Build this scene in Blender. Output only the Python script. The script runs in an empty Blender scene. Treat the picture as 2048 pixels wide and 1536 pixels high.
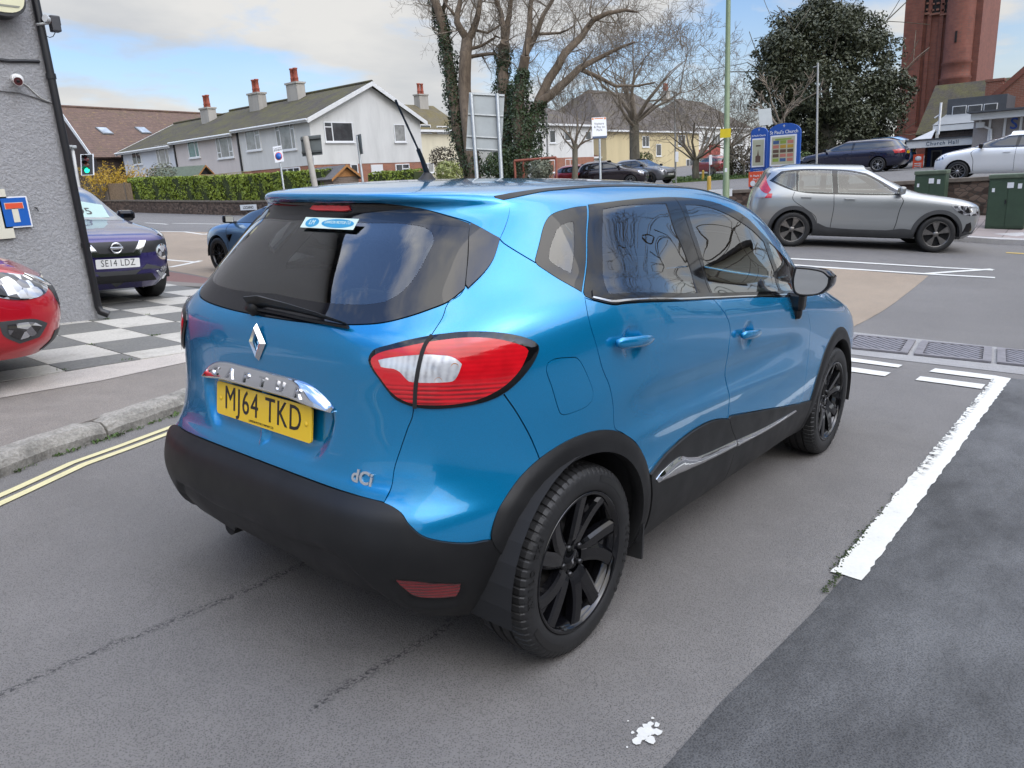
# Blue crossover parked on a side road by a forecourt, main road, houses and church beyond.
import bpy, bmesh, math, random
import numpy as np
from mathutils import Vector, Matrix
from mathutils.bvhtree import BVHTree
from mathutils.geometry import delaunay_2d_cdt, tessellate_polygon

SC = bpy.context.scene
COL = SC.collection
R_ = math.radians

# ---------------------------------------------------------------- camera
GMAT = np.array([[0.624777498, -0.240210774, 0.742934628], [-0.778660452, -0.121245206, 0.615619607], [-0.057801200, -0.963119091, -0.262793906]])                  # world axes expressed in camera axes (x right, y down, z forward)
CAM_POS = np.array([-1.767444, -2.101355, 1.480691])
FPX = 1495.8028                              # focal length for a 2048 px wide frame
KROT = np.array([[0.998174929, 0.002225239, 0.060347825], [-0.000000000, 0.999320863, -0.036848515], [-0.060388837, 0.036781263, 0.997497031]])                  # tilt of the side road (and of the parked car on it)
cam_data = bpy.data.cameras.new('camera')
cam_data.sensor_width = 36.0
cam_data.lens = 36.0 * FPX / 2048.0
cam_data.clip_start = 0.05
cam_data.clip_end = 3000.0
cam = bpy.data.objects.new('camera', cam_data)
COL.objects.link(cam)
_r = GMAT @ np.array([1, 0, 0.]); _u = GMAT @ np.array([0, -1, 0.]); _b = GMAT @ np.array([0, 0, -1.])
cam.matrix_world = Matrix(((_r[0], _u[0], _b[0], CAM_POS[0]), (_r[1], _u[1], _b[1], CAM_POS[1]),
       (_r[2], _u[2], _b[2], CAM_POS[2]), (0, 0, 0, 1)))
SC.camera = cam

# ---------------------------------------------------------------- world, sun, exposure
SUN_ELEV, SUN_AZ = R_(38), R_(-92)   # azimuth measured from +x towards +y
world = bpy.data.worlds.new('World')
SC.world = world
world.use_nodes = True
wn, wl = world.node_tree.nodes, world.node_tree.links
wn.clear()
w_out = wn.new('ShaderNodeOutputWorld')
w_bg = wn.new('ShaderNodeBackground'); w_bg.inputs['Strength'].default_value = 0.13
w_sky = wn.new('ShaderNodeTexSky'); w_sky.sky_type = 'NISHITA'; w_sky.sun_disc = False
w_sky.sun_elevation = SUN_ELEV; w_sky.sun_rotation = math.pi / 2 - SUN_AZ
w_sky.air_density = 1.0; w_sky.dust_density = 1.2; w_sky.ozone_density = 1.0
w_tc = wn.new('ShaderNodeTexCoord')
w_sep = wn.new('ShaderNodeSeparateXYZ'); wl.new(w_tc.outputs['Generated'], w_sep.inputs[0])
def wmath(op, a, b=None, c=None, clamp=False):
 n = wn.new('ShaderNodeMath'); n.operation = op; n.use_clamp = clamp
 for k, v in enumerate((a, b, c)):
  if v is None: continue
  if isinstance(v, (int, float)): n.inputs[k].default_value = v
  else: wl.new(v, n.inputs[k])
 return n.outputs[0]
# a layer of cumulus seen in perspective: direction divided by its height
zz = wmath('ADD', wmath('MAXIMUM', w_sep.outputs['Z'], 0.0), 0.16)
cx_, cy_ = wmath('DIVIDE', w_sep.outputs['X'], zz), wmath('DIVIDE', w_sep.outputs['Y'], zz)
w_cmb = wn.new('ShaderNodeCombineXYZ'); wl.new(cx_, w_cmb.inputs[0]); wl.new(cy_, w_cmb.inputs[1])
wl.new(wmath('MULTIPLY', w_sep.outputs['Z'], 1.6), w_cmb.inputs[2])
def wnoise(scale, detail, rough, dist, off):
 mp = wn.new('ShaderNodeMapping'); wl.new(w_cmb.outputs[0], mp.inputs[0]); mp.inputs['Location'].default_value = off
 n = wn.new('ShaderNodeTexNoise'); n.inputs['Scale'].default_value = scale; n.inputs['Detail'].default_value = detail
 n.inputs['Roughness'].default_value = rough; n.inputs['Distortion'].default_value = dist
 wl.new(mp.outputs[0], n.inputs['Vector']); return n.outputs['Fac']
c1 = wnoise(1.15, 9, 0.55, 0.15, (3.1, 7.7, 0.4)); c2 = wnoise(0.42, 3, 0.5, 0.0, (1.3, 4.1, 0))
c3 = wnoise(1.3, 8, 0.55, 0.1, (9.3, 2.2, 1.0))
cov = wmath('ADD', wmath('MULTIPLY', c1, 0.72), wmath('MULTIPLY', c2, 0.46))
ramp = wn.new('ShaderNodeValToRGB'); ramp.color_ramp.elements[0].position = 0.535; ramp.color_ramp.elements[1].position = 0.64
wl.new(cov, ramp.inputs[0])
hz = wmath('SUBTRACT', 1.0, wmath('MULTIPLY', w_sep.outputs['Z'], 5.0), clamp=True)   # cloud closes towards the horizon
mask = wmath('MAXIMUM', wmath('MULTIPLY', ramp.outputs[0], 0.96), wmath('MULTIPLY', wmath('POWER', hz, 1.5), 0.9))
cl_ramp = wn.new('ShaderNodeValToRGB')
cl_ramp.color_ramp.elements[0].position = 0.30; cl_ramp.color_ramp.elements[0].color = (3.2, 3.3, 3.45, 1)
cl_ramp.color_ramp.elements[1].position = 0.66; cl_ramp.color_ramp.elements[1].color = (4.75, 4.65, 4.45, 1)
wl.new(c3, cl_ramp.inputs[0])
w_boost = wn.new('ShaderNodeMix'); w_boost.data_type = 'RGBA'; w_boost.blend_type = 'MULTIPLY'
w_boost.inputs['Factor'].default_value = 1.0; wl.new(w_sky.outputs[0], w_boost.inputs['A']); w_boost.inputs['B'].default_value = (0.80, 0.90, 1.06, 1)
w_mix = wn.new('ShaderNodeMix'); w_mix.data_type = 'RGBA'
wl.new(mask, w_mix.inputs['Factor']); wl.new(w_boost.outputs['Result'], w_mix.inputs['A']); wl.new(cl_ramp.outputs[0], w_mix.inputs['B'])
# cloud overhead, nearer the sun, is the brightest part of the sky
w_top = wn.new('ShaderNodeMapRange'); w_top.interpolation_type = 'SMOOTHSTEP'; wl.new(w_sep.outputs['Z'], w_top.inputs[0])
for k, v in ((1, .28), (2, .95), (3, 1.0), (4, 4.4)): w_top.inputs[k].default_value = v
w_mul = wn.new('ShaderNodeVectorMath'); w_mul.operation = 'SCALE'; wl.new(w_mix.outputs['Result'], w_mul.inputs[0]); wl.new(w_top.outputs[0], w_mul.inputs['Scale'])
wl.new(w_mul.outputs[0], w_bg.inputs['Color']); wl.new(w_bg.outputs[0], w_out.inputs[0])

sun_d = bpy.data.lights.new('sun', 'SUN'); sun_d.energy = 1.3; sun_d.angle = R_(85); sun_d.color = (1.0, 0.93, 0.84)
sun = bpy.data.objects.new('sun', sun_d); COL.objects.link(sun)
_sd = Vector((math.cos(SUN_ELEV) * math.cos(SUN_AZ), math.cos(SUN_ELEV) * math.sin(SUN_AZ), math.sin(SUN_ELEV)))
sun.rotation_euler = _sd.to_track_quat('Z', 'Y').to_euler(); sun.location = (0, 0, 60)
SC.view_settings.view_transform = 'Standard'; SC.view_settings.look = 'None'
SC.view_settings.exposure = 0.42; SC.view_settings.gamma = 1.0
SC.cycles.max_bounces = 8; SC.cycles.transparent_max_bounces = 12; SC.cycles.glossy_bounces = 5
SC.cycles.transmission_bounces = 6; SC.cycles.diffuse_bounces = 3
SC.cycles.sample_clamp_indirect = 4.0; SC.cycles.caustics_reflective = False; SC.cycles.caustics_refractive = False
SC.cycles.use_denoising = True

# ---------------------------------------------------------------- helpers
def ray(u, v):
 return GMAT @ np.array([(u - 1024) / FPX, (v - 768) / FPX, 1.0])
def at(u, v, depth):
 """world point at a camera-axis depth"""
 return Vector(CAM_POS + ray(u, v) * depth)

def tag(o, label=None, cat=None, group=None, kind=None):
 if label: o['label'] = label
 if cat: o['category'] = cat
 if group: o['group'] = group
 if kind: o['kind'] = kind
 return o
def empty(name, loc=(0, 0, 0), rz=0.0, parent=None):
 o = bpy.data.objects.new(name, None); COL.objects.link(o)
 o.location = loc; o.rotation_euler = (0, 0, rz); o.empty_display_size = 0.3
 if parent: o.parent = parent
 return o
def mesh_obj(name, verts, faces, mats, parent=None, mi=None, smooth=False, normals=None, loc=None, uv=None):
 me = bpy.data.meshes.new(name)
 me.from_pydata([tuple(v) for v in verts], [], [tuple(f) for f in faces])
 for m in (mats if isinstance(mats, (list, tuple)) else [mats]): me.materials.append(m)
 if mi is not None: me.polygons.foreach_set('material_index', np.asarray(mi, dtype=np.int32))
 if smooth or normals is not None: me.polygons.foreach_set('use_smooth', np.ones(len(me.polygons), dtype=bool))
 me.update()
 if normals is not None: me.normals_split_custom_set_from_vertices([tuple(n) for n in normals])
 o = bpy.data.objects.new(name, me); COL.objects.link(o)
 if parent: o.parent = parent
 if loc is not None: o.location = loc
 return o

class MB:
 """collects boxes, prisms, tubes, lathes ... and links them as ONE mesh object"""
 def __init__(s): s.v = []; s.f = []; s.m = []; s.sm = []
 def add(s, v, f, m=0, sm=False):
  b = len(s.v); s.v += [tuple(p) for p in v]
  for q in f: s.f.append(tuple(b + i for i in q)); s.m.append(m); s.sm.append(sm)
  return s
 def box(s, c, d, m=0, rz=0.0, bev=0.0, M=None):
  x, y, z = d[0] / 2, d[1] / 2, d[2] / 2
  if bev <= 0:
   P = [(-x, -y, -z), (x, -y, -z), (x, y, -z), (-x, y, -z), (-x, -y, z), (x, -y, z), (x, y, z), (-x, y, z)]
   F = [(0, 3, 2, 1), (4, 5, 6, 7), (0, 1, 5, 4), (1, 2, 6, 5), (2, 3, 7, 6), (3, 0, 4, 7)]
  else:
   b = min(bev, x * .99, y * .99, z * .99); P = []; F = []
   bm = bmesh.new(); bmesh.ops.create_cube(bm, size=1.0)
   for q in bm.verts: q.co = Vector((q.co.x * d[0], q.co.y * d[1], q.co.z * d[2]))
   bmesh.ops.bevel(bm, geom=bm.edges[:], offset=b, segments=2, affect='EDGES', profile=0.6)
   bm.verts.index_update(); P = [tuple(q.co) for q in bm.verts]; F = [tuple(q.index for q in fc.verts) for fc in bm.faces]; bm.free()
  T = Matrix.Translation(c) @ Matrix.Rotation(rz, 4, 'Z')
  if M is not None: T = M @ T
  return s.add([T @ Vector(p) for p in P], F, m)
 def prism(s, poly, lo, hi, m=0, axis='z', M=None):
  """extrude a 2D polygon; axis z: (x,y), axis y: (x,z), axis x: (y,z)"""
  n = len(poly)
  def mk(p, h): return {'z': (p[0], p[1], h), 'y': (p[0], h, p[1]), 'x': (h, p[0], p[1])}[axis]
  V = [mk(p, lo) for p in poly] + [mk(p, hi) for p in poly]
  if M is not None: V = [M @ Vector(p) for p in V]
  F = [tuple(range(n))[::-1], tuple(range(n, 2 * n))] + [(i, (i + 1) % n, n + (i + 1) % n, n + i) for i in range(n)]
  return s.add(V, F, m)
 def tube(s, pts, rad, n=8, m=0, cap=True, sm=True):
  pts = [Vector(p) for p in pts]; rad = [rad] * len(pts) if isinstance(rad, (int, float)) else list(rad)
  V = []; F = []; up = None
  for i, p in enumerate(pts):
   d = (pts[min(i + 1, len(pts) - 1)] - pts[max(i - 1, 0)]).normalized()
   if up is None: up = d.orthogonal().normalized()
   up = (up - d * up.dot(d)).normalized() if (up - d * up.dot(d)).length > 1e-6 else d.orthogonal().normalized()
   w = d.cross(up)
   for k in range(n):
    a = 2 * math.pi * k / n; V.append(p + (up * math.cos(a) + w * math.sin(a)) * rad[i])
  for i in range(len(pts) - 1):
   for k in range(n): F.append((i * n + k, i * n + (k + 1) % n, (i + 1) * n + (k + 1) % n, (i + 1) * n + k))
  s.add(V, F, m, sm)
  if cap:
   b = len(V); s.add(V[:n], [tuple(range(n))[::-1]], m); s.add(V[-n:], [tuple(range(n))], m)
  return s
 def lathe(s, prof, n=24, m=0, M=None, sm=True, cap=False):
  """prof: (radius, z) list, turned round z"""
  V = []; F = []; k = len(prof)
  for i in range(n):
   a = 2 * math.pi * i / n
   for r, z in prof: V.append(Vector((r * math.cos(a), r * math.sin(a), z)))
  if M is not None: V = [M @ p for p in V]
  for i in range(n):
   j = (i + 1) % n
   for q in range(k - 1): F.append((i * k + q, j * k + q, j * k + q + 1, i * k + q + 1))
  return s.add(V, F, m, sm)
 def build(s, name, mats, parent=None, loc=None):
  o = mesh_obj(name, s.v, s.f, mats, parent, s.m, loc=loc)
  o.data.polygons.foreach_set('use_smooth', np.array(s.sm, dtype=bool)); o.data.update()
  return o

def text_mesh(txt, size, depth=0.0, bold=0.0, sx=1.0, align='CENTER', spacing=1.0):
 """text as (verts, faces) in the xy plane, centred on the origin"""
 c = bpy.data.curves.new('txt', 'FONT'); c.body = txt; c.size = size; c.extrude = depth; c.offset = bold
 c.align_x = align; c.align_y = 'CENTER'; c.space_character = spacing; c.resolution_u = 3
 o = bpy.data.objects.new('txt', c); COL.objects.link(o)
 dg = bpy.context.evaluated_depsgraph_get(); me = bpy.data.meshes.new_from_object(o.evaluated_get(dg))
 V = [(v.co.x * sx, v.co.y, v.co.z) for v in me.vertices]; F = [tuple(p.vertices) for p in me.polygons]
 bpy.data.objects.remove(o); bpy.data.curves.remove(c); bpy.data.meshes.remove(me)
 return V, F
def frame(o, x, y):
 """matrix with given origin, x axis (text direction), y axis (text up)"""
 x = Vector(x).normalized(); y = Vector(y); z = x.cross(y).normalized(); y = z.cross(x)
 o = Vector(o)
 return Matrix(((x.x, y.x, z.x, o.x), (x.y, y.y, z.y, o.y), (x.z, y.z, z.z, o.z), (0, 0, 0, 1)))
def put(mb, vf, M, m=0):
 return mb.add([M @ Vector(p) for p in vf[0]], vf[1], m)

# ---------------------------------------------------------------- materials
class NT:
 def __init__(s, name):
  s.mat = bpy.data.materials.new(name); s.mat.use_nodes = True
  s.n, s.l = s.mat.node_tree.nodes, s.mat.node_tree.links
  s.p = s.n['Principled BSDF']; s.out = s.n['Material Output']; s._tc = None
 def tc(s, kind='Object'):
  if s._tc is None: s._tc = s.n.new('ShaderNodeTexCoord')
  return s._tc.outputs[kind]
 def geo(s): return s.n.new('ShaderNodeNewGeometry').outputs['Position']
 def mp(s, vec, scale=(1, 1, 1), loc=(0, 0, 0), rot=(0, 0, 0)):
  m = s.n.new('ShaderNodeMapping'); s.l.new(vec, m.inputs[0]); m.inputs['Scale'].default_value = scale
  m.inputs['Location'].default_value = loc; m.inputs['Rotation'].default_value = rot; return m.outputs[0]
 def noise(s, scale, detail=4, rough=0.5, vec=None, dist=0.0, out='Fac'):
  t = s.n.new('ShaderNodeTexNoise'); t.inputs['Scale'].default_value = scale; t.inputs['Detail'].default_value = detail
  t.inputs['Roughness'].default_value = rough; t.inputs['Distortion'].default_value = dist
  s.l.new(vec if vec is not None else s.tc(), t.inputs['Vector']); return t.outputs[out]
 def voro(s, scale, vec=None, feature='F1', out='Distance'):
  t = s.n.new('ShaderNodeTexVoronoi'); t.feature = feature; t.inputs['Scale'].default_value = scale
  s.l.new(vec if vec is not None else s.tc(), t.inputs['Vector']); return t.outputs[out]
 def ramp(s, fac, stops):
  r = s.n.new('ShaderNodeValToRGB'); e = r.color_ramp.elements
  while len(e) < len(stops): e.new(0.5)
  for k, (p, c) in enumerate(stops):
   e[k].position = p; e[k].color = (c, c, c, 1) if isinstance(c, (int, float)) else (*c, 1)
  s.l.new(fac, r.inputs[0]); return r.outputs[0]
 def mix(s, fac, a, b, mode='MIX'):
  m = s.n.new('ShaderNodeMix'); m.data_type = 'RGBA'; m.blend_type = mode
  for k, v in (('Factor', fac), ('A', a), ('B', b)):
   if isinstance(v, (int, float)): m.inputs[k].default_value = v if k == 'Factor' else (v, v, v, 1)
   elif isinstance(v, tuple): m.inputs[k].default_value = (*v, 1)
   else: s.l.new(v, m.inputs[k])
  return m.outputs['Result']
 def math(s, op, a, b=None, clamp=False):
  m = s.n.new('ShaderNodeMath'); m.operation = op; m.use_clamp = clamp
  for k, v in enumerate((a, b)):
   if v is None: continue
   if isinstance(v, (int, float)): m.inputs[k].default_value = v
   else: s.l.new(v, m.inputs[k])
  return m.outputs[0]
 def bump(s, h, strength=0.3, dist=0.01):
  b = s.n.new('ShaderNodeBump'); b.inputs['Strength'].default_value = strength; b.inputs['Distance'].default_value = dist
  s.l.new(h, b.inputs['Height']); s.l.new(b.outputs[0], s.p.inputs['Normal']); return b.outputs[0]
 def set(s, **kw):
  for k, v in kw.items():
   i = s.p.inputs[{'base': 'Base Color', 'rough': 'Roughness', 'metal': 'Metallic', 'spec': 'Specular IOR Level', 'coat': 'Coat Weight',
       'coatr': 'Coat Roughness', 'trans': 'Transmission Weight', 'ior': 'IOR', 'alpha': 'Alpha', 'emit': 'Emission Color',
       'emits': 'Emission Strength', 'sss': 'Subsurface Weight', 'sheen': 'Sheen Weight'}[k]]
   if isinstance(v, tuple): i.default_value = (*v, 1)
   elif isinstance(v, (int, float)): i.default_value = v
   else: s.l.new(v, i)
  return s
_MC = {}
def flat(name, base, rough=0.6, metal=0.0, var=0.12, vs=3.0, **kw):
 """a plain surface with a little mottling"""
 if name in _MC: return _MC[name]
 t = NT(name); f = t.noise(vs, 5, 0.6)
 lo = tuple(c * (1 - var) for c in base); hi = tuple(min(1, c * (1 + var)) for c in base)
 t.set(base=t.ramp(f, [(0.3, lo), (0.7, hi)]), rough=rough, metal=metal, **kw); _MC[name] = t.mat; return t.mat
def glow(name, base, strength):
 if name in _MC: return _MC[name]
 t = NT(name); t.set(base=base, rough=0.3, emit=base, emits=strength); _MC[name] = t.mat; return t.mat
def car_paint(name, base, metal=0.55, rough=0.32, flake=True):
 if name in _MC: return _MC[name]
 t = NT(name)
 if flake:
  f = t.voro(900, out='Color'); sep = t.n.new('ShaderNodeSeparateColor'); t.l.new(f, sep.inputs[0])
  b = t.mix(t.math('MULTIPLY', sep.outputs[0], 0.5), tuple(c * 0.86 for c in base), tuple(min(1, c * 1.25) for c in base))
  t.set(base=b)
 else: t.set(base=base)
 t.set(metal=metal, rough=rough, coat=1.0, coatr=0.02); t.p.inputs['Coat IOR'].default_value = 1.52
 _MC[name] = t.mat; return t.mat
def glass_mat(name, tint=(0.80, 0.88, 0.84), refl=1.0):
 """thin automotive or window glass: tinted see-through plus mirror reflection by angle"""
 if name in _MC: return _MC[name]
 t = NT(name); t.n.remove(t.p)
 tr = t.n.new('ShaderNodeBsdfTransparent'); tr.inputs[0].default_value = (*tint, 1)
 gl = t.n.new('ShaderNodeBsdfGlossy'); gl.inputs['Roughness'].default_value = 0.005; gl.inputs['Color'].default_value = (1, 1, 1, 1)
 fr = t.n.new('ShaderNodeFresnel'); fr.inputs['IOR'].default_value = 1.62
 mx = t.n.new('ShaderNodeMixShader'); t.l.new(t.math('MULTIPLY', fr.outputs[0], refl, True), mx.inputs[0])
 t.l.new(tr.outputs[0], mx.inputs[1]); t.l.new(gl.outputs[0], mx.inputs[2]); t.l.new(mx.outputs[0], t.out.inputs[0])
 _MC[name] = t.mat; return t.mat
M_CHROME = flat('chrome', (0.82, 0.83, 0.85), 0.06, 1.0, 0.02)
M_BLACKGLOSS = flat('black gloss', (0.004, 0.004, 0.005), 0.05, 0.0, 0.02, spec=.55)
M_PIANO = flat('tinted border glass', (0.008, 0.008, 0.010), 0.02, 0.0, 0.02, spec=.6)
def _plastic():
 t = NT('grained black plastic'); g = t.noise(900, 2, 0.5); d = t.noise(6, 5, 0.6)
 t.set(base=t.ramp(d, [(0.3, (0.007, 0.007, 0.0075)), (0.75, (0.013, 0.013, 0.0135))]), rough=t.ramp(t.noise(9, 4), [(0.3, 0.42), (0.7, 0.54)]), spec=.38); t.bump(g, 0.10, 0.0006); return t.mat
M_PLASTIC = _plastic()
M_RUBBER = flat('rubber', (0.020, 0.020, 0.021), 0.62, 0.0, 0.25, 8.0)
M_DARK = flat('dark interior', (0.010, 0.010, 0.011), 0.8, 0.0, 0.2)
M_GLASS = glass_mat('car glass', (0.78, 0.87, 0.83), 1.8)
M_GALV = flat('galvanised steel', (0.36, 0.38, 0.38), 0.45, 0.6, 0.15, 9.0)
M_WHITEPAINT = flat('white paint', (0.74, 0.75, 0.74), 0.4, 0.0, 0.05)

# ---------------------------------------------------------------- lie of the land
_n = KROT[:, 2]
def plane_z(x, y): return -(_n[0] * x + _n[1] * y) / _n[2]
_C = [(x, y, float(plane_z(x, y))) for x in (-8, -4, 0, 4, 7) for y in (-6, -2, 2, 6, 10)]
_C += [(6.25, 11.96, -.01), (8.3, 9.5, -.16), (15.03, 1.04, -.38), (13.87, 3.5, -.16), (17.6, 0, -.46), (19.0, 6.0, -.05), (10.5, 1.0, -.48), (10.5, -3, -.6), (10.5, 6, -.25),
  (16.5, 37.3, .70), (20.2, 32.7, .50), (22.5, 30, .42), (9.2, 19.9, .35), (13.4, 28, .60), (43.2, 21.2, .70), (35.3, 21.3, .72), (52.5, 21.4, .72), (29, 2.7, .66), (29.7, 5, .72),
  (24, 0, .30), (24, 8, .45), (68, 10, 1.6), (60, 40, 1.2), (40, 45, 1.0), (22, 60, 1.4), (0, 60, 1.5), (-20, 40, 1.2), (60, -20, 1.2), (20, -20, -.4), (0, -30, .6), (-30, 0, 1.4), (-30, -30, 1.0), (90, 60, 2.0), (120, 0, 2.5), (30, 110, 2.5)]
_P = np.array(_C)
def _tps():
 X = _P[:, :2] / 10.0; d = np.linalg.norm(X[:, None] - X[None], axis=2); K = np.where(d > 0, d * d * np.log(d + 1e-12), 0) + np.eye(len(X)) * 2e-3
 A = np.block([[K, np.c_[np.ones(len(X)), X]], [np.r_[np.ones((1, len(X))), X.T], np.zeros((3, 3))]])
 return np.linalg.solve(A, np.r_[_P[:, 2], 0, 0, 0])
_W = _tps()
def gz(x, y):
 """ground height, vectorised: the side road's tilted plane running out into the gentler main road"""
 x = np.asarray(x, float); y = np.asarray(y, float); q = np.stack([np.clip(x, -60, 160), np.clip(y, -60, 140)], -1).reshape(-1, 2) / 10.0
 d = np.linalg.norm(q[:, None] - _P[None, :, :2] / 10.0, axis=2); k = np.where(d > 0, d * d * np.log(d + 1e-12), 0)
 z = (k @ _W[:len(_P)] + _W[len(_P)] + q @ _W[len(_P) + 1:]).reshape(x.shape)
 s = lambda t: np.clip(t, 0, 1) ** 2 * (3 - 2 * np.clip(t, 0, 1))
 w = (1 - s((x - 7.2) / 3.5)) * (1 - s((y - 10.5) / 5)) * s((x + 14) / 5) * s((y + 14) / 6)
 return z * (1 - w) + plane_z(x, y) * w
def gz1(x, y): return float(gz(np.array([x]), np.array([y]))[0])
def ghit(u, v, lift=0.0):
 """where the sight line through a photo point meets the ground"""
 d = ray(u, v); t = np.concatenate([np.arange(1, 12, .1), np.arange(12, 140, .5)]); P = CAM_POS + t[:, None] * d
 g = P[:, 2] - gz(P[:, 0], P[:, 1]) - lift; k = np.argmax(g < 0) if (g < 0).any() else len(t) - 1
 a, b = t[max(k - 1, 0)], t[k]
 for _ in range(30):
  m = (a + b) / 2; p = CAM_POS + m * d
  if p[2] - gz1(p[0], p[1]) - lift > 0: a = m
  else: b = m
 return CAM_POS + b * d
def hits(*px): return [tuple(ghit(u, v)[:2]) for u, v in px]
def on_ground(u, v, depth):
 """foot of something whose base is hidden: position from depth, height from the ground"""
 p = at(u, v, depth); return Vector((p.x, p.y, gz1(p.x, p.y)))

def asphalt(name, tone, warm=0.0, extra=False):
 t = NT(name); pos = t.geo()
 g1 = t.voro(170, pos); g2 = t.noise(420, 2, 0.6, pos); big = t.noise(0.5, 5, 0.6, pos); mid = t.noise(5, 5, 0.65, pos); wear = t.noise(1.6, 6, 0.7, t.mp(pos, (1, .25, 1), rot=(0, 0, .3)))
 base = (tone * (1 + warm), tone, tone * (1 - warm))
 grain = t.ramp(t.math('ADD', t.math('MULTIPLY', g1, 1.1), t.math('MULTIPLY', g2, 0.55)), [(0.22, .28), (0.5, .95), (0.8, 1.85)])
 blot = t.ramp(t.math('ADD', t.math('MULTIPLY', big, .5), t.math('MULTIPLY', mid, .5)), [(0.3, .80), (0.7, 1.16)])
 c = t.mix(1.0, t.mix(1.0, base, grain, 'MULTIPLY'), blot, 'MULTIPLY')
 c = t.mix(t.ramp(wear, [(0.52, 0), (0.75, .35)]), c, tuple(b * 1.35 for b in base))
 chips = t.ramp(t.voro(60, pos), [(0.05, 1), (0.075, 0)]); pick = t.ramp(t.noise(23, 2, .5, pos), [(0.57, 0), (0.60, .85)])
 c = t.mix(t.math('MULTIPLY', chips, pick), c, (0.42, 0.40, 0.37))
 if extra:      # tar crumbs scattered along two old joints and a damp stain by the bay line
  sp = t.n.new('ShaderNodeSeparateXYZ'); t.l.new(pos, sp.inputs[0])
  for y0, x0, x1 in ((.345, -1.6, .2), (-.42, -.75, .35)):
   wob = t.math('MULTIPLY', t.math('SUBTRACT', t.noise(2.5, 3, .6, pos), .5), .10)
   dy = t.math('ABSOLUTE', t.math('SUBTRACT', t.math('ADD', sp.outputs['Y'], wob), y0))
   m = t.math('MULTIPLY', t.ramp(dy, [(0.004, 1), (0.028, 0)]), t.ramp(t.noise(75, 4, .75, pos), [(0.50, 0), (0.55, 1)]))
   m = t.math('MULTIPLY', m, t.math('MULTIPLY', t.math('GREATER_THAN', sp.outputs['X'], x0), t.math('LESS_THAN', sp.outputs['X'], x1)))
   c = t.mix(t.math('MULTIPLY', m, .85), c, (.018, .018, .019))
 t.set(base=c, rough=t.ramp(mid, [(0.3, .72), (0.7, .90)]), spec=.4)
 t.bump(t.math('ADD', g1, t.math('MULTIPLY', g2, .5)), .55, .004); return t.mat
M_ASPH = asphalt('worn grey asphalt', .086, .06, True)
M_ASPH_D = asphalt('main road asphalt', .082, .05)
M_BUFF = asphalt('buff road surfacing', .130, .26)
M_REDT = asphalt('dark red tarmac', .10, .0)
M_CONC = asphalt('pale concrete', .25, .05)
M_PAVE = asphalt('grey pavement tarmac', .108, .12)
M_PINK = asphalt('pinkish exposed aggregate', .24, .10)

# ground sheet: fine near the car, coarse far off
def axis(lo, hi, c, s0, k):
 r = [c]; st = s0
 while r[-1] < hi: r.append(r[-1] + st); st *= k
 l = [c]; st = s0
 while l[-1] > lo: l.append(l[-1] - st); st *= k
 return np.array(sorted(set(l + r)))
gx_, gy_ = axis(-260, 900, 3, .35, 1.035), axis(-500, 700, 2, .35, 1.035)
XX, YY = np.meshgrid(gx_, gy_); ZZ = gz(XX, YY)
V = np.stack([XX, YY, ZZ], -1).reshape(-1, 3); nx_ = len(gx_)
F = [(j * nx_ + i, j * nx_ + i + 1, (j + 1) * nx_ + i + 1, (j + 1) * nx_ + i) for j in range(len(gy_) - 1) for i in range(nx_ - 1)]
gr_ = mesh_obj('ground', V, F, M_ASPH, smooth=True); tag(gr_, kind='structure')

def drape(name, poly, lift, mat, kind='structure', h=.5, thick=0.0, jit=0.0, parent=None):
 """a sheet following the ground inside a polygon, optionally with a kerb-like edge"""
 P = [Vector(p[:2]) for p in poly]; Q = []
 for a, b in zip(P, P[1:] + P[:1]):
  k = max(1, int((b - a).length / h)); Q += [a.lerp(b, i / k) for i in range(k)]
 rr = random.Random(len(Q) + int(abs(P[0].x) * 100))
 if jit: Q = [q + Vector((rr.uniform(-jit, jit), rr.uniform(-jit, jit))) for q in Q]
 A = np.array([tuple(q) for q in Q]); lo, hi = A.min(0), A.max(0)
 g = np.array([(x, y) for x in np.arange(lo[0] + h / 2, hi[0], h) for y in np.arange(lo[1] + h / 2, hi[1], h)]).reshape(-1, 2)
 if len(g): g = g[pip(g, A)]
 if len(g): g = g[pdist(g, A) > h * .35]
 n = len(Q); vo, _, fo, *_r = delaunay_2d_cdt(Q + [Vector(p) for p in g], [(i, (i + 1) % n) for i in range(n)], [], 0, 1e-6)
 vo = np.array([tuple(p) for p in vo]); fo = np.array(fo); fo = fo[pip(vo[fo].mean(1), A)]
 a = vo[fo]; ar = (a[:, 1, 0] - a[:, 0, 0]) * (a[:, 2, 1] - a[:, 0, 1]) - (a[:, 2, 0] - a[:, 0, 0]) * (a[:, 1, 1] - a[:, 0, 1]); fo[ar < 0] = fo[ar < 0][:, ::-1]
 z = gz(vo[:, 0], vo[:, 1]) + lift; V = [(x, y, zz) for (x, y), zz in zip(vo, z)]; F = [tuple(f) for f in fo]
 if thick:
  b = len(V); zq = gz(A[:, 0], A[:, 1]); V += [(x, y, zz + lift) for (x, y), zz in zip(A, zq)] + [(x, y, zz + lift - thick) for (x, y), zz in zip(A, zq)]
  F += [(b + i, b + n + i, b + n + (i + 1) % n, b + (i + 1) % n) for i in range(n)]
 o = mesh_obj(name, V, F, mat, parent)
 if kind: tag(o, kind=kind)
 return o
def pip(p, poly):
 x, y = p[:, 0], p[:, 1]; r = np.zeros(len(p), bool); q = np.roll(poly, -1, 0)
 for (x1, y1), (x2, y2) in zip(poly, q):
  if y1 == y2: continue
  r ^= ((y1 > y) != (y2 > y)) & (x < (x2 - x1) * (y - y1) / (y2 - y1) + x1)
 return r
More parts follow.
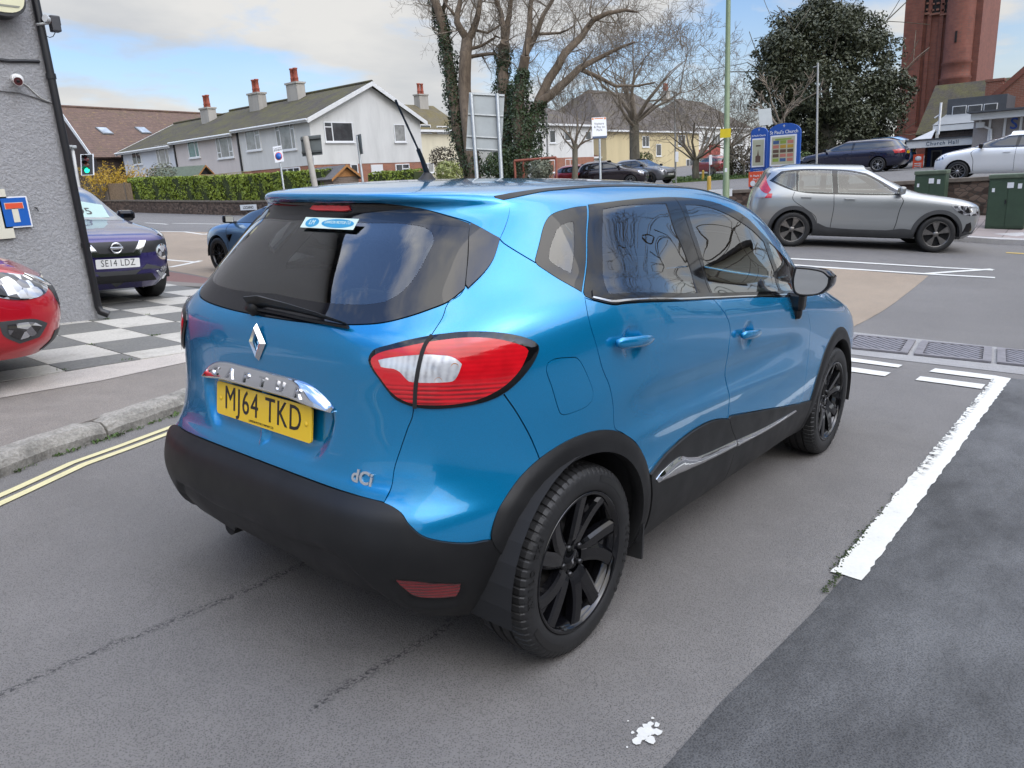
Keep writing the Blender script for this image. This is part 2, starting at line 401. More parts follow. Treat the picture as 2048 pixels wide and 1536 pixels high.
def pdist(p, poly, closed=True):
 d = np.full(len(p), 1e9); q = np.roll(poly, -1, 0); k = len(poly) if closed else len(poly) - 1
 for a, b in list(zip(poly, q))[:k]:
  ab = b - a; t = np.clip(((p - a) @ ab) / (ab @ ab + 1e-15), 0, 1); d = np.minimum(d, np.linalg.norm(p - a - t[:, None] * ab, axis=1))
 return d

def road_paint(name, base, wear=.35, crack=False):
 t = NT(name); pos = t.geo(); n = t.noise(60, 4, .7, pos); m = t.noise(9, 6, .7, pos)
 f = t.math('ADD', t.math('MULTIPLY', n, .45), t.math('MULTIPLY', m, .55))
 c = t.ramp(f, [(0.28, tuple(b * .35 for b in base)), (0.28 + wear * .35, tuple(b * .82 for b in base)), (0.75, base)])
 if crack:
  sp = t.n.new('ShaderNodeSeparateXYZ'); t.l.new(pos, sp.inputs[0])
  w = t.noise(4, 3, .6, pos, out='Color'); v = t.mix(.12, pos, w, 'ADD')
  e = t.voro(9, v, 'DISTANCE_TO_EDGE'); 
  side = t.ramp(t.math('ADD', t.math('MULTIPLY', sp.outputs['Y'], 1.0), 1.44), [(0.03, 0), (0.065, 1)])
  zone = t.math('MULTIPLY', t.ramp(t.math('MULTIPLY', sp.outputs['X'], .1), [(0.24, 0), (0.27, 1), (0.53, 1), (0.56, 0)]), side)
  c = t.mix(t.math('MULTIPLY', t.ramp(e, [(0.01, 1), (0.055, 0)]), zone), c, (.03, .03, .03))
  c = t.mix(t.math('MULTIPLY', t.ramp(t.noise(26, 4, .7, pos), [(0.52, 0), (0.56, .9)]), zone), c, (.035, .035, .035))
 t.set(base=c, rough=.75); t.bump(t.noise(300, 2, .5, pos), .4, .003); return t.mat
M_RWHITE = road_paint('road marking white', (.68, .67, .62)); M_RWHITE2 = road_paint('cracked road marking white', (.70, .69, .63), .3, True)
M_RYEL = road_paint('road marking yellow', (.66, .60, .34)); M_RYEL2 = road_paint('road marking amber', (.72, .50, .10))
def strip(name, pts, w, lift=.008, mat=None, **kw):
 P = [Vector(p[:2]) for p in pts]; L = []; R = []
 for i, p in enumerate(P):
  d = (P[min(i + 1, len(P) - 1)] - P[max(i - 1, 0)]).normalized(); nrm = Vector((-d.y, d.x)) * w / 2; L.append(p + nrm); R.append(p - nrm)
 return drape(name, L + R[::-1], lift, mat or M_RWHITE, h=kw.get('h', .6), jit=kw.get('jit', .004))

# main road surfacing (runs along y, beyond the grate), buff lane in its middle, red tarmac crossing
w2l = hits((1560, 527), (1855, 552)); far_l = hits((297, 463), (400, 464), (512, 469))
buff = hits((1700, 657), (1857, 552), (1647, 535)) + [(12.5, 6.5), (12.3, 10)] + far_l[::-1] + hits((300, 470), (312, 520), (322, 538), (420, 556)) + [(8.2, 7.5), (8.0, 3.0)]
drape('buff_road_lane', buff, .004, M_BUFF, h=.8)
t_ = NT('red tarmac'); p_ = t_.geo(); t_.set(base=t_.ramp(t_.noise(90, 3, .7, p_), [(.3, (.10, .05, .045)), (.7, (.26, .145, .125))]), rough=.85); t_.bump(t_.noise(300, 2, .5, p_), .4, .004)
drape('red_tarmac', hits((322, 541), (420, 558), (500, 590)) + [(5.0, 6.6), (4.75, 8.0)] + hits((395, 599), (330, 584)), .004, t_.mat, h=.6)
for nm, px in (('lane_line', ((1560, 517), (1590, 518.5), (1985, 541))), ('lane_line', ((1560, 528), (1630, 534), (1990, 556))), ('lane_line', ((1852, 548), (1985, 539))),
    ('lane_line', ((290, 446), (335, 449))), ('lane_line', ((345, 447), (500, 450))), ('lane_line', ((297, 463), (370, 464), (405, 469), (512, 468))), ('lane_line', ((405, 469), (440, 466))),
    ('lane_line', ((322, 519), (395, 525))), ('lane_line', ((340, 535), (402, 522)))):
 strip(nm, hits(*px), .11 if px[0][0] > 1000 else .13, mat=M_RWHITE)
strip('kerb_line', hits((1938, 475), (2048, 484), (2300, 505)), .16, mat=M_RYEL2); strip('kerb_line', hits((2012, 506), (2060, 508.5)), .10, mat=M_RYEL2)

# near markings, laid out in the side road's own axes
def kw_(x, y): q = KROT @ np.array([x, y, 0]); return (q[0], q[1])
bay = [kw_(*p) for p in ((1.09, -1.345), (1.09, -1.458), (3.2, -1.47), (5.62, -1.485), (5.66, -1.36), (5.4, -1.365), (3.3, -1.352))]
drape('bay_line', bay, .008, M_RWHITE2, h=.035, jit=.006)
for q in (((5.62, .9), (5.44, .9), (5.44, .35), (5.62, .35)), ((5.17, .9), (4.99, .9), (4.99, .30), (5.17, .30)), ((5.63, -.19), (5.44, -.24), (5.45, -.65), (5.60, -.65)), ((5.18, -.30), (4.99, -.35), (5.0, -.64), (5.18, -.65)), ((5.64, -.91), (5.45, -.90), (5.47, -1.36), (5.66, -1.36)), ((5.20, -.87), (5.02, -.87), (5.03, -1.345), (5.22, -1.345))):
 drape('give_way_dash', [kw_(*p) for p in q], .008, M_RWHITE, h=.2, jit=.005)
mb = MB(); rr = random.Random(12)
for k in range(26):
 r = .016 * rr.random() ** 1.5 + .003; a = rr.uniform(0, 6.28); d = abs(rr.gauss(0, .035)) * (0 if k == 0 else 1); wx, wy = kw_(-.214 + d * math.cos(a) * 1.4, -1.218 + d * math.sin(a)); n = 9; r = .022 if k == 0 else r
 mb.add([(wx + r * rr.uniform(.6, 1.2) * math.cos(6.283 * q / n), wy + r * rr.uniform(.5, 1.1) * math.sin(6.283 * q / n), gz1(wx, wy) + .005) for q in range(n)], [tuple(range(n))])
tag(mb.build('white_paint_spill', M_RWHITE), kind='structure')
# older, darker tarmac of the parking bays beside the line
t_ = NT('dark damp asphalt'); p_ = t_.geo(); sx = t_.n.new('ShaderNodeSeparateXYZ'); t_.l.new(p_, sx.inputs[0])
gr1 = t_.voro(150, p_); wv = t_.math('ADD', t_.math('MULTIPLY', t_.math('ADD', sx.outputs['Y'], 1.4), -.20), t_.math('MULTIPLY', t_.noise(1.5, 7, .70, t_.mp(p_, (.6, 1.3, 1), rot=(0, 0, .5))), 1.15))
tone = t_.ramp(wv, [(.0, .016), (.36, .020), (.50, .030), (.60, .044), (.78, .068), (1.0, .088)])
t_.set(base=t_.mix(1.0, tone, t_.ramp(t_.math('ADD', gr1, t_.math('MULTIPLY', t_.noise(300, 2, .6, p_), .5)), [(.2, .45), (.5, 1.0), (.8, 1.7)]), 'MULTIPLY'), rough=.8); t_.bump(gr1, .6, .005)
sx.outputs
ML_BAY = t_.mat
drape('parking_bay_tarmac', [kw_(*p) for p in ((-4.0, -1.30), (-.6, -1.31), (.4, -1.36), (1.05, -1.40), (3, -1.43), (5.64, -1.44), (5.8, -2.4), (5.9, -7), (-4, -7))], .004, ML_BAY, h=.25, jit=.012)
# moss and grit creeping along the marking's edge
t_ = NT('moss'); t_.set(base=t_.ramp(t_.noise(60, 4), [(.35, (.016, .024, .008)), (.7, (.05, .075, .02))]), rough=.95); M_MOSS = t_.mat
mb = MB(); rr = random.Random(3)
for k in range(230):
 x = rr.choice([rr.uniform(.9, 1.1), rr.uniform(1.1, 2.2), rr.uniform(1.1, 1.6)]); y = -1.345 + rr.gauss(0, .008) + (.02 * (1.1 - x) if x < 1.1 else 0) - (.03 if x < 1.1 else 0); r = rr.uniform(.002, .006); wx, wy = kw_(x, y)
 mb.lathe([(0, r * .7), (r * .8, r * .4), (r, 0)], 6, M=Matrix.Translation((wx, wy, gz1(wx, wy) + .008)) @ Matrix.Rotation(rr.uniform(0, 6), 4, 'Z'))
tag(mb.build('moss', M_MOSS), kind='stuff')

# drainage channel with slotted iron covers across the mouth of the side road
M_IRON = flat('weathered iron', (.20, .19, .20), .55, .25, .2, 14)
drape('channel_surround', [kw_(*p) for p in ((5.68, 2.6), (7.12, 2.2), (7.32, -3.4), (5.98, -3.4))], .004, asphalt('grey channel concrete', .165, .03), h=.4)
def cover(cx, cy, L, Wd, rz):
 mb = MB(); M0 = Matrix(KROT).to_4x4() @ Matrix.Translation((cx, cy, .010)) @ Matrix.Rotation(rz, 4, 'Z')
 mb.box((0, 0, -.006), (Wd, L, .012), 1, M=M0)
 for s in (-1, 1): mb.box((s * (Wd / 2 - .03), 0, .006), (.06, L, .018), 0, M=M0); mb.box((0, s * (L / 2 - .035), .006), (Wd - .122, .07, .018), 0, M=M0)
 k = 0
 for d in np.arange(-1.2, 1.2, .085):
  # diagonal ribs clipped to the plate
  ax, bx = -Wd / 2 + .07, Wd / 2 - .07; y0, y1 = d + ax * .75, d + bx * .75; lim = L / 2 - .08
  if y1 < -lim or y0 > lim: continue
  if y0 < -lim: ax = (-lim - d) / .75; y0 = -lim
  if y1 > lim: bx = (lim - d) / .75; y1 = lim
  if bx - ax < .03: continue
  mb.add([M0 @ Vector(p) for p in ((ax, y0 - .022, .012), (bx, y1 - .022, .012), (bx, y1 + .022, .012), (ax, y0 + .022, .012), (ax, y0 - .03, 0), (bx, y1 - .03, 0), (bx, y1 + .03, 0), (ax, y0 + .03, 0))], [(0, 1, 2, 3), (4, 5, 1, 0), (3, 2, 6, 7), (0, 3, 7, 4), (1, 5, 6, 2)], 0)
 return mb.build('drain_cover', [M_IRON, flat('dirt in slots', (.045, .042, .040), .9, 0, .3, 20)])
for k, (cx, cy, lb) in enumerate(((6.40, 1.16, 'iron drain cover in the channel hidden past the blue car'), (6.47, .47, 'iron drain cover in the channel partly behind the blue car'), (6.55, -.21, 'ribbed iron drain cover right beside the blue car front wheel'), (6.63, -.90, 'ribbed iron drain cover in the middle of the visible channel row'), (6.71, -1.58, 'ribbed iron drain cover at the frame edge of the channel row'))):
 tag(cover(cx, cy, .64, .86, R_(6.5)), lb, 'drain cover', 'iron drain covers across the side road')

# pavement on the left: kerb stones, tarmac, pink strip, chequered forecourt
KERB = [(-6, .1), (-3, 1.15), (-1.6, 1.85), (-.75, 2.30), (-.4, 2.49), (-.09, 2.59), (.25, 2.71), (.55, 2.82), (1.0, 3.0), (2.0, 3.55), (3.0, 4.35), (3.9, 5.4), (4.5, 6.6), (4.8, 8.0)]
def koff(line, d):
 L = np.array(line); t = np.gradient(L, axis=0); t /= np.linalg.norm(t, axis=1, keepdims=True); return [tuple(p) for p in L + np.stack([-t[:, 1], t[:, 0]], 1) * d]
KT = .105
pave = [kw_(*p) for p in koff(KERB, .11)] + [kw_(3.6, 12), kw_(-9, 12), kw_(-9, .2)]
drape('pavement', pave, KT, M_PAVE, h=.4, thick=.02)
drape('pink_paving_strip', [kw_(*p) for p in ((-6, 3.60), (-.2, 3.72), (.46, 3.72), (1.2, 3.86), (2.2, 4.25), (2.2, 4.6), (1.5, 4.30), (.8, 4.24), (-.04, 4.20), (-6, 4.1))], KT + .004, M_PINK, h=.4)
t_ = NT('kerb stone'); p_ = t_.geo(); t_.set(base=t_.mix(t_.ramp(t_.noise(7, 6, .7, p_), [(.45, 0), (.7, .75)]), t_.ramp(t_.noise(60, 3, .7, p_), [(.3, (.20, .185, .16)), (.7, (.38, .36, .32))]), (.085, .082, .07)), rough=.9); t_.bump(t_.noise(40, 5, .7, p_), .6, .012); M_KERB = t_.mat
L = np.array([kw_(*p) for p in KERB]); s_ = np.r_[0, np.cumsum(np.linalg.norm(np.diff(L, axis=0), axis=1))]; st = 0.32; rr = random.Random(5)
def kpt(s, o):
 x, y = np.interp(s, s_, L[:, 0]), np.interp(s, s_, L[:, 1]); x2, y2 = np.interp(s + .05, s_, L[:, 0]), np.interp(s + .05, s_, L[:, 1]); d = np.array([x2 - x, y2 - y]); d /= np.linalg.norm(d) + 1e-9
 return x - d[1] * o, y + d[0] * o
while st < s_[-1] - .9:
 ln = rr.uniform(.82, .95); V = []; F = []; prof = [(.0, -.03), (-.005, .05), (.012, KT - .022), (.035, KT + .002), (.13, KT + .004), (.13, -.03)]; n = 8
 for i in range(n + 1):
  w_ = .012 if i in (0, n) else 0
  for o, z in prof:
   x, y = kpt(st + .008 + (ln - .016) * i / n, o + rr.uniform(-.004, .004)); V.append((x, y, gz1(x, y) + z - (w_ if z > .03 else 0) + rr.uniform(-.003, .003)))
 k = len(prof)
 for i in range(n):
  for q in range(k - 1): F.append((i * k + q, (i + 1) * k + q, (i + 1) * k + q + 1, i * k + q + 1))
 F += [tuple(range(k)), tuple(range(n * k, n * k + k))[::-1]]
 tag(mesh_obj('kerb_stone', V, F, M_KERB), kind='structure'); st += ln
for o in (.0, -.085): strip('double_yellow_line', [kw_(*p) for p in koff(KERB[:9], -.20 + o)], .048, .006, M_RYEL, h=.25, jit=.003)
# slabs
t1 = NT('pale slab'); p_ = t1.geo(); t1.set(base=t1.mix(t1.ramp(t1.noise(3, 6, .7, p_), [(.5, 0), (.75, .6)]), t1.ramp(t1.noise(45, 4, .7, p_), [(.3, (.36, .34, .30)), (.7, (.52, .50, .45))]), (.22, .205, .175)), rough=.85); t1.bump(t1.noise(120, 3, .6, p_), .3, .003)
t2 = NT('dark slab'); t2.set(base=t2.mix(t2.ramp(t2.noise(4, 6, .7, t2.geo()), [(.5, 0), (.75, .5)]), t2.ramp(t2.noise(45, 4, .7, t2.geo()), [(.3, (.10, .10, .093)), (.7, (.175, .172, .16))]), (.21, .20, .17)), rough=.85); t2.bump(t2.noise(120, 3, .6, t2.geo()), .3, .003)
mb = MB(); sx_, sy_ = .585, .655
for i in range(-10, 6):
 for j in range(-3, 8):
  x0, y0 = 1.0 + i * sx_, 5.24 + j * sy_
  lim = 4.23 + max(0, x0 - 1.0) * .32
  if y0 + sy_ < lim + .1 or x0 > 4.2 or (x0 > 3.4 and y0 > 8.4): continue
  ya = max(y0, lim); xa, xb = x0 + .005, x0 + sx_ - .005; yb = y0 + sy_ - .005
  P = [kw_(xa, ya + .005), kw_(xb, ya + .005), kw_(xb, yb), kw_(xa, yb)]; dz = rr.uniform(-.001, .002)
  mb.add([(x, y, gz1(x, y) + KT + .010 + dz) for x, y in P] + [(x, y, gz1(x, y) + KT) for x, y in P], [(0, 1, 2, 3), (0, 4, 5, 1), (1, 5, 6, 2), (2, 6, 7, 3), (3, 7, 4, 0)], (i + j) % 2)
tag(mb.build('chequered_paving', [t1.mat, t2.mat]), kind='structure')
drape('paving_bed', [kw_(*p) for p in ((-5, 4.2), (.9, 4.24), (2.2, 4.65), (4.1, 5.3), (4.3, 8.4), (3.5, 10.2), (-5, 10.2))], KT + .002, flat('dirty joints', (.05, .048, .04), .95, 0, .3, 20), h=.5)
# weeds in the gutter and joints
t_ = NT('weed leaf'); t_.set(base=t_.ramp(t_.noise(30, 3), [(.3, (.03, .06, .012)), (.7, (.09, .15, .03))]), rough=.7); M_WEED = t_.mat
def tufts(spots, seed, name='weeds'):
 mb = MB(); rr = random.Random(seed)
 for x, y, z, r, n, h in spots:
  for k in range(n):
   a = rr.uniform(0, 6.28); q = rr.random() ** .6 * r; bx, by = x + math.cos(a) * q, y + math.sin(a) * q; hh = h * rr.uniform(.3, 1); la = rr.uniform(0, 6.28); w = hh * .22
   d = Vector((math.cos(la), math.sin(la), 0)); s = Vector((-d.y, d.x, 0)) * w; b = Vector((bx, by, z)); t = b + d * hh * .7 + Vector((0, 0, hh * .7)); m = b + d * hh * .35 + Vector((0, 0, hh * .5))
   mb.add([b, m - s, t, m + s], [(0, 1, 2, 3)])
 return tag(mb.build(name, M_WEED), kind='stuff')
sp = []
for s in list(np.linspace(6.15, 7.9, 30)) + [5.25, 5.3, 5.9, 6.0, 4.2]:
 x, y = kpt(s + rr.uniform(-.05, .05), -.012); sp.append((x, y, gz1(x, y), rr.uniform(.02, .06), rr.randint(10, 45), rr.uniform(.012, .04)))
for x, y in ((1.62, 5.24), (2.22, 6.62), (1.6, 5.24), (1.75, 6.62), (.42, 4.3), (.9, 4.3), (1.0, 5.2)):
 wx, wy = kw_(x, y); sp.append((wx, wy, gz1(wx, wy) + KT, .05, 30, .03))
for x in np.linspace(1.0, 1.7, 14): wx, wy = kw_(x, 6.63); sp.append((wx, wy, gz1(wx, wy) + KT, .03, 10, .02))
tufts(sp, 4)

# ---------------------------------------------------------------- grey roughcast building on the left
t_ = NT('grey roughcast'); p_ = t_.geo(); rc = t_.noise(42, 4, .62, p_); rc2 = t_.noise(14, 3, .5, p_)
t_.set(base=t_.mix(t_.ramp(t_.noise(.9, 5, .65, t_.mp(p_, (1, 1, .35))), [(.4, 0), (.75, .5)]), t_.ramp(rc, [(.3, (.275, .278, .285)), (.7, (.345, .348, .355))]), (.24, .235, .23)), rough=.9)
t_.bump(t_.math('ADD', t_.ramp(rc, [(.35, 0), (.62, 1)]), t_.math('MULTIPLY', rc2, .6)), .6, .014); M_CAST = t_.mat
WC = KROT @ np.array([1.69, 6.68, 0.0]); WY = WC[1]
grey_b = empty('garage_building', (WC[0], WY, gz1(WC[0], WY)))
tag(grey_b, 'grey roughcast gable-end building with black downpipe at its corner', 'building')
def on_wall(u, v, out=0.0):
 d = ray(u, v); t = (WY - out - CAM_POS[1]) / d[1]; return Vector(CAM_POS + d * t)
def L_(p, par): return Vector(p) - par.location
zg = gz1(WC[0], WY)
mb = MB(); bx0, by1, zt = -16.0, 20.0, 7.2
mb.box(((bx0 + WC[0]) / 2 - WC[0], .35, (zt - .5) / 2), (WC[0] - bx0, .7, zt + .5)); mb.box(((bx0 + WC[0]) / 2 - WC[0] - .2, (by1 - WY) / 2 + .35, (zt - .5) / 2), (WC[0] - bx0 - .4, by1 - WY - .7, zt + .5))
mb.build('wall', M_CAST, grey_b)
M_SLATE = flat('dark slate', (.06, .062, .068), .6, 0, .25, 6)
mb = MB(); mb.prism([(WY - .25 - WY, zt - .02), (by1 + .25 - WY, zt - .02), ((WY + by1) / 2 - WY, zt + 4.2)], bx0 - WC[0] - .1, .12, 0, 'x'); mb.build('roof', M_SLATE, grey_b)
M_BPIPE = flat('black pipe paint', (.010, .010, .012), .35, 0, .1)
top, mid_, bot = on_wall(60, -20, .05), on_wall(140, 340, .05), on_wall(196, 606, .05)
mb = MB(); px_ = [L_((WC[0] + .012, WY - .045, z), grey_b) for z in (zg + KT + .14, zg + 6.9)]
mb.tube(px_, .038, 12); foot = px_[0]
mb.tube([foot + Vector((0, 0, .01)), foot + Vector((.008, -.012, -.045)), foot + Vector((.07, -.055, -.085))], [.038, .040, .043], 12)
for z in (.9, 2.6, 4.3, 5.9): mb.tube([L_((WC[0] + .012, WY - .045, zg + z), grey_b), L_((WC[0] + .012, WY - .045, zg + z + .05), grey_b)], .047, 12)
mb.build('downpipe', M_BPIPE, grey_b)
def wall_cable(pts, r, mat, name='cable'):
 mb = MB(); mb.tube([L_(on_wall(u, v, .012), grey_b) for u, v in pts], r, 6); return mb.build(name, mat, grey_b)
wall_cable([(-40, 117), (0, 120), (20, 122), (50, 122), (79, 123)], .016, M_BPIPE)
wall_cable([(-20, 179), (0, 182), (40, 186), (70, 195), (98, 205)], .006, flat('grey cable', (.10, .10, .10), .7))
# camera on the wall
M_WPLAS = flat('white plastic', (.72, .72, .70), .35, 0, .04)
c = on_wall(30, 158, .0); cctv = empty('security_camera', c); tag(cctv, 'white bullet security camera on the grey wall with trailing cable', 'camera')
mb = MB(); ax = Vector((-.35, -.75, -.32)).normalized(); mb.tube([(0, 0, 0), Vector((0, -.05, 0))], .045, 14); p0 = Vector((.02, -.05, .01)); mb.tube([p0, p0 + ax * .05, p0 + ax * .13, p0 + ax * .155], [.030, .042, .044, .043], 16); mb.build('housing', M_WPLAS, cctv)
mb = MB(); mb.tube([p0 + ax * .1545, p0 + ax * .157], .038, 16); mb.lathe([(0, .004), (.012, .003), (.016, 0)], 10, M=frame(p0 + ax * .157, ax.orthogonal(), ax.cross(ax.orthogonal()))); mb.build('lens', M_BLACKGLOSS, cctv)
mb = MB(); mb.tube([on_wall(u, v, .008) - c for u, v in ((42, 163), (55, 172), (72, 188), (82, 196), (103, 205))], .0055, 6); mb.build('cable', flat('pale cable', (.45, .45, .43), .6), cctv)
# floodlight camera on a bracket off the corner
q = on_wall(75, 48, .05); fl = empty('floodlight', q); tag(fl, 'black security floodlight on a grey bracket beside the downpipe top', 'floodlight')
def fp(u, v, o=.0): return on_wall(u, v, .12 + o) - q
mb = MB(); mb.tube([fp(74, 49, -.06), fp(90, 47), fp(100, 46)], .014, 8); mb.build('bracket', M_GALV, fl)
mb = MB(); mb.box((fp(109, 48)), (.085, .09, .15), bev=.012); mb.box(fp(110, 46) + Vector((0, 0, .02)), (.09, .07, .09), bev=.01); mb.build('housing', flat('charcoal metal', (.035, .036, .04), .45), fl)
mb = MB(); ctr = fp(100, 41); mb.tube([ctr, ctr + Vector((-.055, -.03, .012))], [.03, .035], 14); mb.build('lamp', flat('lamp glass', (.5, .52, .53), .12), fl)
mb = MB(); mb.tube([fp(u, v) for u, v in ((87, 51), (89, 62), (93, 72), (99, 75), (106, 73), (110, 66), (111, 58))], .004, 6); mb.build('cable', M_BPIPE, fl)
# round lamp sign top left
q = on_wall(-8, -6, .05); sg = empty('wall_sign', q); tag(sg, 'cream and black rounded sign at the top of the grey wall', 'sign')
mb = MB(); cx = q; out = []
for k in range(28):
 a = 2 * math.pi * k / 28; out.append((.205 * math.copysign(abs(math.cos(a)) ** .8, math.cos(a)), .19 * math.copysign(abs(math.sin(a)) ** .8, math.sin(a))))
mb.prism(out, -.14, .04, 0, 'y'); mb.build('case', M_BPIPE, sg)
mb = MB(); mb.prism([(x * .93, y * .90 + .012) for x, y in out], -.150, -.138, 0, 'y'); mb.build('face', flat('cream acrylic', (.62, .60, .40), .3, 0, .05), sg)
mb = MB(); mb.prism([(x, y) for x, y in ((-.15, -.108), (.12, -.108), (.14, -.09), (-.14, -.09))], -.154, -.148, 0, 'y'); mb.build('lettering_band', flat('grey band', (.22, .22, .18), .4), sg)
# no through road sign and a sliver of the next plate
M_SBLUE = flat('sign blue', (.012, .10, .40), .3, 0, .06); M_SWHITE = flat('sign white', (.70, .72, .74), .3, 0, .05); M_SRED = flat('sign red', (.66, .09, .04), .3, 0, .06); M_CREAM = flat('aged sign cream', (.60, .58, .48), .4, 0, .06)
A, B, Cc, Dd = (on_wall(*p, .03) for p in ((-3, 394), (54, 392), (65, 453), (7, 457)))
w = (B - A).length; hh = (A - Dd).length; o = (A + B + Cc + Dd) / 4
ts = empty('no_through_road_sign', o); tag(ts, 'blue dead end road sign with a white and red T on the grey wall', 'sign')
ex = (B - A).normalized(); ey = Vector((0, 0, 1)); Mx = frame((0, -.0, 0), (1, 0, 0), (0, 0, 1))
w2, h2 = w / 2, hh / 2; k_ = w / .51
mb = MB(); mb.box((0, 0, 0), (2 * w2, .012, 2 * h2)); mb.build('plate', M_SWHITE, ts)
mb = MB(); mb.box((0, -.007, 0), (2 * w2 - .028, .004, 2 * h2 - .028)); mb.build('blue_field', M_SBLUE, ts)
mb = MB(); mb.box((-.005, -.0105, -.06 * k_), (.115 * k_, .003, .28 * k_), 0); mb.box((-.005, -.0105, .125 * k_), (.335 * k_, .003, .125 * k_), 0); mb.build('white_bar', M_CREAM, ts)
mb = MB(); mb.box((-.005, -.0135, .125 * k_), (.315 * k_, .003, .105 * k_), 0); mb.build('red_bar', M_SRED, ts)
o2 = on_wall(-26, 430, .03); t2s = tag(MB().box((0, 0, 0), (.40, .012, .48)).build('wall_plate', M_CREAM, loc=o2), 'cream edge of a plate beside the blue dead end sign', 'sign')
o3 = on_wall(72, 417, .02); mb = MB(); mb.tube([(0, .02, .01), (0, -.03, 0), (.004, -.035, -.03)], .006, 6); tag(mb.build('wall_hook', M_BPIPE, loc=o3), 'small black hook stuck in the grey wall', 'hook')

# ---------------------------------------------------------------- houses across the junction
def onx(u, v, X): d = ray(u, v); t = (X - CAM_POS[0]) / d[0]; return Vector(CAM_POS + d * t)
def ony(u, v, Y): d = ray(u, v); t = (Y - CAM_POS[1]) / d[1]; return Vector(CAM_POS + d * t)
def render_mat(name, base, dirt=.5):
 t = NT(name); p = t.geo(); st = t.noise(1.1, 6, .7, t.mp(p, (1, 1, .22))); fine = t.noise(25, 3, .6, p)
 c = t.mix(t.math('MULTIPLY', t.ramp(st, [(.42, 0), (.72, 1)]), dirt), base, tuple(b * .62 for b in base)); t.set(base=c, rough=.9); t.bump(fine, .25, .01); return t.mat
def brick_mat(name, c1, c2, mortar, scale=1.0, dirt=.4, squash=1.0):
 t = NT(name); p = t.geo(); s = t.n.new('ShaderNodeSeparateXYZ'); t.l.new(p, s.inputs[0]); cb = t.n.new('ShaderNodeCombineXYZ')
 t.l.new(t.math('ADD', s.outputs[0], s.outputs[1]), cb.inputs[0]); t.l.new(s.outputs[2], cb.inputs[1])
 b = t.n.new('ShaderNodeTexBrick'); t.l.new(cb.outputs[0], b.inputs['Vector'])
 for k, c in (('Color1', c1), ('Color2', c2), ('Mortar', mortar)): b.inputs[k].default_value = (*c, 1)
 b.inputs['Scale'].default_value = scale; b.inputs['Mortar Size'].default_value = .010; b.inputs['Brick Width'].default_value = .225; b.inputs['Row Height'].default_value = .075
 st = t.noise(.5, 6, .7, t.mp(p, (1, 1, .3))); c = t.mix(t.math('MULTIPLY', t.ramp(st, [(.4, 0), (.7, 1)]), dirt), b.outputs['Color'], tuple(q * .55 for q in c1))
 c = t.mix(t.math('MULTIPLY', t.ramp(t.noise(2.5, 4, .6, p), [(.35, 0), (.7, 1)]), .35), c, tuple(min(1, q * 1.5) for q in c2)); t.set(base=c, rough=.9); t.bump(b.outputs['Fac'], -.4, .01); return t.mat
def tile_mat(name, base, moss, amount, rows=.30, lichen=None):
 t = NT(name); p = t.geo(); s = t.n.new('ShaderNodeSeparateXYZ'); t.l.new(p, s.inputs[0])
 h = t.math('FRACT', t.math('DIVIDE', s.outputs[2], rows * .5)); q = t.math('FRACT', t.math('DIVIDE', t.math('ADD', s.outputs[0], s.outputs[1]), .31))
 edge = t.math('MULTIPLY', t.ramp(h, [(0, .35), (.16, 1), (1, .9)]), t.ramp(q, [(0, .7), (.12, 1)]))
 c = t.mix(1.0, t.ramp(t.noise(3, 5, .7, p), [(.3, tuple(b * .7 for b in base)), (.7, tuple(b * 1.25 for b in base))]), edge, 'MULTIPLY')
 m = t.math('ADD', t.math('MULTIPLY', t.noise(.8, 6, .72, p), .7), t.math('MULTIPLY', t.noise(9, 4, .7, p), .3))
 mc = t.ramp(t.noise(6, 4, .7, p), [(.3, tuple(b * .55 for b in moss)), (.7, moss)])
 c = t.mix(t.ramp(m, [(.60 - amount * .30, 0), (.76 - amount * .24, .88)]), c, mc)
 if lichen: c = t.mix(t.math('MULTIPLY', t.ramp(t.noise(2.2, 5, .75, p), [(.5, 0), (.6, 1)]), t.ramp(s.outputs[2], [(0, 0), (1, 1)])), c, lichen) if False else t.mix(t.ramp(t.noise(3.2, 5, .8, t.mp(p, (1, 1, 2))), [(.60, 0), (.66, .7)]), c, lichen)
 t.set(base=c, rough=.92); t.bump(t.math('ADD', h, t.noise(20, 4, .7, p)), .5, .04); return t.mat
M_RENDER = render_mat('white render', (.66, .66, .63), .42); M_RENDB = render_mat('bluish white render', (.64, .66, .69), .3); M_RENDP = render_mat('pinkish render', (.60, .55, .52), .35); M_RENDC = render_mat('cream render', (.66, .61, .46), .3); M_RENDY = render_mat('yellow cream render', (.56, .47, .28), .3)
M_BRICK = brick_mat('orange red brick', (.26, .085, .045), (.33, .12, .06), (.30, .25, .21))
M_MOSSROOF = tile_mat('mossy grey tiles', (.062, .052, .044), (.115, .105, .030), .64); M_YROOF = tile_mat('mossy yellow tiles', (.13, .11, .07), (.17, .135, .04), .6); M_BROWNROOF = tile_mat('brown pantiles', (.135, .085, .066), (.12, .10, .05), .22, .34, (.36, .25, .06)); M_GREYROOF = tile_mat('grey brown tiles', (.10, .085, .075), (.16, .13, .05), .3)
M_UPVC = flat('white window frame', (.74, .75, .75), .35, 0, .03); M_FASCIA = flat('white fascia board', (.68, .69, .68), .5, 0, .06)
def _pane(name, base):
 t = NT(name); n = t.noise(1.3, 5, .7, t.geo()); t.set(base=t.ramp(n, [(.35, tuple(b * .45 for b in base)), (.7, base)]), rough=.05, spec=.8); return t.mat
M_PANE = _pane('window pane', (.085, .09, .095)); M_PANEC = _pane('net curtained pane', (.40, .40, .38)); M_PANEG = _pane('green curtained pane', (.16, .30, .28))
M_POT = flat('terracotta', (.30, .075, .045), .8, 0, .2, 6); M_STACK = render_mat('weathered chimney render', (.40, .38, .34), .9)

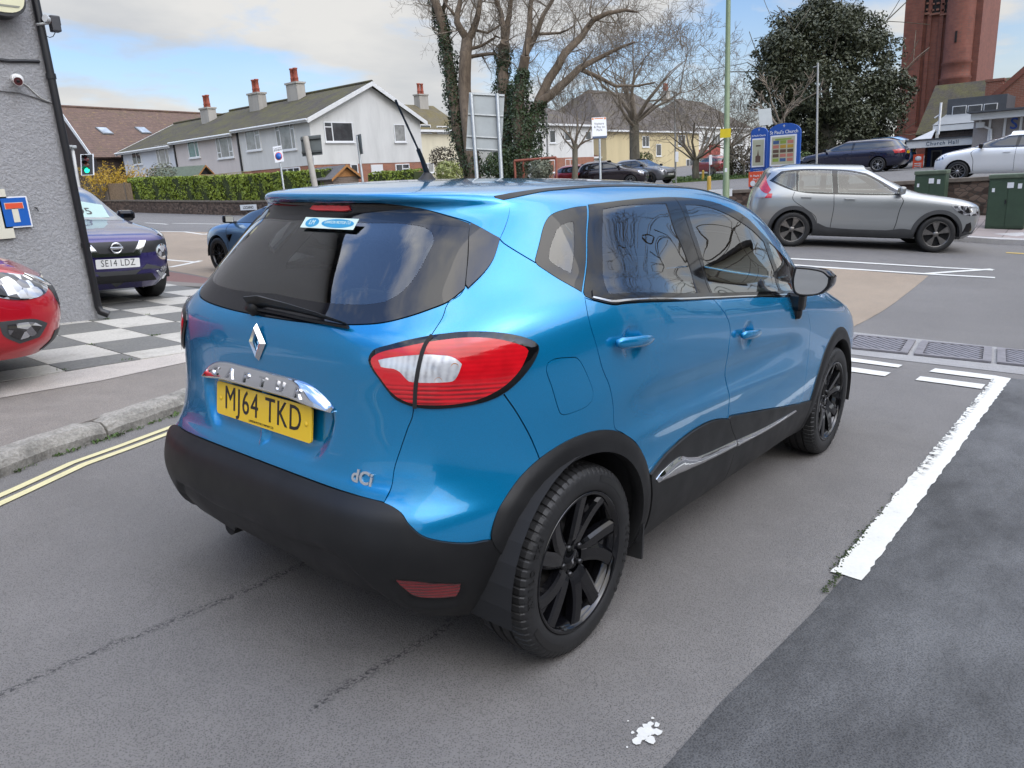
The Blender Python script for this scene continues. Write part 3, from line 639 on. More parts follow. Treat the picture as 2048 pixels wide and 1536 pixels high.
class Face:
 """a vertical wall plane: s along dirh from O, z up"""
 def __init__(s, O, d): s.O = Vector((O[0], O[1], 0)); s.d = Vector((d[0], d[1], 0)).normalized(); s.n = Vector((s.d.y, -s.d.x, 0))
 def px(s, u, v):
  r = Vector(ray(u, v)); c = Vector(CAM_POS); t = (s.O - c).dot(s.n) / r.dot(s.n); P = c + r * t; return ((P - s.O).dot(s.d), P.z)
 def P(s, a, z, o=0.0): q = s.O + s.d * a + s.n * o; return Vector((q.x, q.y, z))
 def slab(s, mb, s0, s1, z0, z1, o0, o1, m=0):
  c = [s.P(a, z, o) for o in (o0, o1) for a, z in ((s0, z0), (s1, z0), (s1, z1), (s0, z1))]
  return mb.add(c, [(0, 3, 2, 1), (4, 5, 6, 7), (0, 1, 5, 4), (1, 2, 6, 5), (2, 3, 7, 6), (3, 0, 4, 7)], m)
def loc(mb, par):
 mb.v = [tuple(Vector(p) - par.location) for p in mb.v]; return mb
def window(par, F, s0, s1, z0, z1, cols=(), rows=(), pane=None, fr=.07, name='window'):
 """framed window proud of the wall; cols/rows give glazing bar positions as fractions (row bars as (col index, fraction))"""
 mb = MB(); o = .05
 F.slab(mb, s0, s1, z0, z0 + fr, -.02, o); F.slab(mb, s0, s1, z1 - fr, z1, -.02, o); F.slab(mb, s0, s0 + fr, z0 + fr, z1 - fr, -.02, o); F.slab(mb, s1 - fr, s1, z0 + fr, z1 - fr, -.02, o)
 F.slab(mb, s0 - .06, s1 + .06, z0 - .08, z0 - .002, -.02, .11)
 ed = [s0 + fr] + [s0 + (s1 - s0) * c for c in cols] + [s1 - fr]
 for c in cols: F.slab(mb, s0 + (s1 - s0) * c - fr * .5, s0 + (s1 - s0) * c + fr * .5, z0 + fr, z1 - fr, -.02, o - .006)
 for k, f in rows: F.slab(mb, ed[k] + .01, ed[k + 1] - .01, z0 + (z1 - z0) * f - fr * .45, z0 + (z1 - z0) * f + fr * .45, -.02, o - .010)
 w = loc(mb, par).build(name, M_UPVC, par)
 mb = MB(); F.slab(mb, s0 + fr * .6, s1 - fr * .6, z0 + fr * .6, z1 - fr * .6, -.01, .018); loc(mb, par).build('pane', pane or M_PANE, w); return w
def pxwin(par, F, a, b, **kw):
 (s0, z1), (s1, z0) = F.px(*a), F.px(*b)
 if s0 > s1: s0, s1 = s1, s0
 return window(par, F, s0, s1, min(z0, z1), max(z0, z1), **kw)
def chimney(par, x, y, z0, z1, w=.95, d=.6, pots=2, along='x', roof=None):
 mb = MB(); mb.box((x, y, (z0 + z1) / 2), (w, d, z1 - z0)); mb.box((x, y, z1 + .05), (w + .14, d + .14, .12)); c = loc(mb, par).build('chimney', M_STACK, roof or par)
 for k in range(pots):
  o = (k - (pots - 1) / 2) * .42; q = (x + (o if along == 'x' else 0), y + (o if along == 'y' else 0))
  mb = MB(); mb.lathe([(.16, z1 + .10), (.15, z1 + .35), (.175, z1 + .38), (.14, z1 + .45), (.135, z1 + .95), (.17, z1 + .98), (.17, z1 + 1.06), (.10, z1 + 1.06)], 12, M=Matrix.Translation((q[0], q[1], 0)) @ Matrix.Identity(4)); mb.build('chimney_pot', M_POT, par) if False else None
  loc(mb, par); mb.v = [tuple(Vector(p)) for p in mb.v]; mb.build('chimney_pot', M_POT, par)
 return c
def slab_poly(mb, pts, th, m=0):
 """thin solid under a planar polygon"""
 n = len(pts); P = [Vector(p) for p in pts]; nr = (P[1] - P[0]).cross(P[2] - P[0]).normalized(); nr = nr if nr.z > 0 else -nr
 Q = [p - nr * th for p in P]; return mb.add(P + Q, [tuple(range(n)), tuple(range(n, 2 * n))[::-1]] + [(i, n + i, n + (i + 1) % n, (i + 1) % n) for i in range(n)], m)
def gable_roof_y(par, x0, x1, y0, y1, ze, zr, xr, mat, o=.35, oy=(.35, .0), barge=True, ends=(True, False), fascia=True):
 """roof with its ridge along y over x0..x1"""
 mb = MB(); sl = (zr - ze) / (xr - x0); zo = ze - sl * o
 ya, yb = y0 - oy[0], y1 + oy[1]
 slab_poly(mb, [(x0 - o, ya, zo), (x0 - o, yb, zo), (xr, yb, zr), (xr, ya, zr)], .10); slab_poly(mb, [(x1 + o, yb, zo), (x1 + o, ya, zo), (xr, ya, zr), (xr, yb, zr)], .10)
 mb.tube([(xr, ya, zr + .02), (xr, yb, zr + .02)], .11, 8)
 r = loc(mb, par).build('roof', mat, par); mb = MB()
 if fascia:
  mb.box((x0 - o + .01, (ya + yb) / 2, zo - .10), (.05, yb - ya, .17)); mb.tube([(x0 - o - .06, ya, zo - .05), (x0 - o - .06, yb, zo - .05)], .065, 8)
 for y, e in ((ya - .03, ends[0]), (yb + .03, ends[1])):
  if e:
   for xa, sg in ((x0 - o, 1), (x1 + o, -1)):
    mb.add([(xa, y - .02, zo - .26), (xr, y - .02, zr - .26), (xr, y - .02, zr + .02), (xa, y - .02, zo + .02), (xa, y + .03, zo - .26), (xr, y + .03, zr - .26), (xr, y + .03, zr + .02), (xa, y + .03, zo + .02)], [(0, 1, 2, 3), (4, 7, 6, 5), (0, 4, 5, 1), (3, 2, 6, 7), (0, 3, 7, 4)])
 if mb.v: loc(mb, par).build('fascia', M_FASCIA, par)
 return r

HX, HY = 28.85, 38.38
def house(name, label, O): h = empty(name, O); tag(h, label, 'house'); return h
# gable-end house
FG, FS = Face((HX, HY), (1, 0)), Face((HX, HY), (0, 1)); FS.n = Vector((-1, 0, 0))
g0 = .45; XR = HX + 5.18; X1 = HX + 9.66
h1 = house('gable_house', 'white rendered house with its wide gable facing the junction and brick ground floor', (HX, HY, g0)); group_h = 'terraced houses behind the hedge'
def walls(par, x0, x1, y0, y1, zb, zs, ze, zr, xr, up, low):
 mb = MB(); mb.box(((x0 + x1) / 2, (y0 + y1) / 2, (zb + zs) / 2 - .5), (x1 - x0 - .06, y1 - y0 - .06, zs - zb + 1.0)); loc(mb, par).build('brick_storey', low, par)
 mb = MB(); mb.prism([(x0, zs), (x1, zs), (x1, ze), (xr, zr - .12), (x0, ze)], y0, y1, 0, 'y'); loc(mb, par).build('wall', up, par)
walls(h1, HX, X1, HY, HY + 8.25, g0, 3.12, 6.0, 8.2, XR, M_RENDER, M_BRICK)
r1 = gable_roof_y(h1, HX, X1, HY, HY + 8.25, 6.02, 8.28, XR, M_MOSSROOF, .38, (.35, 0), ends=(True, False))
pxwin(h1, FG, (646, 243), (708, 284), cols=(.27,), rows=((0, .74),)); pxwin(h1, FG, (786, 248), (812, 284), pane=M_PANEC)
pxwin(h1, FG, (790, 328), (820, 352), cols=(.5,), rows=((1, .6),)); pxwin(h1, FG, (700, 328), (717, 350))
s0, z1 = FG.px(741, 328); s1, _ = FG.px(764, 328); mb = MB(); FG.slab(mb, s0, s1, g0, z1 - .05, -.02, .06); loc(mb, h1).build('door', M_UPVC, h1)
pxwin(h1, FS, (549, 246), (594, 298), cols=(.2, .78), rows=((0, .72), (2, .72)), pane=M_PANEC); pxwin(h1, FS, (489, 262), (524, 299), cols=(.33,), rows=((0, .72),), pane=M_PANEC)
pxwin(h1, FS, (562, 337), (602, 352), cols=(.33, .66)); 
mb = MB(); FS.slab(mb, 8.02, 8.14, g0 - .3, 5.95, .0, .10); loc(mb, h1).build('drainpipe', M_BPIPE, h1)
# chimneys stand where the ridge line carries them
def ridge_at(u, v): return onx(u, v, XR)
q = ridge_at(586, 200); chimney(h1, XR - .7, HY + 7.0, 7.0, 8.95, .7, 1.25, 2, 'y')
# two lower houses stepping down
for k, (ya, yb, dz, mat, low, lb, wins) in enumerate((
 (HY + 8.27, HY + 16.9, -.16, M_RENDP, M_RENDP, 'pinkish white terraced house in the middle of the mossy roofed row', (((374, 280), (401, 314), dict(cols=(.33,), pane=M_PANEG)), ((430, 271), (469, 314), dict(cols=(.24, .76), rows=((0, .25), (2, .25)), pane=M_PANEC)))),
 (HY + 16.92, HY + 25.6, -.34, M_RENDB, M_RENDB, 'white terraced house at the far left end of the mossy roofed row', (((262, 301), (285, 328), dict(cols=(.5,), pane=M_PANE)), ((310, 292), (342, 330), dict(cols=(.26, .76), rows=((0, .78),), pane=M_PANEC)))))):
 h = house('terraced_house', lb, (HX, ya, g0)); walls(h, HX, X1, ya, yb, g0, 3.0, 6.0 + dz, 8.2 + dz, XR, mat, low)
 gable_roof_y(h, HX, X1, ya, yb, 6.02 + dz, 8.28 + dz, XR, M_MOSSROOF, .38, (0, .3 if k else 0), ends=(False, bool(k)))
 for a, b, kw in wins: pxwin(h, FS, a, b, **kw)
 mb = MB(); FS.slab(mb, yb - HY - .12, yb - HY, g0 - .3, 5.9 + dz, .0, .09); loc(mb, h).build('drainpipe', M_BPIPE, h)
 if k == 0: chimney(h, XR - .9, ya + 3.3, 6.8, 8.75, .7, 1.3, 2, 'y')
 else: chimney(h, XR - 1.2, ya + 1.2, 6.6, 8.35, .7, 1.2, 2, 'y')
 h['group'] = group_h
# house standing back behind the gable
FB = Face((X1, HY + 8.6), (1, 0)); h = house('rendered_house', 'cream house with mossy yellow roof and chimney set back behind the gable house', (X1, HY + 8.6, g0))
mb = MB(); mb.box((X1 + 7, HY + 12.4, 3.1), (14, 7.6, 6.4)); loc(mb, h).build('wall', M_RENDC, h)
mb = MB(); ya, yb = HY + 8.2, HY + 16.6; ym = (ya + yb) / 2
slab_poly(mb, [(X1 - .3, ya, 6.15), (X1 + 14.3, ya, 6.15), (X1 + 14.3, ym, 8.7), (X1 - .3, ym, 8.7)], .1); slab_poly(mb, [(X1 - .3, ym, 8.7), (X1 + 14.3, ym, 8.7), (X1 + 14.3, yb, 6.15), (X1 - .3, yb, 6.15)], .1); loc(mb, h).build('roof', M_YROOF, h)
mb = MB(); mb.box((X1 + 7, ya + .02, 6.05), (14.4, .06, .2)); loc(mb, h).build('fascia', M_FASCIA, h)
pxwin(h, FB, (839, 249), (862, 266), cols=()); pxwin(h, FB, (873, 252), (897, 267), cols=(.5,)); pxwin(h, FB, (843, 326), (868, 345), cols=(.5,), pane=M_PANEC); q = ony(838, 205, ym)
chimney(h, q.x, ym - .3, 7.9, 9.5, 1.1, .75, 2, 'x')
# brown roofed house far left
hb = house('brown_roof_house', 'large house with steep brown pantile roof and two skylights behind the terrace', (24, 58, .8))
bl_, brr = at(116, 213, 66), at(470, 223, 82); el = at(186, 314, 62)
dr = (brr - bl_); dr.z = 0; dr.normalize(); perp = Vector((dr.y, -dr.x, 0)); run = max(.5, (el - bl_).dot(perp)); 
A0 = bl_; A1 = bl_ + dr * 26; pe = at(187, 314, 61.5) - A0; zE = A0.z + pe.z; pe.z = 0; Lw = pe.length; perp = pe.normalized()
B0 = A0 + perp * Lw; B0.z = zE; B1 = A1 + perp * Lw; B1.z = zE; C0 = A0 - perp * Lw; C0.z = zE; C1 = A1 - perp * Lw; C1.z = zE
mb = MB(); slab_poly(mb, [B0, B1, A1, A0], .12); slab_poly(mb, [A0, A1, C1, C0], .12); mb.tube([A0 + Vector((0, 0, .03)), A1 + Vector((0, 0, .03))], .13, 8); rb = loc(mb, hb).build('roof', M_BROWNROOF, hb)
mb = MB(); i0, i1 = A0 + dr * .35, A1 - dr * .3
mb.add([tuple(p) for p in [i0 + perp * (Lw - .5) + Vector((0, 0, zE - .1 - i0.z)), i0 - Vector((0, 0, .3)), i0 - perp * (Lw - .5) + Vector((0, 0, zE - .1 - i0.z)), i0 - perp * (Lw - .5) + Vector((0, 0, -.5 - i0.z)), i0 + perp * (Lw - .5) + Vector((0, 0, -.5 - i0.z))]] +
  [tuple(p) for p in [i1 + perp * (Lw - .5) + Vector((0, 0, zE - .1 - i1.z)), i1 - Vector((0, 0, .3)), i1 - perp * (Lw - .5) + Vector((0, 0, zE - .1 - i1.z)), i1 - perp * (Lw - .5) + Vector((0, 0, -.5 - i1.z)), i1 + perp * (Lw - .5) + Vector((0, 0, -.5 - i1.z))]],
  [(0, 1, 2, 3, 4), (9, 8, 7, 6, 5), (0, 4, 9, 5), (2, 7, 8, 3)]); loc(mb, hb).build('wall', tile_mat('dark hung tiles', (.075, .05, .042), (.09, .08, .05), .3), hb)
mb = MB()
for P_, Q_ in ((A0, B0), (A0, C0)):
 d_ = (Q_ - P_); a_ = P_ - dr * .05; mb.add([a_ + Vector((0, 0, .06)), a_ + d_ + Vector((0, 0, .06)), a_ + d_ - Vector((0, 0, .32)), a_ - Vector((0, 0, .42)), a_ - dr * .05 + Vector((0, 0, .06)), a_ - dr * .05 + d_ + Vector((0, 0, .06)), a_ - dr * .05 + d_ - Vector((0, 0, .32)), a_ - dr * .05 - Vector((0, 0, .42))], [(0, 1, 2, 3), (4, 7, 6, 5), (0, 4, 5, 1), (3, 2, 6, 7)])
loc(mb, hb).build('fascia', M_FASCIA, hb)
nr = (B1 - B0).cross(A0 - B0).normalized(); nr = nr if nr.z > 0 else -nr
def roofhit(u, v): r = Vector(ray(u, v)); c = Vector(CAM_POS); t = (A0 - c).dot(nr) / r.dot(nr); return c + r * t
upv = (A0 - B0).normalized()
for u, v in ((209, 263), (286, 262)):
 c = roofhit(u, v); mb = MB(); M = frame(c, dr, upv); mb.box((0, 0, .06), (1.0, 1.15, .12), 0, M=M); sk = loc(mb, hb).build('skylight', flat('grey window frame', (.16, .17, .18), .4), rb); sk.parent = rb
 mb = MB(); mb.box((0, 0, .125), (.80, .95, .02), 0, M=M); loc(mb, hb).build('pane', _pane('sky pane', (.45, .50, .54)), hb).parent = rb
# houses further right, seen between the bare trees
def hip_house(name, label, a, b, zbase, u_ridge, v_ridge, Y, depth, wall_m, roof_m, wins=(), brick=None, brick_v=None, zr_add=0):
 """front wall on the plane y=Y between eaves pixels a and b"""
 p0, p1 = ony(*a, Y), ony(*b, Y); ze = (p0.z + p1.z) / 2; x0, x1 = p0.x, p1.x; h = house(name, label, (x0, Y, zbase)); F = Face((x0, Y), (1, 0)); ym = Y + depth / 2
 pr = ony(u_ridge, v_ridge, ym); zr = pr.z; rl = max(.2, (x1 - x0) / 2 - depth / 2); xm = pr.x if abs(pr.x - (x0 + x1) / 2) < (x1 - x0) * .3 else (x0 + x1) / 2
 mb = MB(); mb.box(((x0 + x1) / 2, ym, (zbase - 1 + ze) / 2), (x1 - x0, depth, ze - zbase + 1)); loc(mb, h).build('wall', wall_m, h); o = .4
 E = [(x0 - o, Y - o, ze), (x1 + o, Y - o, ze), (x1 + o, Y + depth + o, ze), (x0 - o, Y + depth + o, ze)]; R0, R1 = (xm - rl, ym, zr), (xm + rl, ym, zr)
 mb = MB(); V = E + [R0, R1]; mb.add(V, [(0, 1, 5, 4), (1, 2, 5), (2, 3, 4, 5), (3, 0, 4), (0, 3, 2, 1)]); loc(mb, h).build('roof', roof_m, h)
 mb = MB(); mb.box(((x0 + x1) / 2, Y - o, ze - .08), (x1 - x0 + 2 * o, .08, .18)); mb.box((x0 - o, ym, ze - .08), (.08, depth + 2 * o, .18)); loc(mb, h).build('fascia', M_FASCIA, h)
 if brick: zb = ony(1100, brick_v, Y).z; mb = MB(); F.slab(mb, .02, x1 - x0 - .02, zbase - .6, zb, -.05, .02); loc(mb, h).build('brick_storey', brick, h)
 for a_, b_, kw in wins: pxwin(h, F, a_, b_, **kw)
 return h, F, x0, x1, ze
h2, F2, x0, x1, ze = hip_house('hip_roof_house', 'white hip roofed house with orange brick ground floor between ivy tree and small bare tree', (1068, 252), (1186, 246), .9, 1128, 206, 42.0, 9.5, M_RENDER, M_GREYROOF,
 (((1072, 262), (1084, 290), dict()), ((1098, 260), (1111, 286), dict()), ((1128, 262), (1141, 282), dict()), ((1170, 262), (1182, 280), dict()), ((1130, 318), (1150, 345), dict(cols=(.5,))), ((1096, 320), (1110, 345), dict()), ((1060, 318), (1088, 345), dict(pane=M_PANE, cols=(.5,)))), M_BRICK, 316)
hip_house('brick_garage', 'low brown roofed garage between white house and cream house', (1170, 315), (1228, 312), .9, 1196, 301, 44.0, 6.0, M_RENDER, tile_mat('dark red tiles', (.16, .07, .05), (.1, .08, .05), .2), (((1180, 320), (1222, 348), dict(pane=M_UPVC)),))
h3, F3, x0, x1, ze = hip_house('cream_house', 'large cream house with tall brown hipped roof behind the big bare tree', (1212, 268), (1398, 258), .9, 1322, 193, 43.0, 12.0, M_RENDY, M_GREYROOF,
 (((1284, 272), (1298, 294), dict(cols=(.5,))), ((1312, 288), (1322, 312), dict()), ((1372, 318), (1386, 345), dict(cols=(.5,))), ((1396 - 40, 270), (1396 - 26, 292), dict(cols=(.5,)))))
p = ony(1338, 186, 48.5); chimney(h3, p.x, 49.0, p.z - 1.2, p.z + .2, 1.1, .8, 3, 'x')
h4, F4, x0, x1, ze = hip_house('bay_house', 'white and red tile hung house with bay windows beside the green lamp post', (1388, 262), (1500, 250), .9, 1450, 208, 46.0, 11.0, M_RENDER, M_GREYROOF,
 (((1404, 272), (1418, 290), dict(cols=(.5,))), ((1424, 270), (1440, 292), dict(cols=(.33, .66))), ((1372, 318), (1386, 344), dict()), ((1398, 318), (1412, 344), dict(cols=(.5,))), ((1418, 312), (1432, 345), dict(cols=(.5,))), ((1470, 270), (1485, 290), dict())))
M_TILEHUNG = flat('red hung tiles', (.27, .06, .045), .8, 0, .25, 10)
for a, b in (((1375, 300), (1414, 316)), ((1418, 290), (1436, 310))):
 (s0, z1), (s1, z0) = F4.px(*a), F4.px(*b); mb = MB(); F4.slab(mb, s0, s1, z0, z1, -.02, .35); loc(mb, h4).build('tile_hanging', M_TILEHUNG, h4)

# ---------------------------------------------------------------- church, tower and hall on the right
CX = 66.0
M_CBRICK = brick_mat('dark church brick', (.150, .050, .036), (.195, .070, .046), (.12, .07, .055), .55, .5); M_CBRICK2 = brick_mat('church brick', (.18, .066, .044), (.23, .09, .058), (.24, .17, .13), .8, .3)
tw = empty('church_tower', (CX, 10.5, 1.4)); tag(tw, 'tall dark red brick church tower with round stair turret and slit louvres', 'tower')
a, b, c, d = onx(1797, 250, CX).y, onx(1884, 120, CX).y, onx(1948, 120, CX).y, onx(1962, 60, CX).y
mb = MB(); mb.box((CX + 4, (a + d) / 2, 10), (8, a - d, 24)); loc(mb, tw).build('wall', M_CBRICK, tw)
mb = MB()
for y0, y1, o in ((a + .05, a - 1.25, .35), (d + .75, d - .05, .35)): mb.box((CX - o / 2, (y0 + y1) / 2, 9.5), (o, abs(y0 - y1), 23))
for y in (a - 1.62, b + .25): mb.box((CX - .07, y, 9.0), (.14, .26, 13))
loc(mb, tw).build('buttress', M_CBRICK, tw)
mb = MB(); rt = (b - c) / 2 * .93; yc = (b + c) / 2; z1, z2 = onx(1910, 128, CX).z, onx(1910, 158, CX).z
mb.lathe([(rt * 1.08, -1), (rt * 1.08, z2 - .1), (rt * 1.14, z2), (rt * 1.0, z2 + .15), (rt * 1.0, z1 - .1), (rt * 1.07, z1), (rt * .97, z1 + .2), (rt * .97, 24)], 28, M=Matrix.Translation((CX - .25, yc, 0)), sm=True); tu = loc(mb, tw).build('turret', M_CBRICK, tw)
M_SLIT = flat('dark slit', (.012, .01, .01), .9)
for u, v in ((1912, 73), (1904, 167)):
 p = onx(u, v, CX - .25 - rt); mb = MB(); mb.box(p + Vector((-.0, 0, 0)), (.10, .13, .75)); loc(mb, tw).build('slit', M_SLIT, tu)
for u in (1851, 1871, 1892):
 p = onx(u, 20, CX); mb = MB(); mb.box((CX - .02, p.y, p.z + 2.4), (.10, .62, 5.2)); lv = loc(mb, tw).build('louvre_window', M_SLIT, tw); mb = MB()
 for z in np.arange(p.z, p.z + 4.6, .42):
  for s in (-1, 1): mb.box((CX - .10, p.y + s * .16, z), (.08, .20, .13), M=None)
 mb.box((CX - .12, p.y, p.z - .28), (.14, .72, .14)); loc(mb, tw).build('louvres', M_CBRICK2, lv)
mb = MB(); zb = onx(1840, 258, CX).z; mb.box((CX - .25, (a + d) / 2, zb), (.5, a - d + .3, .35)); mb.box((CX - .3, (a + d) / 2, (zb - 2) / 2), (.55, a - d + .25, zb + 1.6)); loc(mb, tw).build('plinth', M_CBRICK, tw)
mb = MB(); p = onx(1822, 150, CX); mb.tube([(CX - .10, d + 1.0, 1), (CX - .10, d + 1.0, 22)], .09, 8); loc(mb, tw).build('drainpipe', M_BPIPE, tw)
# nave and transept gable
ch = empty('church_nave', (52, 4, 1.2)); tag(ch, 'red brick church nave with mossy roof and gable right of the tower', 'church')
p1, p2 = onx(1962, 160, 58), onx(2010, 152, 58); NX = 56.0
ga = [onx(u, v, 50) for u, v in ((2000, 180), (2048, 138), (2100, 95))]; gy0 = onx(1995, 200, 50).y
sl = (ga[1].z - ga[0].z) / (ga[0].y - ga[1].y); zt = ga[0].z; ya = ga[0].y
mb = MB(); mb.prism([(ya + .6, -1), (ya + .6, zt - sl * .6), (ya - 5, zt + sl * 5), (ya - 10.6, zt - sl * .6), (ya - 10.6, -1)], 50, 66, 0, 'x'); loc(mb, ch).build('wall', M_CBRICK2, ch)
mb = MB(); mb.add([(49.9, ya + .7, zt - sl * .7 - .25), (49.9, ya - 5, zt + sl * 5 - .25), (49.9, ya - 5, zt + sl * 5 + .15), (49.9, ya + .7, zt - sl * .7 + .15), (50.3, ya + .7, zt - sl * .7 + .15), (50.3, ya - 5, zt + sl * 5 + .15)], [(0, 1, 2, 3), (3, 2, 5, 4)]); loc(mb, ch).build('coping', M_CBRICK, ch)
q0, q1 = onx(1955, 162, 60), onx(2020, 150, 60)
mb = MB(); slab_poly(mb, [(55, q0.y + 2.5, 2.8), (55, ya - 2, 2.8), (60, ya - 2, q0.z), (60, q0.y + 2.5, q0.z)], .2); loc(mb, ch).build('roof', M_MOSSROOF, ch)
p = onx(1990, 178, 56); mb = MB(); mb.box((56, p.y, p.z - .6), (.9, .9, 2.2)); mb.box((56, p.y, p.z + .5), (1.0, 1.0, .15)); loc(mb, ch).build('chimney', M_CBRICK2, ch)
# church hall: flat canopy with lettering, blue entrance, dark dormer box, pebble-dashed wing with blue letters
HALL = 40.0; hl = empty('church_hall', (HALL, 5, .5)); tag(hl, 'flat roofed church hall with white lettered canopy and blue entrance doors', 'building')
def yz(u, v, X): p = onx(u, v, X); return p.y, p.z
def xbox(mb, X0, X1, a, b, m=0):
 (ya, za), (yb, zb) = yz(*a, X0), yz(*b, X0); mb.box(((X0 + X1) / 2, (ya + yb) / 2, (za + zb) / 2), (abs(X1 - X0), abs(ya - yb), abs(za - zb)), m); return mb
M_DKCLAD = flat('dark grey cladding', (.055, .06, .068), .6, 0, .12); M_HBLUE = flat('deep blue door paint', (.012, .045, .17), .4, 0, .1); M_DKTILE = brick_mat('dark tile hanging', (.035, .028, .026), (.05, .04, .036), (.015, .013, .012), .6, .2); M_PEBBLE = flat('grey pebbledash', (.33, .30, .285), .95, 0, .18, 30); M_SHEET = flat('grey felt roof', (.20, .21, .215), .7, 0, .1)
mb = MB(); zc = yz(1900, 285, HALL)[1]; yl, yr = yz(1813, 284, HALL)[0], yz(1985, 270, HALL)[0]
mb.box((HALL + 4.2, (yl + yr) / 2 - .2, (zc - 1.3) / 2), (6.4, yl - yr - .9, zc + 1.1)); loc(mb, hl).build('wall', M_CBRICK2, hl)
mb = MB(); (y0, z0), (y1, z1) = yz(1813, 284, HALL - 1.2), yz(1962, 287, HALL - 1.2); zt_ = yz(1813, 283, HALL - 1.2)[1]; zb_ = yz(1813, 297.5, HALL - 1.2)[1]
mb.box((HALL + .3, (y0 + y1) / 2, (zt_ + zb_) / 2), (3.0, y0 - y1, zt_ - zb_)); cn = loc(mb, hl).build('canopy', M_FASCIA, hl)
mb = MB(); mb.box((HALL + .28, (y0 + y1) / 2, zt_ + .03), (3.1, y0 - y1 + .1, .05)); loc(mb, hl).build('roof_edge', M_DKCLAD, hl)
mb = MB(); yc_ = (yz(1853, 285, HALL - 1.2)[0] + yz(1917, 280, HALL - 1.2)[0]) / 2; zc_ = (zt_ + zb_) / 2 - .01
put(mb, text_mesh('Church Hall', .235, .006, .003, .92, spacing=1.25), frame((HALL - 1.215, yc_, zc_), (0, -1, 0), (0, 0, 1))); loc(mb, hl).build('lettering', flat('slate blue letters', (.06, .10, .16), .5), cn)
mb = MB(); xbox(mb, HALL + .6, HALL + .95, (1856, 293), (1943, 345)); dd_ = loc(mb, hl).build('entrance_screen', M_HBLUE, hl)
mb = MB(); xbox(mb, HALL + .52, HALL + .6, (1863, 301), (1880, 345)); loc(mb, hl).build('door', flat('grey door frame', (.30, .32, .33), .4), hl); mb = MB(); xbox(mb, HALL + .48, HALL + .53, (1865.5, 304), (1877.5, 340)); loc(mb, hl).build('pane', M_PANE, hl)
mb = MB(); xbox(mb, HALL + .5, HALL + .58, (1898, 308), (1906, 319)); loc(mb, hl).build('notice', M_SWHITE, hl)
mb = MB(); xbox(mb, HALL - .1, HALL + .05, (1945, 280), (1962, 292)); loc(mb, hl).build('box', flat('cream box', (.62, .60, .52), .5), hl)
mb = MB(); X = HALL + .9; (ya_, z1_), (yb_, z0_) = yz(1868, 252, X), yz(1950, 281, X); mb.box((X + 2.5, (ya_ + yb_) / 2, (z0_ + z1_) / 2 - .2), (5, ya_ - yb_, z1_ - z0_ + .5)); loc(mb, hl).build('tile_hung_wall', M_DKTILE, hl)
mb = MB(); xbox(mb, X - .12, X + .05, (1866, 252), (1950, 257)); xbox(mb, X - .10, X + .05, (1872, 256), (1876, 278)); loc(mb, hl).build('fascia', M_FASCIA, hl)
mb = MB(); (ya_, z1_), (yb_, z0_) = yz(1868, 251, X), yz(1952, 240, X); mb.add([(X - .15, ya_ + .05, z1_), (X - .15, yb_, z1_), (X + 3.2, yb_, z1_ + .62), (X + 3.2, ya_ + .05, z1_ + .62)], [(0, 1, 2, 3)]); loc(mb, hl).build('roof', M_SHEET, hl)
X = HALL + 3.8; mb = MB(); (ya_, z1_), (yb_, z0_) = yz(1896, 199, X), yz(2009, 245, X); mb.box((X + 1.6, (ya_ + yb_) / 2, (z0_ + z1_) / 2 - .3), (3.2, ya_ - yb_, z1_ - z0_ + .6)); bx_ = loc(mb, hl).build('dormer_box', M_DKCLAD, hl)
for a_, b_ in (((1905, 213), (1931, 237)), ((1936, 211), (1962, 235)), ((1968, 208), (1993, 230))):
 mb = MB(); xbox(mb, X - .10, X + .02, a_, b_); w_ = loc(mb, hl).build('window', M_UPVC, hl); mb = MB(); xbox(mb, X - .14, X - .09, (a_[0] + 1.5, a_[1] + 1), (b_[0] - 1.5, b_[1] - 1.5)); loc(mb, hl).build('pane', M_PANE, hl).parent = w_; 
mb = MB(); (yq, zq) = yz(1880, 233, HALL - .2); xq = HALL - .2; mb.tube([(xq, yq, zq - .8), (xq, yq, yz(1884, 205, xq)[1])], .05, 8); mb.tube([(xq, yq, zq + .1), (xq, yq + .22, zq - .05)], .03, 6); loc(mb, hl).build('vent_pipe', M_UPVC, hl)
mb = MB(); (ya_, z1_), (yb_, z0_) = yz(1830, 283, HALL + .8), yz(1868, 258, HALL + .8); mb.add([(HALL - .2, ya_, zt_ + .05), (HALL - .2, yb_ - .1, zt_ + .05), (HALL + .7, yb_ - .1, z0_), (HALL + 2.2, ya_ - .1, zt_ + .05), (HALL + 2, yb_, z0_)], [(0, 1, 2), (0, 2, 4, 3)]); loc(mb, hl).build('lean_to_roof', flat('pale grey sheet', (.40, .41, .42), .5), hl)
wg = empty('hall_wing', (36, 0, .5)); tag(wg, 'grey pebbledashed hall wing with white posts and large blue wall letters', 'building')
X = 36.0; mb = MB(); (ya_, z1_), (_, z0_) = yz(1945, 229, X), yz(1945, 300, X); mb.box((X + 3.2, ya_ - 6, z1_ / 2 - .52), (6, 11.9, z1_ + 1.0)); loc(mb, wg).build('wall', M_PEBBLE, wg)
mb = MB(); zf0, zf1 = yz(1943, 241, X - .5)[1], yz(1943, 228, X - .5)[1]; yf = yz(1943, 228, X - .5)[0]; mb.box((X + 2.5, yf - 6.2, (zf0 + zf1) / 2), (6.2, 12.4, zf1 - zf0)); loc(mb, wg).build('fascia', M_FASCIA, wg); mb = MB(); mb.box((X + 2.4, yf - 6.2, zf1 + .05), (6.5, 12.6, .07)); loc(mb, wg).build('roof', M_DKCLAD, wg)
for u in (1980, 2010, 2042):
 y = yz(u, 250, X + .18)[0]; mb = MB(); mb.box((X + .16, y, zf0 / 2), (.10, .085, zf0)); loc(mb, wg).build('post', M_UPVC, wg)
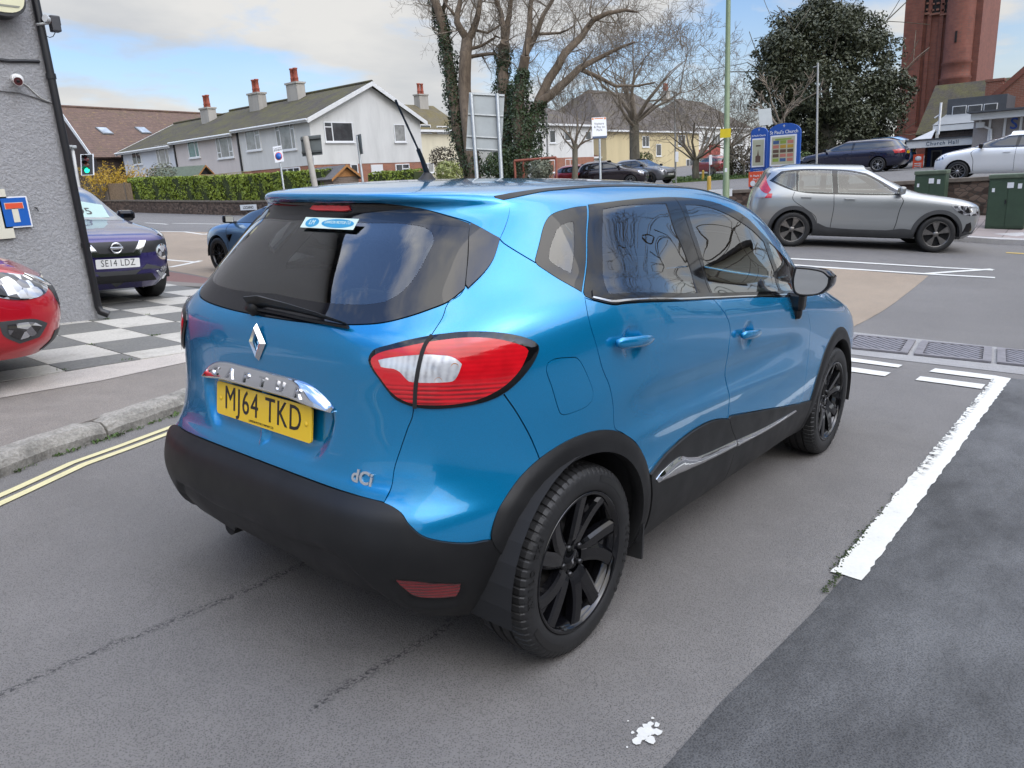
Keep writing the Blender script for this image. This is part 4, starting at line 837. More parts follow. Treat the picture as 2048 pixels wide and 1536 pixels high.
put(mb := MB(), text_mesh('S', .62, .02, .006, 1.0), frame((X + .17, yz(2028, 248, X + .17)[0], yz(2028, 248, X + .17)[1]), (0, -1, 0), (0, 0, 1))); loc(mb, wg).build('letter', flat('letter blue', (.015, .07, .36), .4), wg)
put(mb := MB(), text_mesh('P', .62, .02, .006, 1.0), frame((X + .17, yz(2055, 292, X + .17)[0], yz(2055, 292, X + .17)[1]), (0, -1, 0), (0, 0, 1))); loc(mb, wg).build('letter', flat('letter blue', (.015, .07, .36), .4), wg)
mb = MB(); pp = [onx(u, v, X + .10) for u, v in ((1961, 241), (1961, 250), (1982, 259), (1981, 300))]; mb.tube(pp, .055, 8); mb.box(pp[1] + Vector((0, 0, 0)), (.2, .3, .22)); loc(mb, wg).build('drainpipe', M_UPVC, wg)
# small white cabin roof, red nursery board
p = onx(1800, 294, 42); k = empty('noticeboard_shelter', (42, p.y, .6)); tag(k, 'small white gabled board left of the church hall canopy', 'sign'); mb = MB(); mb.prism([(-.55, -.28), (.55, -.28), (.55, .05), (0, .30), (-.55, .05)], 0, .12, 0, 'x'); o_ = mb.build('board', M_SWHITE, k); o_.location = (0, 0, p.z - .6); mb = MB(); mb.tube([(.06, 0, -.5), (.06, 0, p.z - .88)], .05, 8); mb.build('post', M_GALV, k)
(ya_, z1_), (yb_, z0_) = yz(1827, 309, 39.0), yz(1845, 338, 39.0); rs = empty('nursery_sign', (39.0, (ya_ + yb_) / 2, .6)); tag(rs, 'small red sign with white emblem by the church hall doors', 'sign')
mb = MB(); mb.box((0, 0, (z0_ + z1_) / 2 - .6), (.04, ya_ - yb_, z1_ - z0_)); mb.build('panel', M_SRED, rs); mb = MB(); w_ = ya_ - yb_
mb.lathe([(0, .012), (w_ * .30, .01), (w_ * .32, 0)], 18, M=frame((-.022, 0, z1_ - .6 - w_ * .45), (0, -1, 0), (0, 0, 1)) @ Matrix.Diagonal((1, .8, 1, 1)))
for q in range(3): mb.box((-.024, 0, z1_ - .6 - w_ * (.95 + q * .2)), (.01, w_ * .7, w_ * .08))
mb.box((-.024, 0, z0_ - .6 + w_ * .2), (.01, w_ * .55, w_ * .07)); mb.build('print', M_SWHITE, rs)
mb = MB(); 
for s in (-1, 1): mb.tube([(.03, s * w_ * .4, -.5), (.03, s * w_ * .4, z1_ - .65)], .025, 6)
mb.build('posts', M_GALV, rs)

# ---------------------------------------------------------------- stone wall, cabinets, far pavement
WX = 20.5
t_ = NT('dark rubble stone'); p_ = t_.geo(); v_ = t_.voro(5.5, t_.mp(p_, (1, 1, 1.7)), out='Color'); s_n = t_.n.new('ShaderNodeSeparateColor'); t_.l.new(v_, s_n.inputs[0]); e_ = t_.voro(5.5, t_.mp(p_, (1, 1, 1.7)), 'DISTANCE_TO_EDGE')
t_.set(base=t_.mix(t_.ramp(e_, [(.02, 1), (.07, 0)]), t_.ramp(s_n.outputs[0], [(0, (.040, .026, .020)), (.5, (.095, .062, .046)), (1, (.155, .110, .085))]), (.05, .043, .036)), rough=.95); t_.bump(e_, .6, .03); M_STONE = t_.mat
def stone_wall(label, pts, h, cop=True, th=.35, name='stone_wall'):
 w = empty(name, (pts[0][0], pts[0][1], gz1(*pts[0][:2]))); tag(w, label, 'wall'); mb = MB(); mc = MB()
 P = [Vector(p[:2]) for p in pts]; Q = []
 for a, b in zip(P, P[1:]):
  k = max(1, int((b - a).length / 1.0)); Q += [a.lerp(b, i / k) for i in range(k)]
 Q.append(P[-1])
 for a, b in zip(Q, Q[1:]):
  d = (b - a).normalized(); n = Vector((-d.y, d.x)) * th / 2
  za, zb = gz1(a.x, a.y), gz1(b.x, b.y); ha = h if not callable(h) else None
  ta, tb = (za + h, zb + h) if not callable(h) else (h(a.x, a.y), h(b.x, b.y))
  for M_, lo, hi, ex in ((mb, -.4, 0, 1.0), (mc, 0, .09, 1.3)):
   c = [(a + n * ex, ta + hi, za + lo), (b + n * ex, tb + hi, zb + lo), (b - n * ex, tb + hi, zb + lo), (a - n * ex, ta + hi, za + lo)]
   lowz = (lambda q, t: q[2]) if M_ is mb else (lambda q, t: t)
   bot = [(c[0][0].x, c[0][0].y, c[0][2] if M_ is mb else ta), (c[1][0].x, c[1][0].y, c[1][2] if M_ is mb else tb), (c[2][0].x, c[2][0].y, c[2][2] if M_ is mb else tb), (c[3][0].x, c[3][0].y, c[3][2] if M_ is mb else ta)]
   top = [(q[0].x, q[0].y, q[1]) for q in c]; M_.add(bot + top, [(0, 3, 2, 1), (4, 5, 6, 7), (0, 1, 5, 4), (1, 2, 6, 5), (2, 3, 7, 6), (3, 0, 4, 7)])
 loc(mb, w).build('masonry', M_STONE, w)
 if cop: loc(mc, w).build('coping', flat('brown coping', (.15, .125, .10), .9, 0, .3, 5), w)
 return w
stone_wall('low dark stone wall with flat coping behind the grey SUV', [(WX, 7.6), (WX, 2), (WX, -8)], lambda x, y: .78 + (2 - y) * .012 if y < 2 else .78 - (y - 2) * .012)
drape('far_pavement', [(17.5, 9.0), (17.5, 2), (17.4, -12), (20.6, -12), (20.6, 9.0)], .11, None or M_CONC, h=1.0, thick=.13)
t_ = NT('pavement flags'); p_ = t_.geo(); b_ = t_.n.new('ShaderNodeTexBrick'); t_.l.new(t_.mp(p_, (1, 1, 1)), b_.inputs['Vector']); b_.offset = .5
for k_, c_ in (('Color1', (.25, .225, .205)), ('Color2', (.31, .27, .245)), ('Mortar', (.12, .11, .10))): b_.inputs[k_].default_value = (*c_, 1)
b_.inputs['Scale'].default_value = 1; b_.inputs['Brick Width'].default_value = .9; b_.inputs['Row Height'].default_value = .6; b_.inputs['Mortar Size'].default_value = .012
t_.set(base=t_.mix(t_.math('MULTIPLY', t_.noise(8, 5, .7, p_), .5), b_.outputs['Color'], (.30, .21, .19)), rough=.9)
drape('pavement_flags', [(17.72, 8.9), (17.72, 2), (17.62, -11.8), (20.3, -11.8), (20.3, 8.9)], .114, t_.mat, h=1.0)
M_CABG = flat('dark green cabinet', (.034, .062, .036), .5, 0, .14, 5); M_CABL = flat('mossy cabinet lid', (.095, .125, .085), .7, 0, .25, 9)
def cabinet(label, X, a, b, depth=.45):
 (y0, z1), (y1, _) = yz(*a, X), yz(*b, X); zf = gz1(X, y0) + .11; c = empty('street_cabinet', (X, (y0 + y1) / 2, zf)); tag(c, label, 'cabinet'); w, h = y0 - y1, z1 - zf
 mb = MB(); mb.box((depth / 2, 0, h * .47), (depth, w * .97, h * .94), bev=.015); cb = mb.build('body', M_CABG, c)
 mb = MB(); mb.box((depth / 2, 0, h * .965), (depth + .06, w * 1.02, h * .075), bev=.018); mb.build('lid', M_CABL, c)
 mb = MB()
 for s in (-1, 1): mb.box((-.004, s * w * .235, h * .46), (.012, w * .45, h * .84), bev=.005)
 mb.build('door', M_CABG, c)
 mb = MB(); mb.box((-.018, w * .03, h * .5), (.02, .03, .10), bev=.005); mb.build('handle', M_BPIPE, c)
 mb = MB(); mb.box((-.013, -.05 * w, h * .80), (.004, w * .16, h * .10)); mb.box((-.013, -.28 * w, h * .78), (.004, w * .10, h * .09)); mb.box((-.013, .36 * w, h * .72), (.004, w * .07, h * .07), M=None); mb.build('sticker', M_SWHITE, c); return c
cabinet('dark green street cabinet with pale lid and white stickers behind the grey SUV bonnet', 19.3, (1830, 343), (1894, 338)); cabinet('broad dark green street cabinet at the right edge of the wall', 18.7, (1979, 350), (2062, 344), .5)

# ---------------------------------------------------------------- across the side road, behind the photographer: seen only as reflections
def reflected():
 g = .2; e = empty('rendered_house', (22, -15, g), R_(60)); tag(e, 'cream rendered house with gable and sash windows at the corner across the side road', 'house')
 mb = MB(); mb.prism([(-9, -.5), (9, -.5), (9, 5.2), (0, 8.6), (-9, 5.2)], -9, 0, 0, 'y'); mb.build('wall', M_RENDC, e); mb = MB()
 for s in (-1, 1): slab_poly(mb, [(s * 9.4, .4, 5.1), (s * 9.4, -9.4, 5.1), (0, -9.4, 8.75), (0, .4, 8.75)], .15)
 mb.build('roof', M_GREYROOF, e); F = None
 for s in (-6.5, -2.6, 1.2, 5.0):
  for z in (.9, 3.4):
   mb = MB()
   for x_ in (0, .5, 1.0, 1.5): mb.box((s + x_, .03, z + .75), (.09, .08, 1.6))
   for z_ in (0, .9, 1.5): mb.box((s + .75, .03, z + z_), (1.5, .07, .09))
   w = mb.build('window', M_UPVC, e); mb = MB(); mb.box((s + .75, .005, z + .75), (1.5, .03, 1.5)); mb.build('pane', M_PANE, w)
 w = stone_wall('dark stone garden wall across the side road', [(-14, -11.5), (3, -11.5), (12, -11.2)], 1.0)

# ---------------------------------------------------------------- posts, signs, hedge, fences, sheds
M_ALU = flat('grey sign back', (.30, .325, .325), .5, .2, .08); M_ALU2 = flat('dark grey sign back', (.10, .115, .115), .5, .2, .1); M_POLE = flat('grey pole', (.27, .27, .255), .6, .1, .15, 8); M_LAMPG = flat('pale green lamp post paint', (.155, .205, .105), .45, 0, .12, 4)
def post_at(name, label, cat, u, v, depth): p = on_ground(u, v, depth); e = empty(name, p); tag(e, label, cat); return e, p
def facing(p):  # unit vectors across and towards the camera at a place
 d = Vector(CAM_POS) - p; d.z = 0; d.normalize(); return Vector((-d.y, d.x, 0)), d
# green lamp column with yellow plate
e, p = post_at('lamp_post', 'tall pale green lamp column with small yellow notice, behind the blue car', 'lamp post', 1452, 392, 20.0)
tp = at(1457.5, -60, 20.2) - p; b_ = Vector((0, 0, -.1)); mb = MB()
mb.tube([b_, Vector((tp.x * .1, tp.y * .1, 1.2)), Vector((tp.x * .12, tp.y * .12, 1.25)), Vector((tp.x, tp.y, tp.z)), Vector((tp.x, tp.y, 8.2))], [.088, .088, .080, .058, .055], 16); mb.build('column', M_LAMPG, e)
ac, fc = facing(p); mb = MB(); mb.tube([Vector((tp.x, tp.y, 8.1)), Vector((tp.x, tp.y, 8.3)) + ac * .3, Vector((tp.x, tp.y, 8.35)) + ac * .9], .035, 8); mb.box(Vector((tp.x, tp.y, 8.33)) + ac * 1.2, (.7, .25, .14), bev=.04); mb.build('lantern', M_GALV, e)
q = at(1451, 266.5, 19.9) - p; mb = MB(); M = frame(q + fc * .02, -ac, (0, 0, 1)); mb.box((0, 0, 0), (.275, .225, .006), 0, M=M); pl = mb.build('notice_plate', flat('yellow notice', (.66, .52, .02), .4), e)
mb = MB(); M2 = M @ Matrix.Translation((0, 0, .005))
for k, (w_, h_) in enumerate(((.05, .03), (.2, .018), (.15, .018), (.18, .018))): mb.box((0, .075 - k * .045, 0), (w_, h_, .003), 0, M=M2)
mb.build('print', M_INK if 'M_INK' in globals() else M_BPIPE, pl); mb = MB(); q2 = at(1452, 340, 19.9) - p; mb.box((0, 0, 0), (.06, .10, .004), 0, M=frame(q2 + fc * .06, -ac, (0, 0, 1))); mb.build('sticker', M_SWHITE, e)
# parking zone sign
def simple_sign(name, label, pole, plate, depth, r, back=False, builder=None, yaw=0.0, mat=None, cat='sign', th=.012, polemat=None):
 """pole: (base px, top px); plate: px corners tl, tr, br, bl"""
 p = on_ground(*pole[0], depth); e = empty(name, p); tag(e, label, cat); tp = at(*pole[1], depth) - p; mb = MB(); bs = at(*pole[0], depth) - p; d_ = (tp - bs); ft = bs - d_ * ((bs.z + .1) / d_.z)
 mb.tube([ft, tp], r, 10); mb.build('pole', polemat or M_GALV, e); C4 = [at(u, v, depth) - p for u, v in plate]; o = sum(C4, Vector()) / 4; ac, fc = facing(p)
 ex = (C4[1] - C4[0] + C4[2] - C4[3]); w = ex.length / 2; ey = (C4[0] - C4[3] + C4[1] - C4[2]); h = ey.length / 2
 M = frame(o + fc * (r + .02), ex, ey) @ Matrix.Rotation(yaw, 4, 'Y'); mb = MB(); mb.box((0, 0, 0), (w / max(.25, math.cos(yaw)), h, th), 0, M=M); pl = mb.build('plate', mat or M_SWHITE, e)
 if builder: builder(e, pl, M, w, h)
 return e
def zone(e, pl, M, w, h):
 mb = MB(); mb.lathe([(0, .004), (w * .40, .004), (w * .40, 0)], 24, M=M @ Matrix.Translation((0, -h * .13, .007)) @ Matrix.Diagonal((1, 1.15, 1, 1))); mb.build('red_ring', M_SRED, pl)
 mb = MB(); mb.lathe([(0, .006), (w * .33, .006), (w * .33, 0)], 24, M=M @ Matrix.Translation((0, -h * .13, .008)) @ Matrix.Diagonal((1, 1.15, 1, 1))); mb.build('blue_disc', M_SBLUE, pl)
 mb = MB(); put(mb, text_mesh('Controlled', w * .20, .001), M @ Matrix.Translation((0, h * .38, .008))); put(mb, text_mesh('ZONE 8', w * .25, .001, .002), M @ Matrix.Translation((0, h * .25, .008))); mb.build('lettering', M_BPIPE, pl)
simple_sign('parking_zone_sign', 'white parking zone sign with blue and red disc in front of the terrace', ((569, 386), (556, 293)), ((546, 294), (564, 291), (567, 323), (550, 326)), 24, .030, builder=zone)
# leaning pole carrying a dark sign seen from behind
p = on_ground(632, 386, 13); e = empty('leaning_signpost', p); tag(e, 'leaning concrete grey signpost with dark sign seen from behind', 'signpost'); lo, hi = at(633, 388, 13), at(611, 274, 13); d_ = hi - lo; ft = lo - d_ * ((lo.z - p.z + .1) / d_.z)
mb = MB(); mb.tube([ft - p, hi - p], .052, 14); mb.build('pole', flat('pale concrete pole', (.36, .34, .30), .8, 0, .12, 9), e); C4 = [at(u, v, 13.12) - p for u, v in ((600, 274), (640, 270), (647, 308), (606, 313))]
M = frame(sum(C4, Vector()) / 4, C4[1] - C4[0], C4[0] - C4[3]); w, h = (C4[1] - C4[0]).length, (C4[0] - C4[3]).length; mb = MB(); mb.box((0, 0, 0), (w, h, .012), 0, M=M); pl = mb.build('plate', M_ALU2, e)
for s in (-1, 1): mb = MB(); mb.box((0, s * h * .34, .025), (w, .035, .03), 0, M=M); mb.build('rail', flat('charcoal rail', (.06, .068, .068), .5), pl)
# pole with a sign edge on
p = on_ground(727, 375, 21); e = empty('signpost', p); tag(e, 'thin grey post with dark sign turned edge on, beside the shed', 'signpost'); lo, hi = at(727, 373, 21), at(714, 272, 21); d_ = hi - lo; ft = lo - d_ * ((lo.z - p.z + .1) / d_.z); mb = MB(); mb.tube([ft - p, hi - p], .034, 10); mb.build('pole', M_GALV, e)
C4 = [at(u, v, 21) - p for u, v in ((712, 274), (717, 268), (723, 305), (716, 309))]; ac, fc = facing(p); mb = MB(); o_ = sum(C4, Vector()) / 4; mb.box((0, 0, 0), (.46, .53, .014), 0, M=frame(o_ + fc * .0 + ac * .03, (fc * .96 + ac * .28), (0, 0, 1))); mb.build('plate', M_ALU2, e)
# big two-post sign seen from behind
p = on_ground(975, 356, 24); e = empty('direction_sign', p); tag(e, 'large grey road sign on two posts seen from behind, in front of ivy trees', 'road sign')
C4 = [at(u, v, 24) - p for u, v in ((932, 187), (1003, 191), (1009, 298), (938, 303))]; M = frame(sum(C4, Vector()) / 4, C4[1] - C4[0], C4[0] - C4[3]); w, h = (C4[1] - C4[0]).length, (C4[0] - C4[3]).length
mb = MB(); mb.box((0, 0, 0), (w, h, .015), 0, M=M); pl = mb.build('plate', M_ALU, e)
for f in (-.47, -.26, .12, .47): mb = MB(); mb.box((0, f * h, .03), (w * .99, .045, .045), 0, M=M); mb.build('rail', M_GALV, pl)
for u0, u1 in ((942, 954), (994, 1003)):
 lo, hi = at(u1, 356, 23.9) - p, at(u0, 188, 23.9) - p; d_ = hi - lo; ft = lo - d_ * ((lo.z + .1) / d_.z); mb = MB(); mb.tube([ft, hi], .062, 12); mb.build('post', M_GALV, e)
# visitors pay sign
def pay(e, pl, M, w, h):
 mb = MB()
 for k, t in enumerate(('Visitors', '& Pay to', 'Park')): mb = MB(); put(mb, text_mesh(t, w * .22, .001), M @ Matrix.Translation((0, h * (.16 - k * .17), .008))); mb.build('lettering', M_BPIPE, pl); mb = MB(); mb.box((0, h * .44, .008), (w * .6, h * .05, .003), 0, M=M)
 for s in (-1, 1): mb.box((s * w * .42, h * .43, .008), (w * .12, h * .10, .003), 0, M=M)
 mb.build('orange_band', flat('orange print', (.65, .20, .05), .5), pl); mb = MB(); mb.box((0, -h * .555, 0), (w * .98, h * .11, .012), 0, M=M); mb.build('dark_strip', flat('dark blue strip', (.03, .06, .12), .4), pl)
simple_sign('parking_sign', 'white visitors pay to park sign on a grey pole among the bare trees', ((1201, 357), (1199, 262)), ((1183, 236), (1212, 234), (1214, 272), (1185, 273)), 28, .042, builder=pay)
simple_sign('blank_sign', 'small pale sign back on a pole above the blue church boards', ((1530, 340), (1529, 222)), ((1517, 219), (1543, 216), (1544, 249), (1518, 252)), 26.5, .035, mat=M_ALU)
p = on_ground(1633, 338, 25.5); e = empty('tall_pole', p); tag(e, 'thin bare grey pole beside the blue church boards', 'pole'); lo, hi = at(1633, 336, 25.5) - p, at(1636, 126, 25.5) - p; d_ = hi - lo; ft = lo - d_ * ((lo.z + .1) / d_.z); mb = MB(); mb.tube([ft, hi], [.038, .030], 10); mb.tube([hi - Vector((0, 0, .1)), hi + Vector((.0, .16, -.12))], .018, 6); mb.build('pole', M_POLE, e)
for u, vb, vt, d, lb in ((1351, 345, 186, 50, 'slim grey lamp column before the cream house'), (1094, 330, 213, 46, 'slim grey lamp column before the white hip roofed house')):
 p = on_ground(u, vb, d); e = empty('street_lamp', p); tag(e, lb, 'lamp post'); hi = at(u - 1, vt, d) - p; mb = MB(); mb.tube([(0, 0, -.1), (hi.x, hi.y, hi.z)], [.07, .05], 8); mb.build('column', M_POLE, e); mb = MB(); mb.box((hi.x, hi.y, hi.z + .04), (.5, .16, .10), bev=.03); mb.build('lantern', M_ALU, e)
# church boards
def board(label, X, yl, yr, zt, zb, zp, big):
 yc = (yl + yr) / 2; w = yl - yr; g = gz1(X, yc); e = empty('church_noticeboard', (X, yc, g)); tag(e, label, 'notice board', 'blue church notice boards'); z = lambda q: q - g
 n = 14; arch = [(w / 2, z(zb)), (w / 2, z(zt) - w * .28)] + [(w / 2 * math.cos(a), z(zt) - w * .28 + w * .28 * math.sin(a)) for a in np.linspace(.12, math.pi - .12, n)] + [(-w / 2, z(zt) - w * .28), (-w / 2, z(zb))]
 mb = MB(); mb.prism(arch, 0, .10, 0, 'x'); bd = mb.build('board', M_SBLUE if False else flat('church board blue', (.018, .085, .36), .35, 0, .06), e)
 hh = zt - zb; mb = MB(); mb.box((-.012, 0, z(zb) + hh * .42), (.03, w * .80, hh * .66)); fr = mb.build('poster_case', M_SWHITE, e); mb = MB(); mb.box((-.024, 0, z(zb) + hh * .42), (.012, w * .70, hh * .59)); mb.build('poster', flat('cream poster', (.55, .52, .30) if big else (.42, .42, .30), .5, 0, .08), fr)
 rr = random.Random(8 + big); cols = [flat('poster tone %s' % nm, c, .6) for nm, c in (('ochre', (.40, .24, .03)), ('green', (.22, .30, .05)), ('brown', (.10, .06, .04)), ('blue', (.05, .10, .22)), ('rose', (.42, .16, .12)))]
 mb = MB()
 if big:
  mb.box((-.032, 0, z(zb) + hh * .66), (.006, w * .5, hh * .035), 1)
  for i in range(3):
   for j in range(5): mb.box((-.032, w * (.22 - .22 * i), z(zb) + hh * (.60 - .095 * j)), (.006, w * .18, hh * .07), rr.randrange(5))
 else: mb.prism([(-w * .16, z(zb) + hh * .2), (w * .16, z(zb) + hh * .2), (w * .16, z(zb) + hh * .34), (w * .05, z(zb) + hh * .36), (0, z(zb) + hh * .5), (-w * .05, z(zb) + hh * .36), (-w * .16, z(zb) + hh * .34)], -.036, -.031, 2, 'x'); mb.box((-.032, 0, z(zb) + hh * .58), (.006, w * .3, hh * .03), 2)
 mb.build('print', cols, fr)
 mb = MB(); put(mb, text_mesh("St Paul's Church", w * .142, .003, .001, .92), frame((-.006, 0, z(zt) - hh * .19), (0, -1, 0), (0, 0, 1))); mb.box((-.004, 0, z(zt) - hh * .06), (.006, w * .02, hh * .05)); mb.box((-.004, 0, z(zt) - hh * .052), (.006, w * .06, hh * .012)); put(mb, text_mesh('www.stpaulspreston.org', w * .06, .002), frame((-.006, 0, z(zb) + hh * .04), (0, -1, 0), (0, 0, 1))); mb.build('lettering', M_SWHITE, e)
 mb = MB()
 for s in (-1, 1): mb.box((.05, s * w * .45, z(zb) / 2 - .1), (.09, .09, z(zb) + .18))
 mb.build('posts', flat('church board blue', (.018, .085, .36), .35), e); return e
board('tall blue arched church board with pale single poster', 24.2, *(lambda a, b: (a.y, b.y, a.z, b.z))(onx(1502.5, 256, 24.2), onx(1531.5, 341, 24.2)), 0, False)
board('wider blue arched church board with a grid of small pictures', 24.0, *(lambda a, b: (a.y, b.y, a.z, b.z))(onx(1536, 249, 24.0), onx(1598, 338, 24.0)), 0, True)
a, b = onx(1498, 344, 23.2), onx(1538, 372, 23.2); w = a.y - b.y; h = a.z - b.z; g = gz1(23.2, a.y); e = empty('preschool_sign', (23.2, (a.y + b.y) / 2, g)); tag(e, 'red pre school sign below the blue church boards', 'sign')
mb = MB(); mb.box((0, 0, (a.z + b.z) / 2 - g), (.04, w, h)); mb.build('panel', M_SRED, e); mb = MB(); put(mb, text_mesh("St. Paul's Second", w * .13, .002, .001), frame((-.024, 0, a.z - g - h * .28), (0, -1, 0), (0, 0, 1))); put(mb, text_mesh("Pre School", w * .13, .002, .001), frame((-.024, 0, a.z - g - h * .52), (0, -1, 0), (0, 0, 1))); mb.lathe([(0, .006), (w * .13, .006)], 16, M=frame((-.022, w * .28, b.z - g + h * .22), (0, -1, 0), (0, 0, 1))); mb.build('lettering', M_SWHITE, e)
mb = MB()
for s in (-1, 1): mb.box((.04, s * w * .4, (b.z - g) / 2), (.06, .06, max(.2, b.z - g + .3)))
mb.build('posts', M_BPIPE, e)
# street name plate, yellow marker posts by the verge
p = on_ground(1441, 386, 20.6); e = empty('street_name_sign', p); tag(e, 'low white street name plate by the stone wall end', 'sign'); mb = MB(); q = at(1441, 386, 20.6) - p; ac, fc = facing(p); M = frame(q, -ac, (0, 0, 1)); mb.box((0, 0, 0), (.62, .20, .02), 0, M=M); pl = mb.build('plate', M_SWHITE, e); mb = MB(); put(mb, text_mesh('ST PAULS RD', .07, .001), M @ Matrix.Translation((0, 0, .012))); mb.build('lettering', M_BPIPE, pl); mb = MB()
for s in (-1, 1): mb.tube([q + ac * s * .2, Vector((q.x, q.y, -.1)) + ac * s * .2], .03, 8)
mb.build('posts', M_POLE, e)
for u, v0, v1, d, lb in ((1418, 378, 352, 27, 'ochre marker post on the verge left of the green lamp column'), (1406, 357, 340, 44, 'distant ochre marker post beside the grass verge')):
 p = on_ground(u, v0, d); e = empty('marker_post', p); tag(e, lb, 'bollard'); hi = at(u, v1, d) - p; mb = MB(); mb.tube([(0, 0, -.1), (0, 0, hi.z * .93)], [.075, .07], 10); mb.build('post', flat('ochre plastic', (.52, .33, .06), .5, 0, .1), e); mb = MB(); mb.tube([(0, 0, hi.z * .93), (0, 0, hi.z)], [.072, .045], 10); mb.build('cap', flat('ochre cap', (.42, .25, .04), .5), e)
p = on_ground(1419, 352, 40); e = empty('small_signpost', p); tag(e, 'small pole with white plate before the bay windowed house', 'sign'); hi = at(1419, 312, 40) - p; mb = MB(); mb.tube([(0, 0, -.1), (0, 0, hi.z)], .035, 8); mb.build('pole', M_POLE, e); mb = MB(); mb.box((0, -.05, hi.z - .2), (.34, .02, .5)); mb.build('plate', M_SWHITE, e)
p = on_ground(1352, 340, 42); e = empty('small_signpost', p); tag(e, 'small pole with white plate in front of the cream house', 'sign'); hi = at(1352, 310, 42) - p; mb = MB(); mb.tube([(0, 0, -.1), (0, 0, hi.z)], .035, 8); mb.build('pole', M_POLE, e); mb = MB(); mb.box((0, -.05, hi.z - .1), (.36, .02, .55)); mb.build('plate', M_SWHITE, e)
# traffic lights
p = on_ground(165, 410, 30); e = empty('traffic_light', p); tag(e, 'traffic signal showing green beside the grey building corner', 'traffic light')
lo, hi = at(164, 410, 30) - p, at(146, 302, 30) - p; d_ = hi - lo; ft = lo - d_ * ((lo.z + .1) / d_.z); mb = MB(); mb.tube([ft, hi], .058, 12); mb.build('pole', flat('pale signal pole', (.50, .50, .48), .5, .1, .08), e)
mb = MB(); mb.tube([hi, hi + Vector((0, 0, .08))], .05, 10); c_ = hi + Vector((0, 0, .15)); mb.box(c_, (.30, .18, .12), bev=.03); mb.box(c_ + Vector((-.1, -.1, .02)), (.12, .18, .09), bev=.02); mb.build('detector', M_GALV, e)
C4 = [at(u, v, 29.7) - p for u, v in ((160, 309), (186, 308), (189, 350), (164, 351))]; M = frame(sum(C4, Vector()) / 4, C4[1] - C4[0], C4[0] - C4[3]); w, h = (C4[1] - C4[0]).length, (C4[0] - C4[3]).length
mb = MB(); mb.box((0, 0, 0), (w, h, .02), 0, M=M); bk = mb.build('backing_board', M_SWHITE, e); mb = MB(); mb.box((0, 0, .012), (w * .84, h * .94, .02), 0, M=M); mb.box((0, 0, -.08), (w * .5, h * .9, .14), 0, M=M, bev=.02); hd = mb.build('head', flat('signal black', (.022, .024, .026), .5), e)
for k, (nm, c_, em) in enumerate((('red_lens', (.10, .006, .006), 0), ('amber_lens', (.13, .030, .006), 0), ('green_lens', (.02, .85, .45), 1.3))):
 mb = MB(); cc_ = M @ Matrix.Translation((-.01, h * (.27 - .27 * k), .024)); mb.lathe([(0, .012), (w * .17, .008), (w * .20, 0)], 20, M=cc_); mb.build(nm, glow(nm.replace('_', ' '), c_, em) if em else flat(nm.replace('_', ' '), c_, .2, 0, .1, coat=1.0), hd)
 mb = MB(); V = []; 
 for i in range(13):
  a = R_(10 + 160 * i / 12); V += [cc_ @ Vector((w * .23 * math.cos(a), w * .23 * math.sin(a), 0)), cc_ @ Vector((w * .24 * math.cos(a), w * .24 * math.sin(a), .16))]
 mb.add(V, [(2 * i, 2 * i + 1, 2 * i + 3, 2 * i + 2) for i in range(12)]); mb.build('hood', M_BPIPE, hd)
q = at(164, 385, 29.8) - p; mb = MB(); mb.box(q, (.16, .14, .36), bev=.02); pb = mb.build('push_button_box', M_BPIPE, e); mb = MB(); mb.box(q + Vector((-.03, -.075, .10)), (.09, .01, .11)); mb.build('red_figure', glow('red figure', (.5, .03, .01), .6), pb)
# wall with name plate, hedges, fence, sheds
hp = [on_ground(u, v, d) for u, v, d in ((150, 432, 49), (268, 432, 46), (400, 430, 41.5), (512, 428, 38), (660, 424, 34), (830, 420, 31))]
stone_wall('low old stone wall under the clipped hedge', [(q.x, q.y) for q in hp], .66, True, .3)
def along(s):   # fraction along the wall line
 L = [0]; 
 for a, b in zip(hp, hp[1:]): L.append(L[-1] + (b - a).length)
 t = s * L[-1]; k = min(len(hp) - 2, max(0, next((i for i in range(len(L) - 1) if L[i + 1] >= t), len(hp) - 2))); return hp[k].lerp(hp[k + 1], (t - L[k]) / (L[k + 1] - L[k]))
def plane_between(a, b):
 F = Face((a.x, a.y), (b.x - a.x, b.y - a.y)); return F
F_ = plane_between(hp[2], hp[3])
if F_.n.dot(Vector(CAM_POS) - F_.O) < 0: F_.n = -F_.n
(s0, z1), (s1, z0) = F_.px(487, 409.5), F_.px(521, 419); q = F_.P((s0 + s1) / 2, (z0 + z1) / 2, .20); e = empty('street_name_sign', q); tag(e, 'white LOCARNO street name plate on the stone wall', 'sign'); M = frame((0, 0, 0), F_.d, (0, 0, 1)); w = abs(s1 - s0); h = abs(z1 - z0)
mb = MB(); mb.box((0, 0, 0), (w, h, .02), 0, M=M); pl = mb.build('plate', M_SWHITE, e); mb = MB(); put(mb, text_mesh('LOCARNO', h * .72, .002, .004, 1.0), M @ Matrix.Translation((0, -.01, .012))); mb.build('lettering', M_BPIPE, pl)
def leaf_mat(name, lo, hi, rough=.5, tr=.25):
 t = NT(name); p = t.geo(); n = t.math('ADD', t.math('MULTIPLY', t.noise(1.3, 4, .6, p), .5), t.math('MULTIPLY', t.noise(17, 2, .5, p), .5)); t.set(base=t.ramp(n, [(.3, lo), (.7, hi)]), rough=rough, spec=.35); return t.mat
M_HEDGE = leaf_mat('laurel leaf', (.10, .150, .016), (.26, .32, .04)); M_HEDGEIN = flat('hedge twigs', (.030, .042, .010), .95, 0, .3)
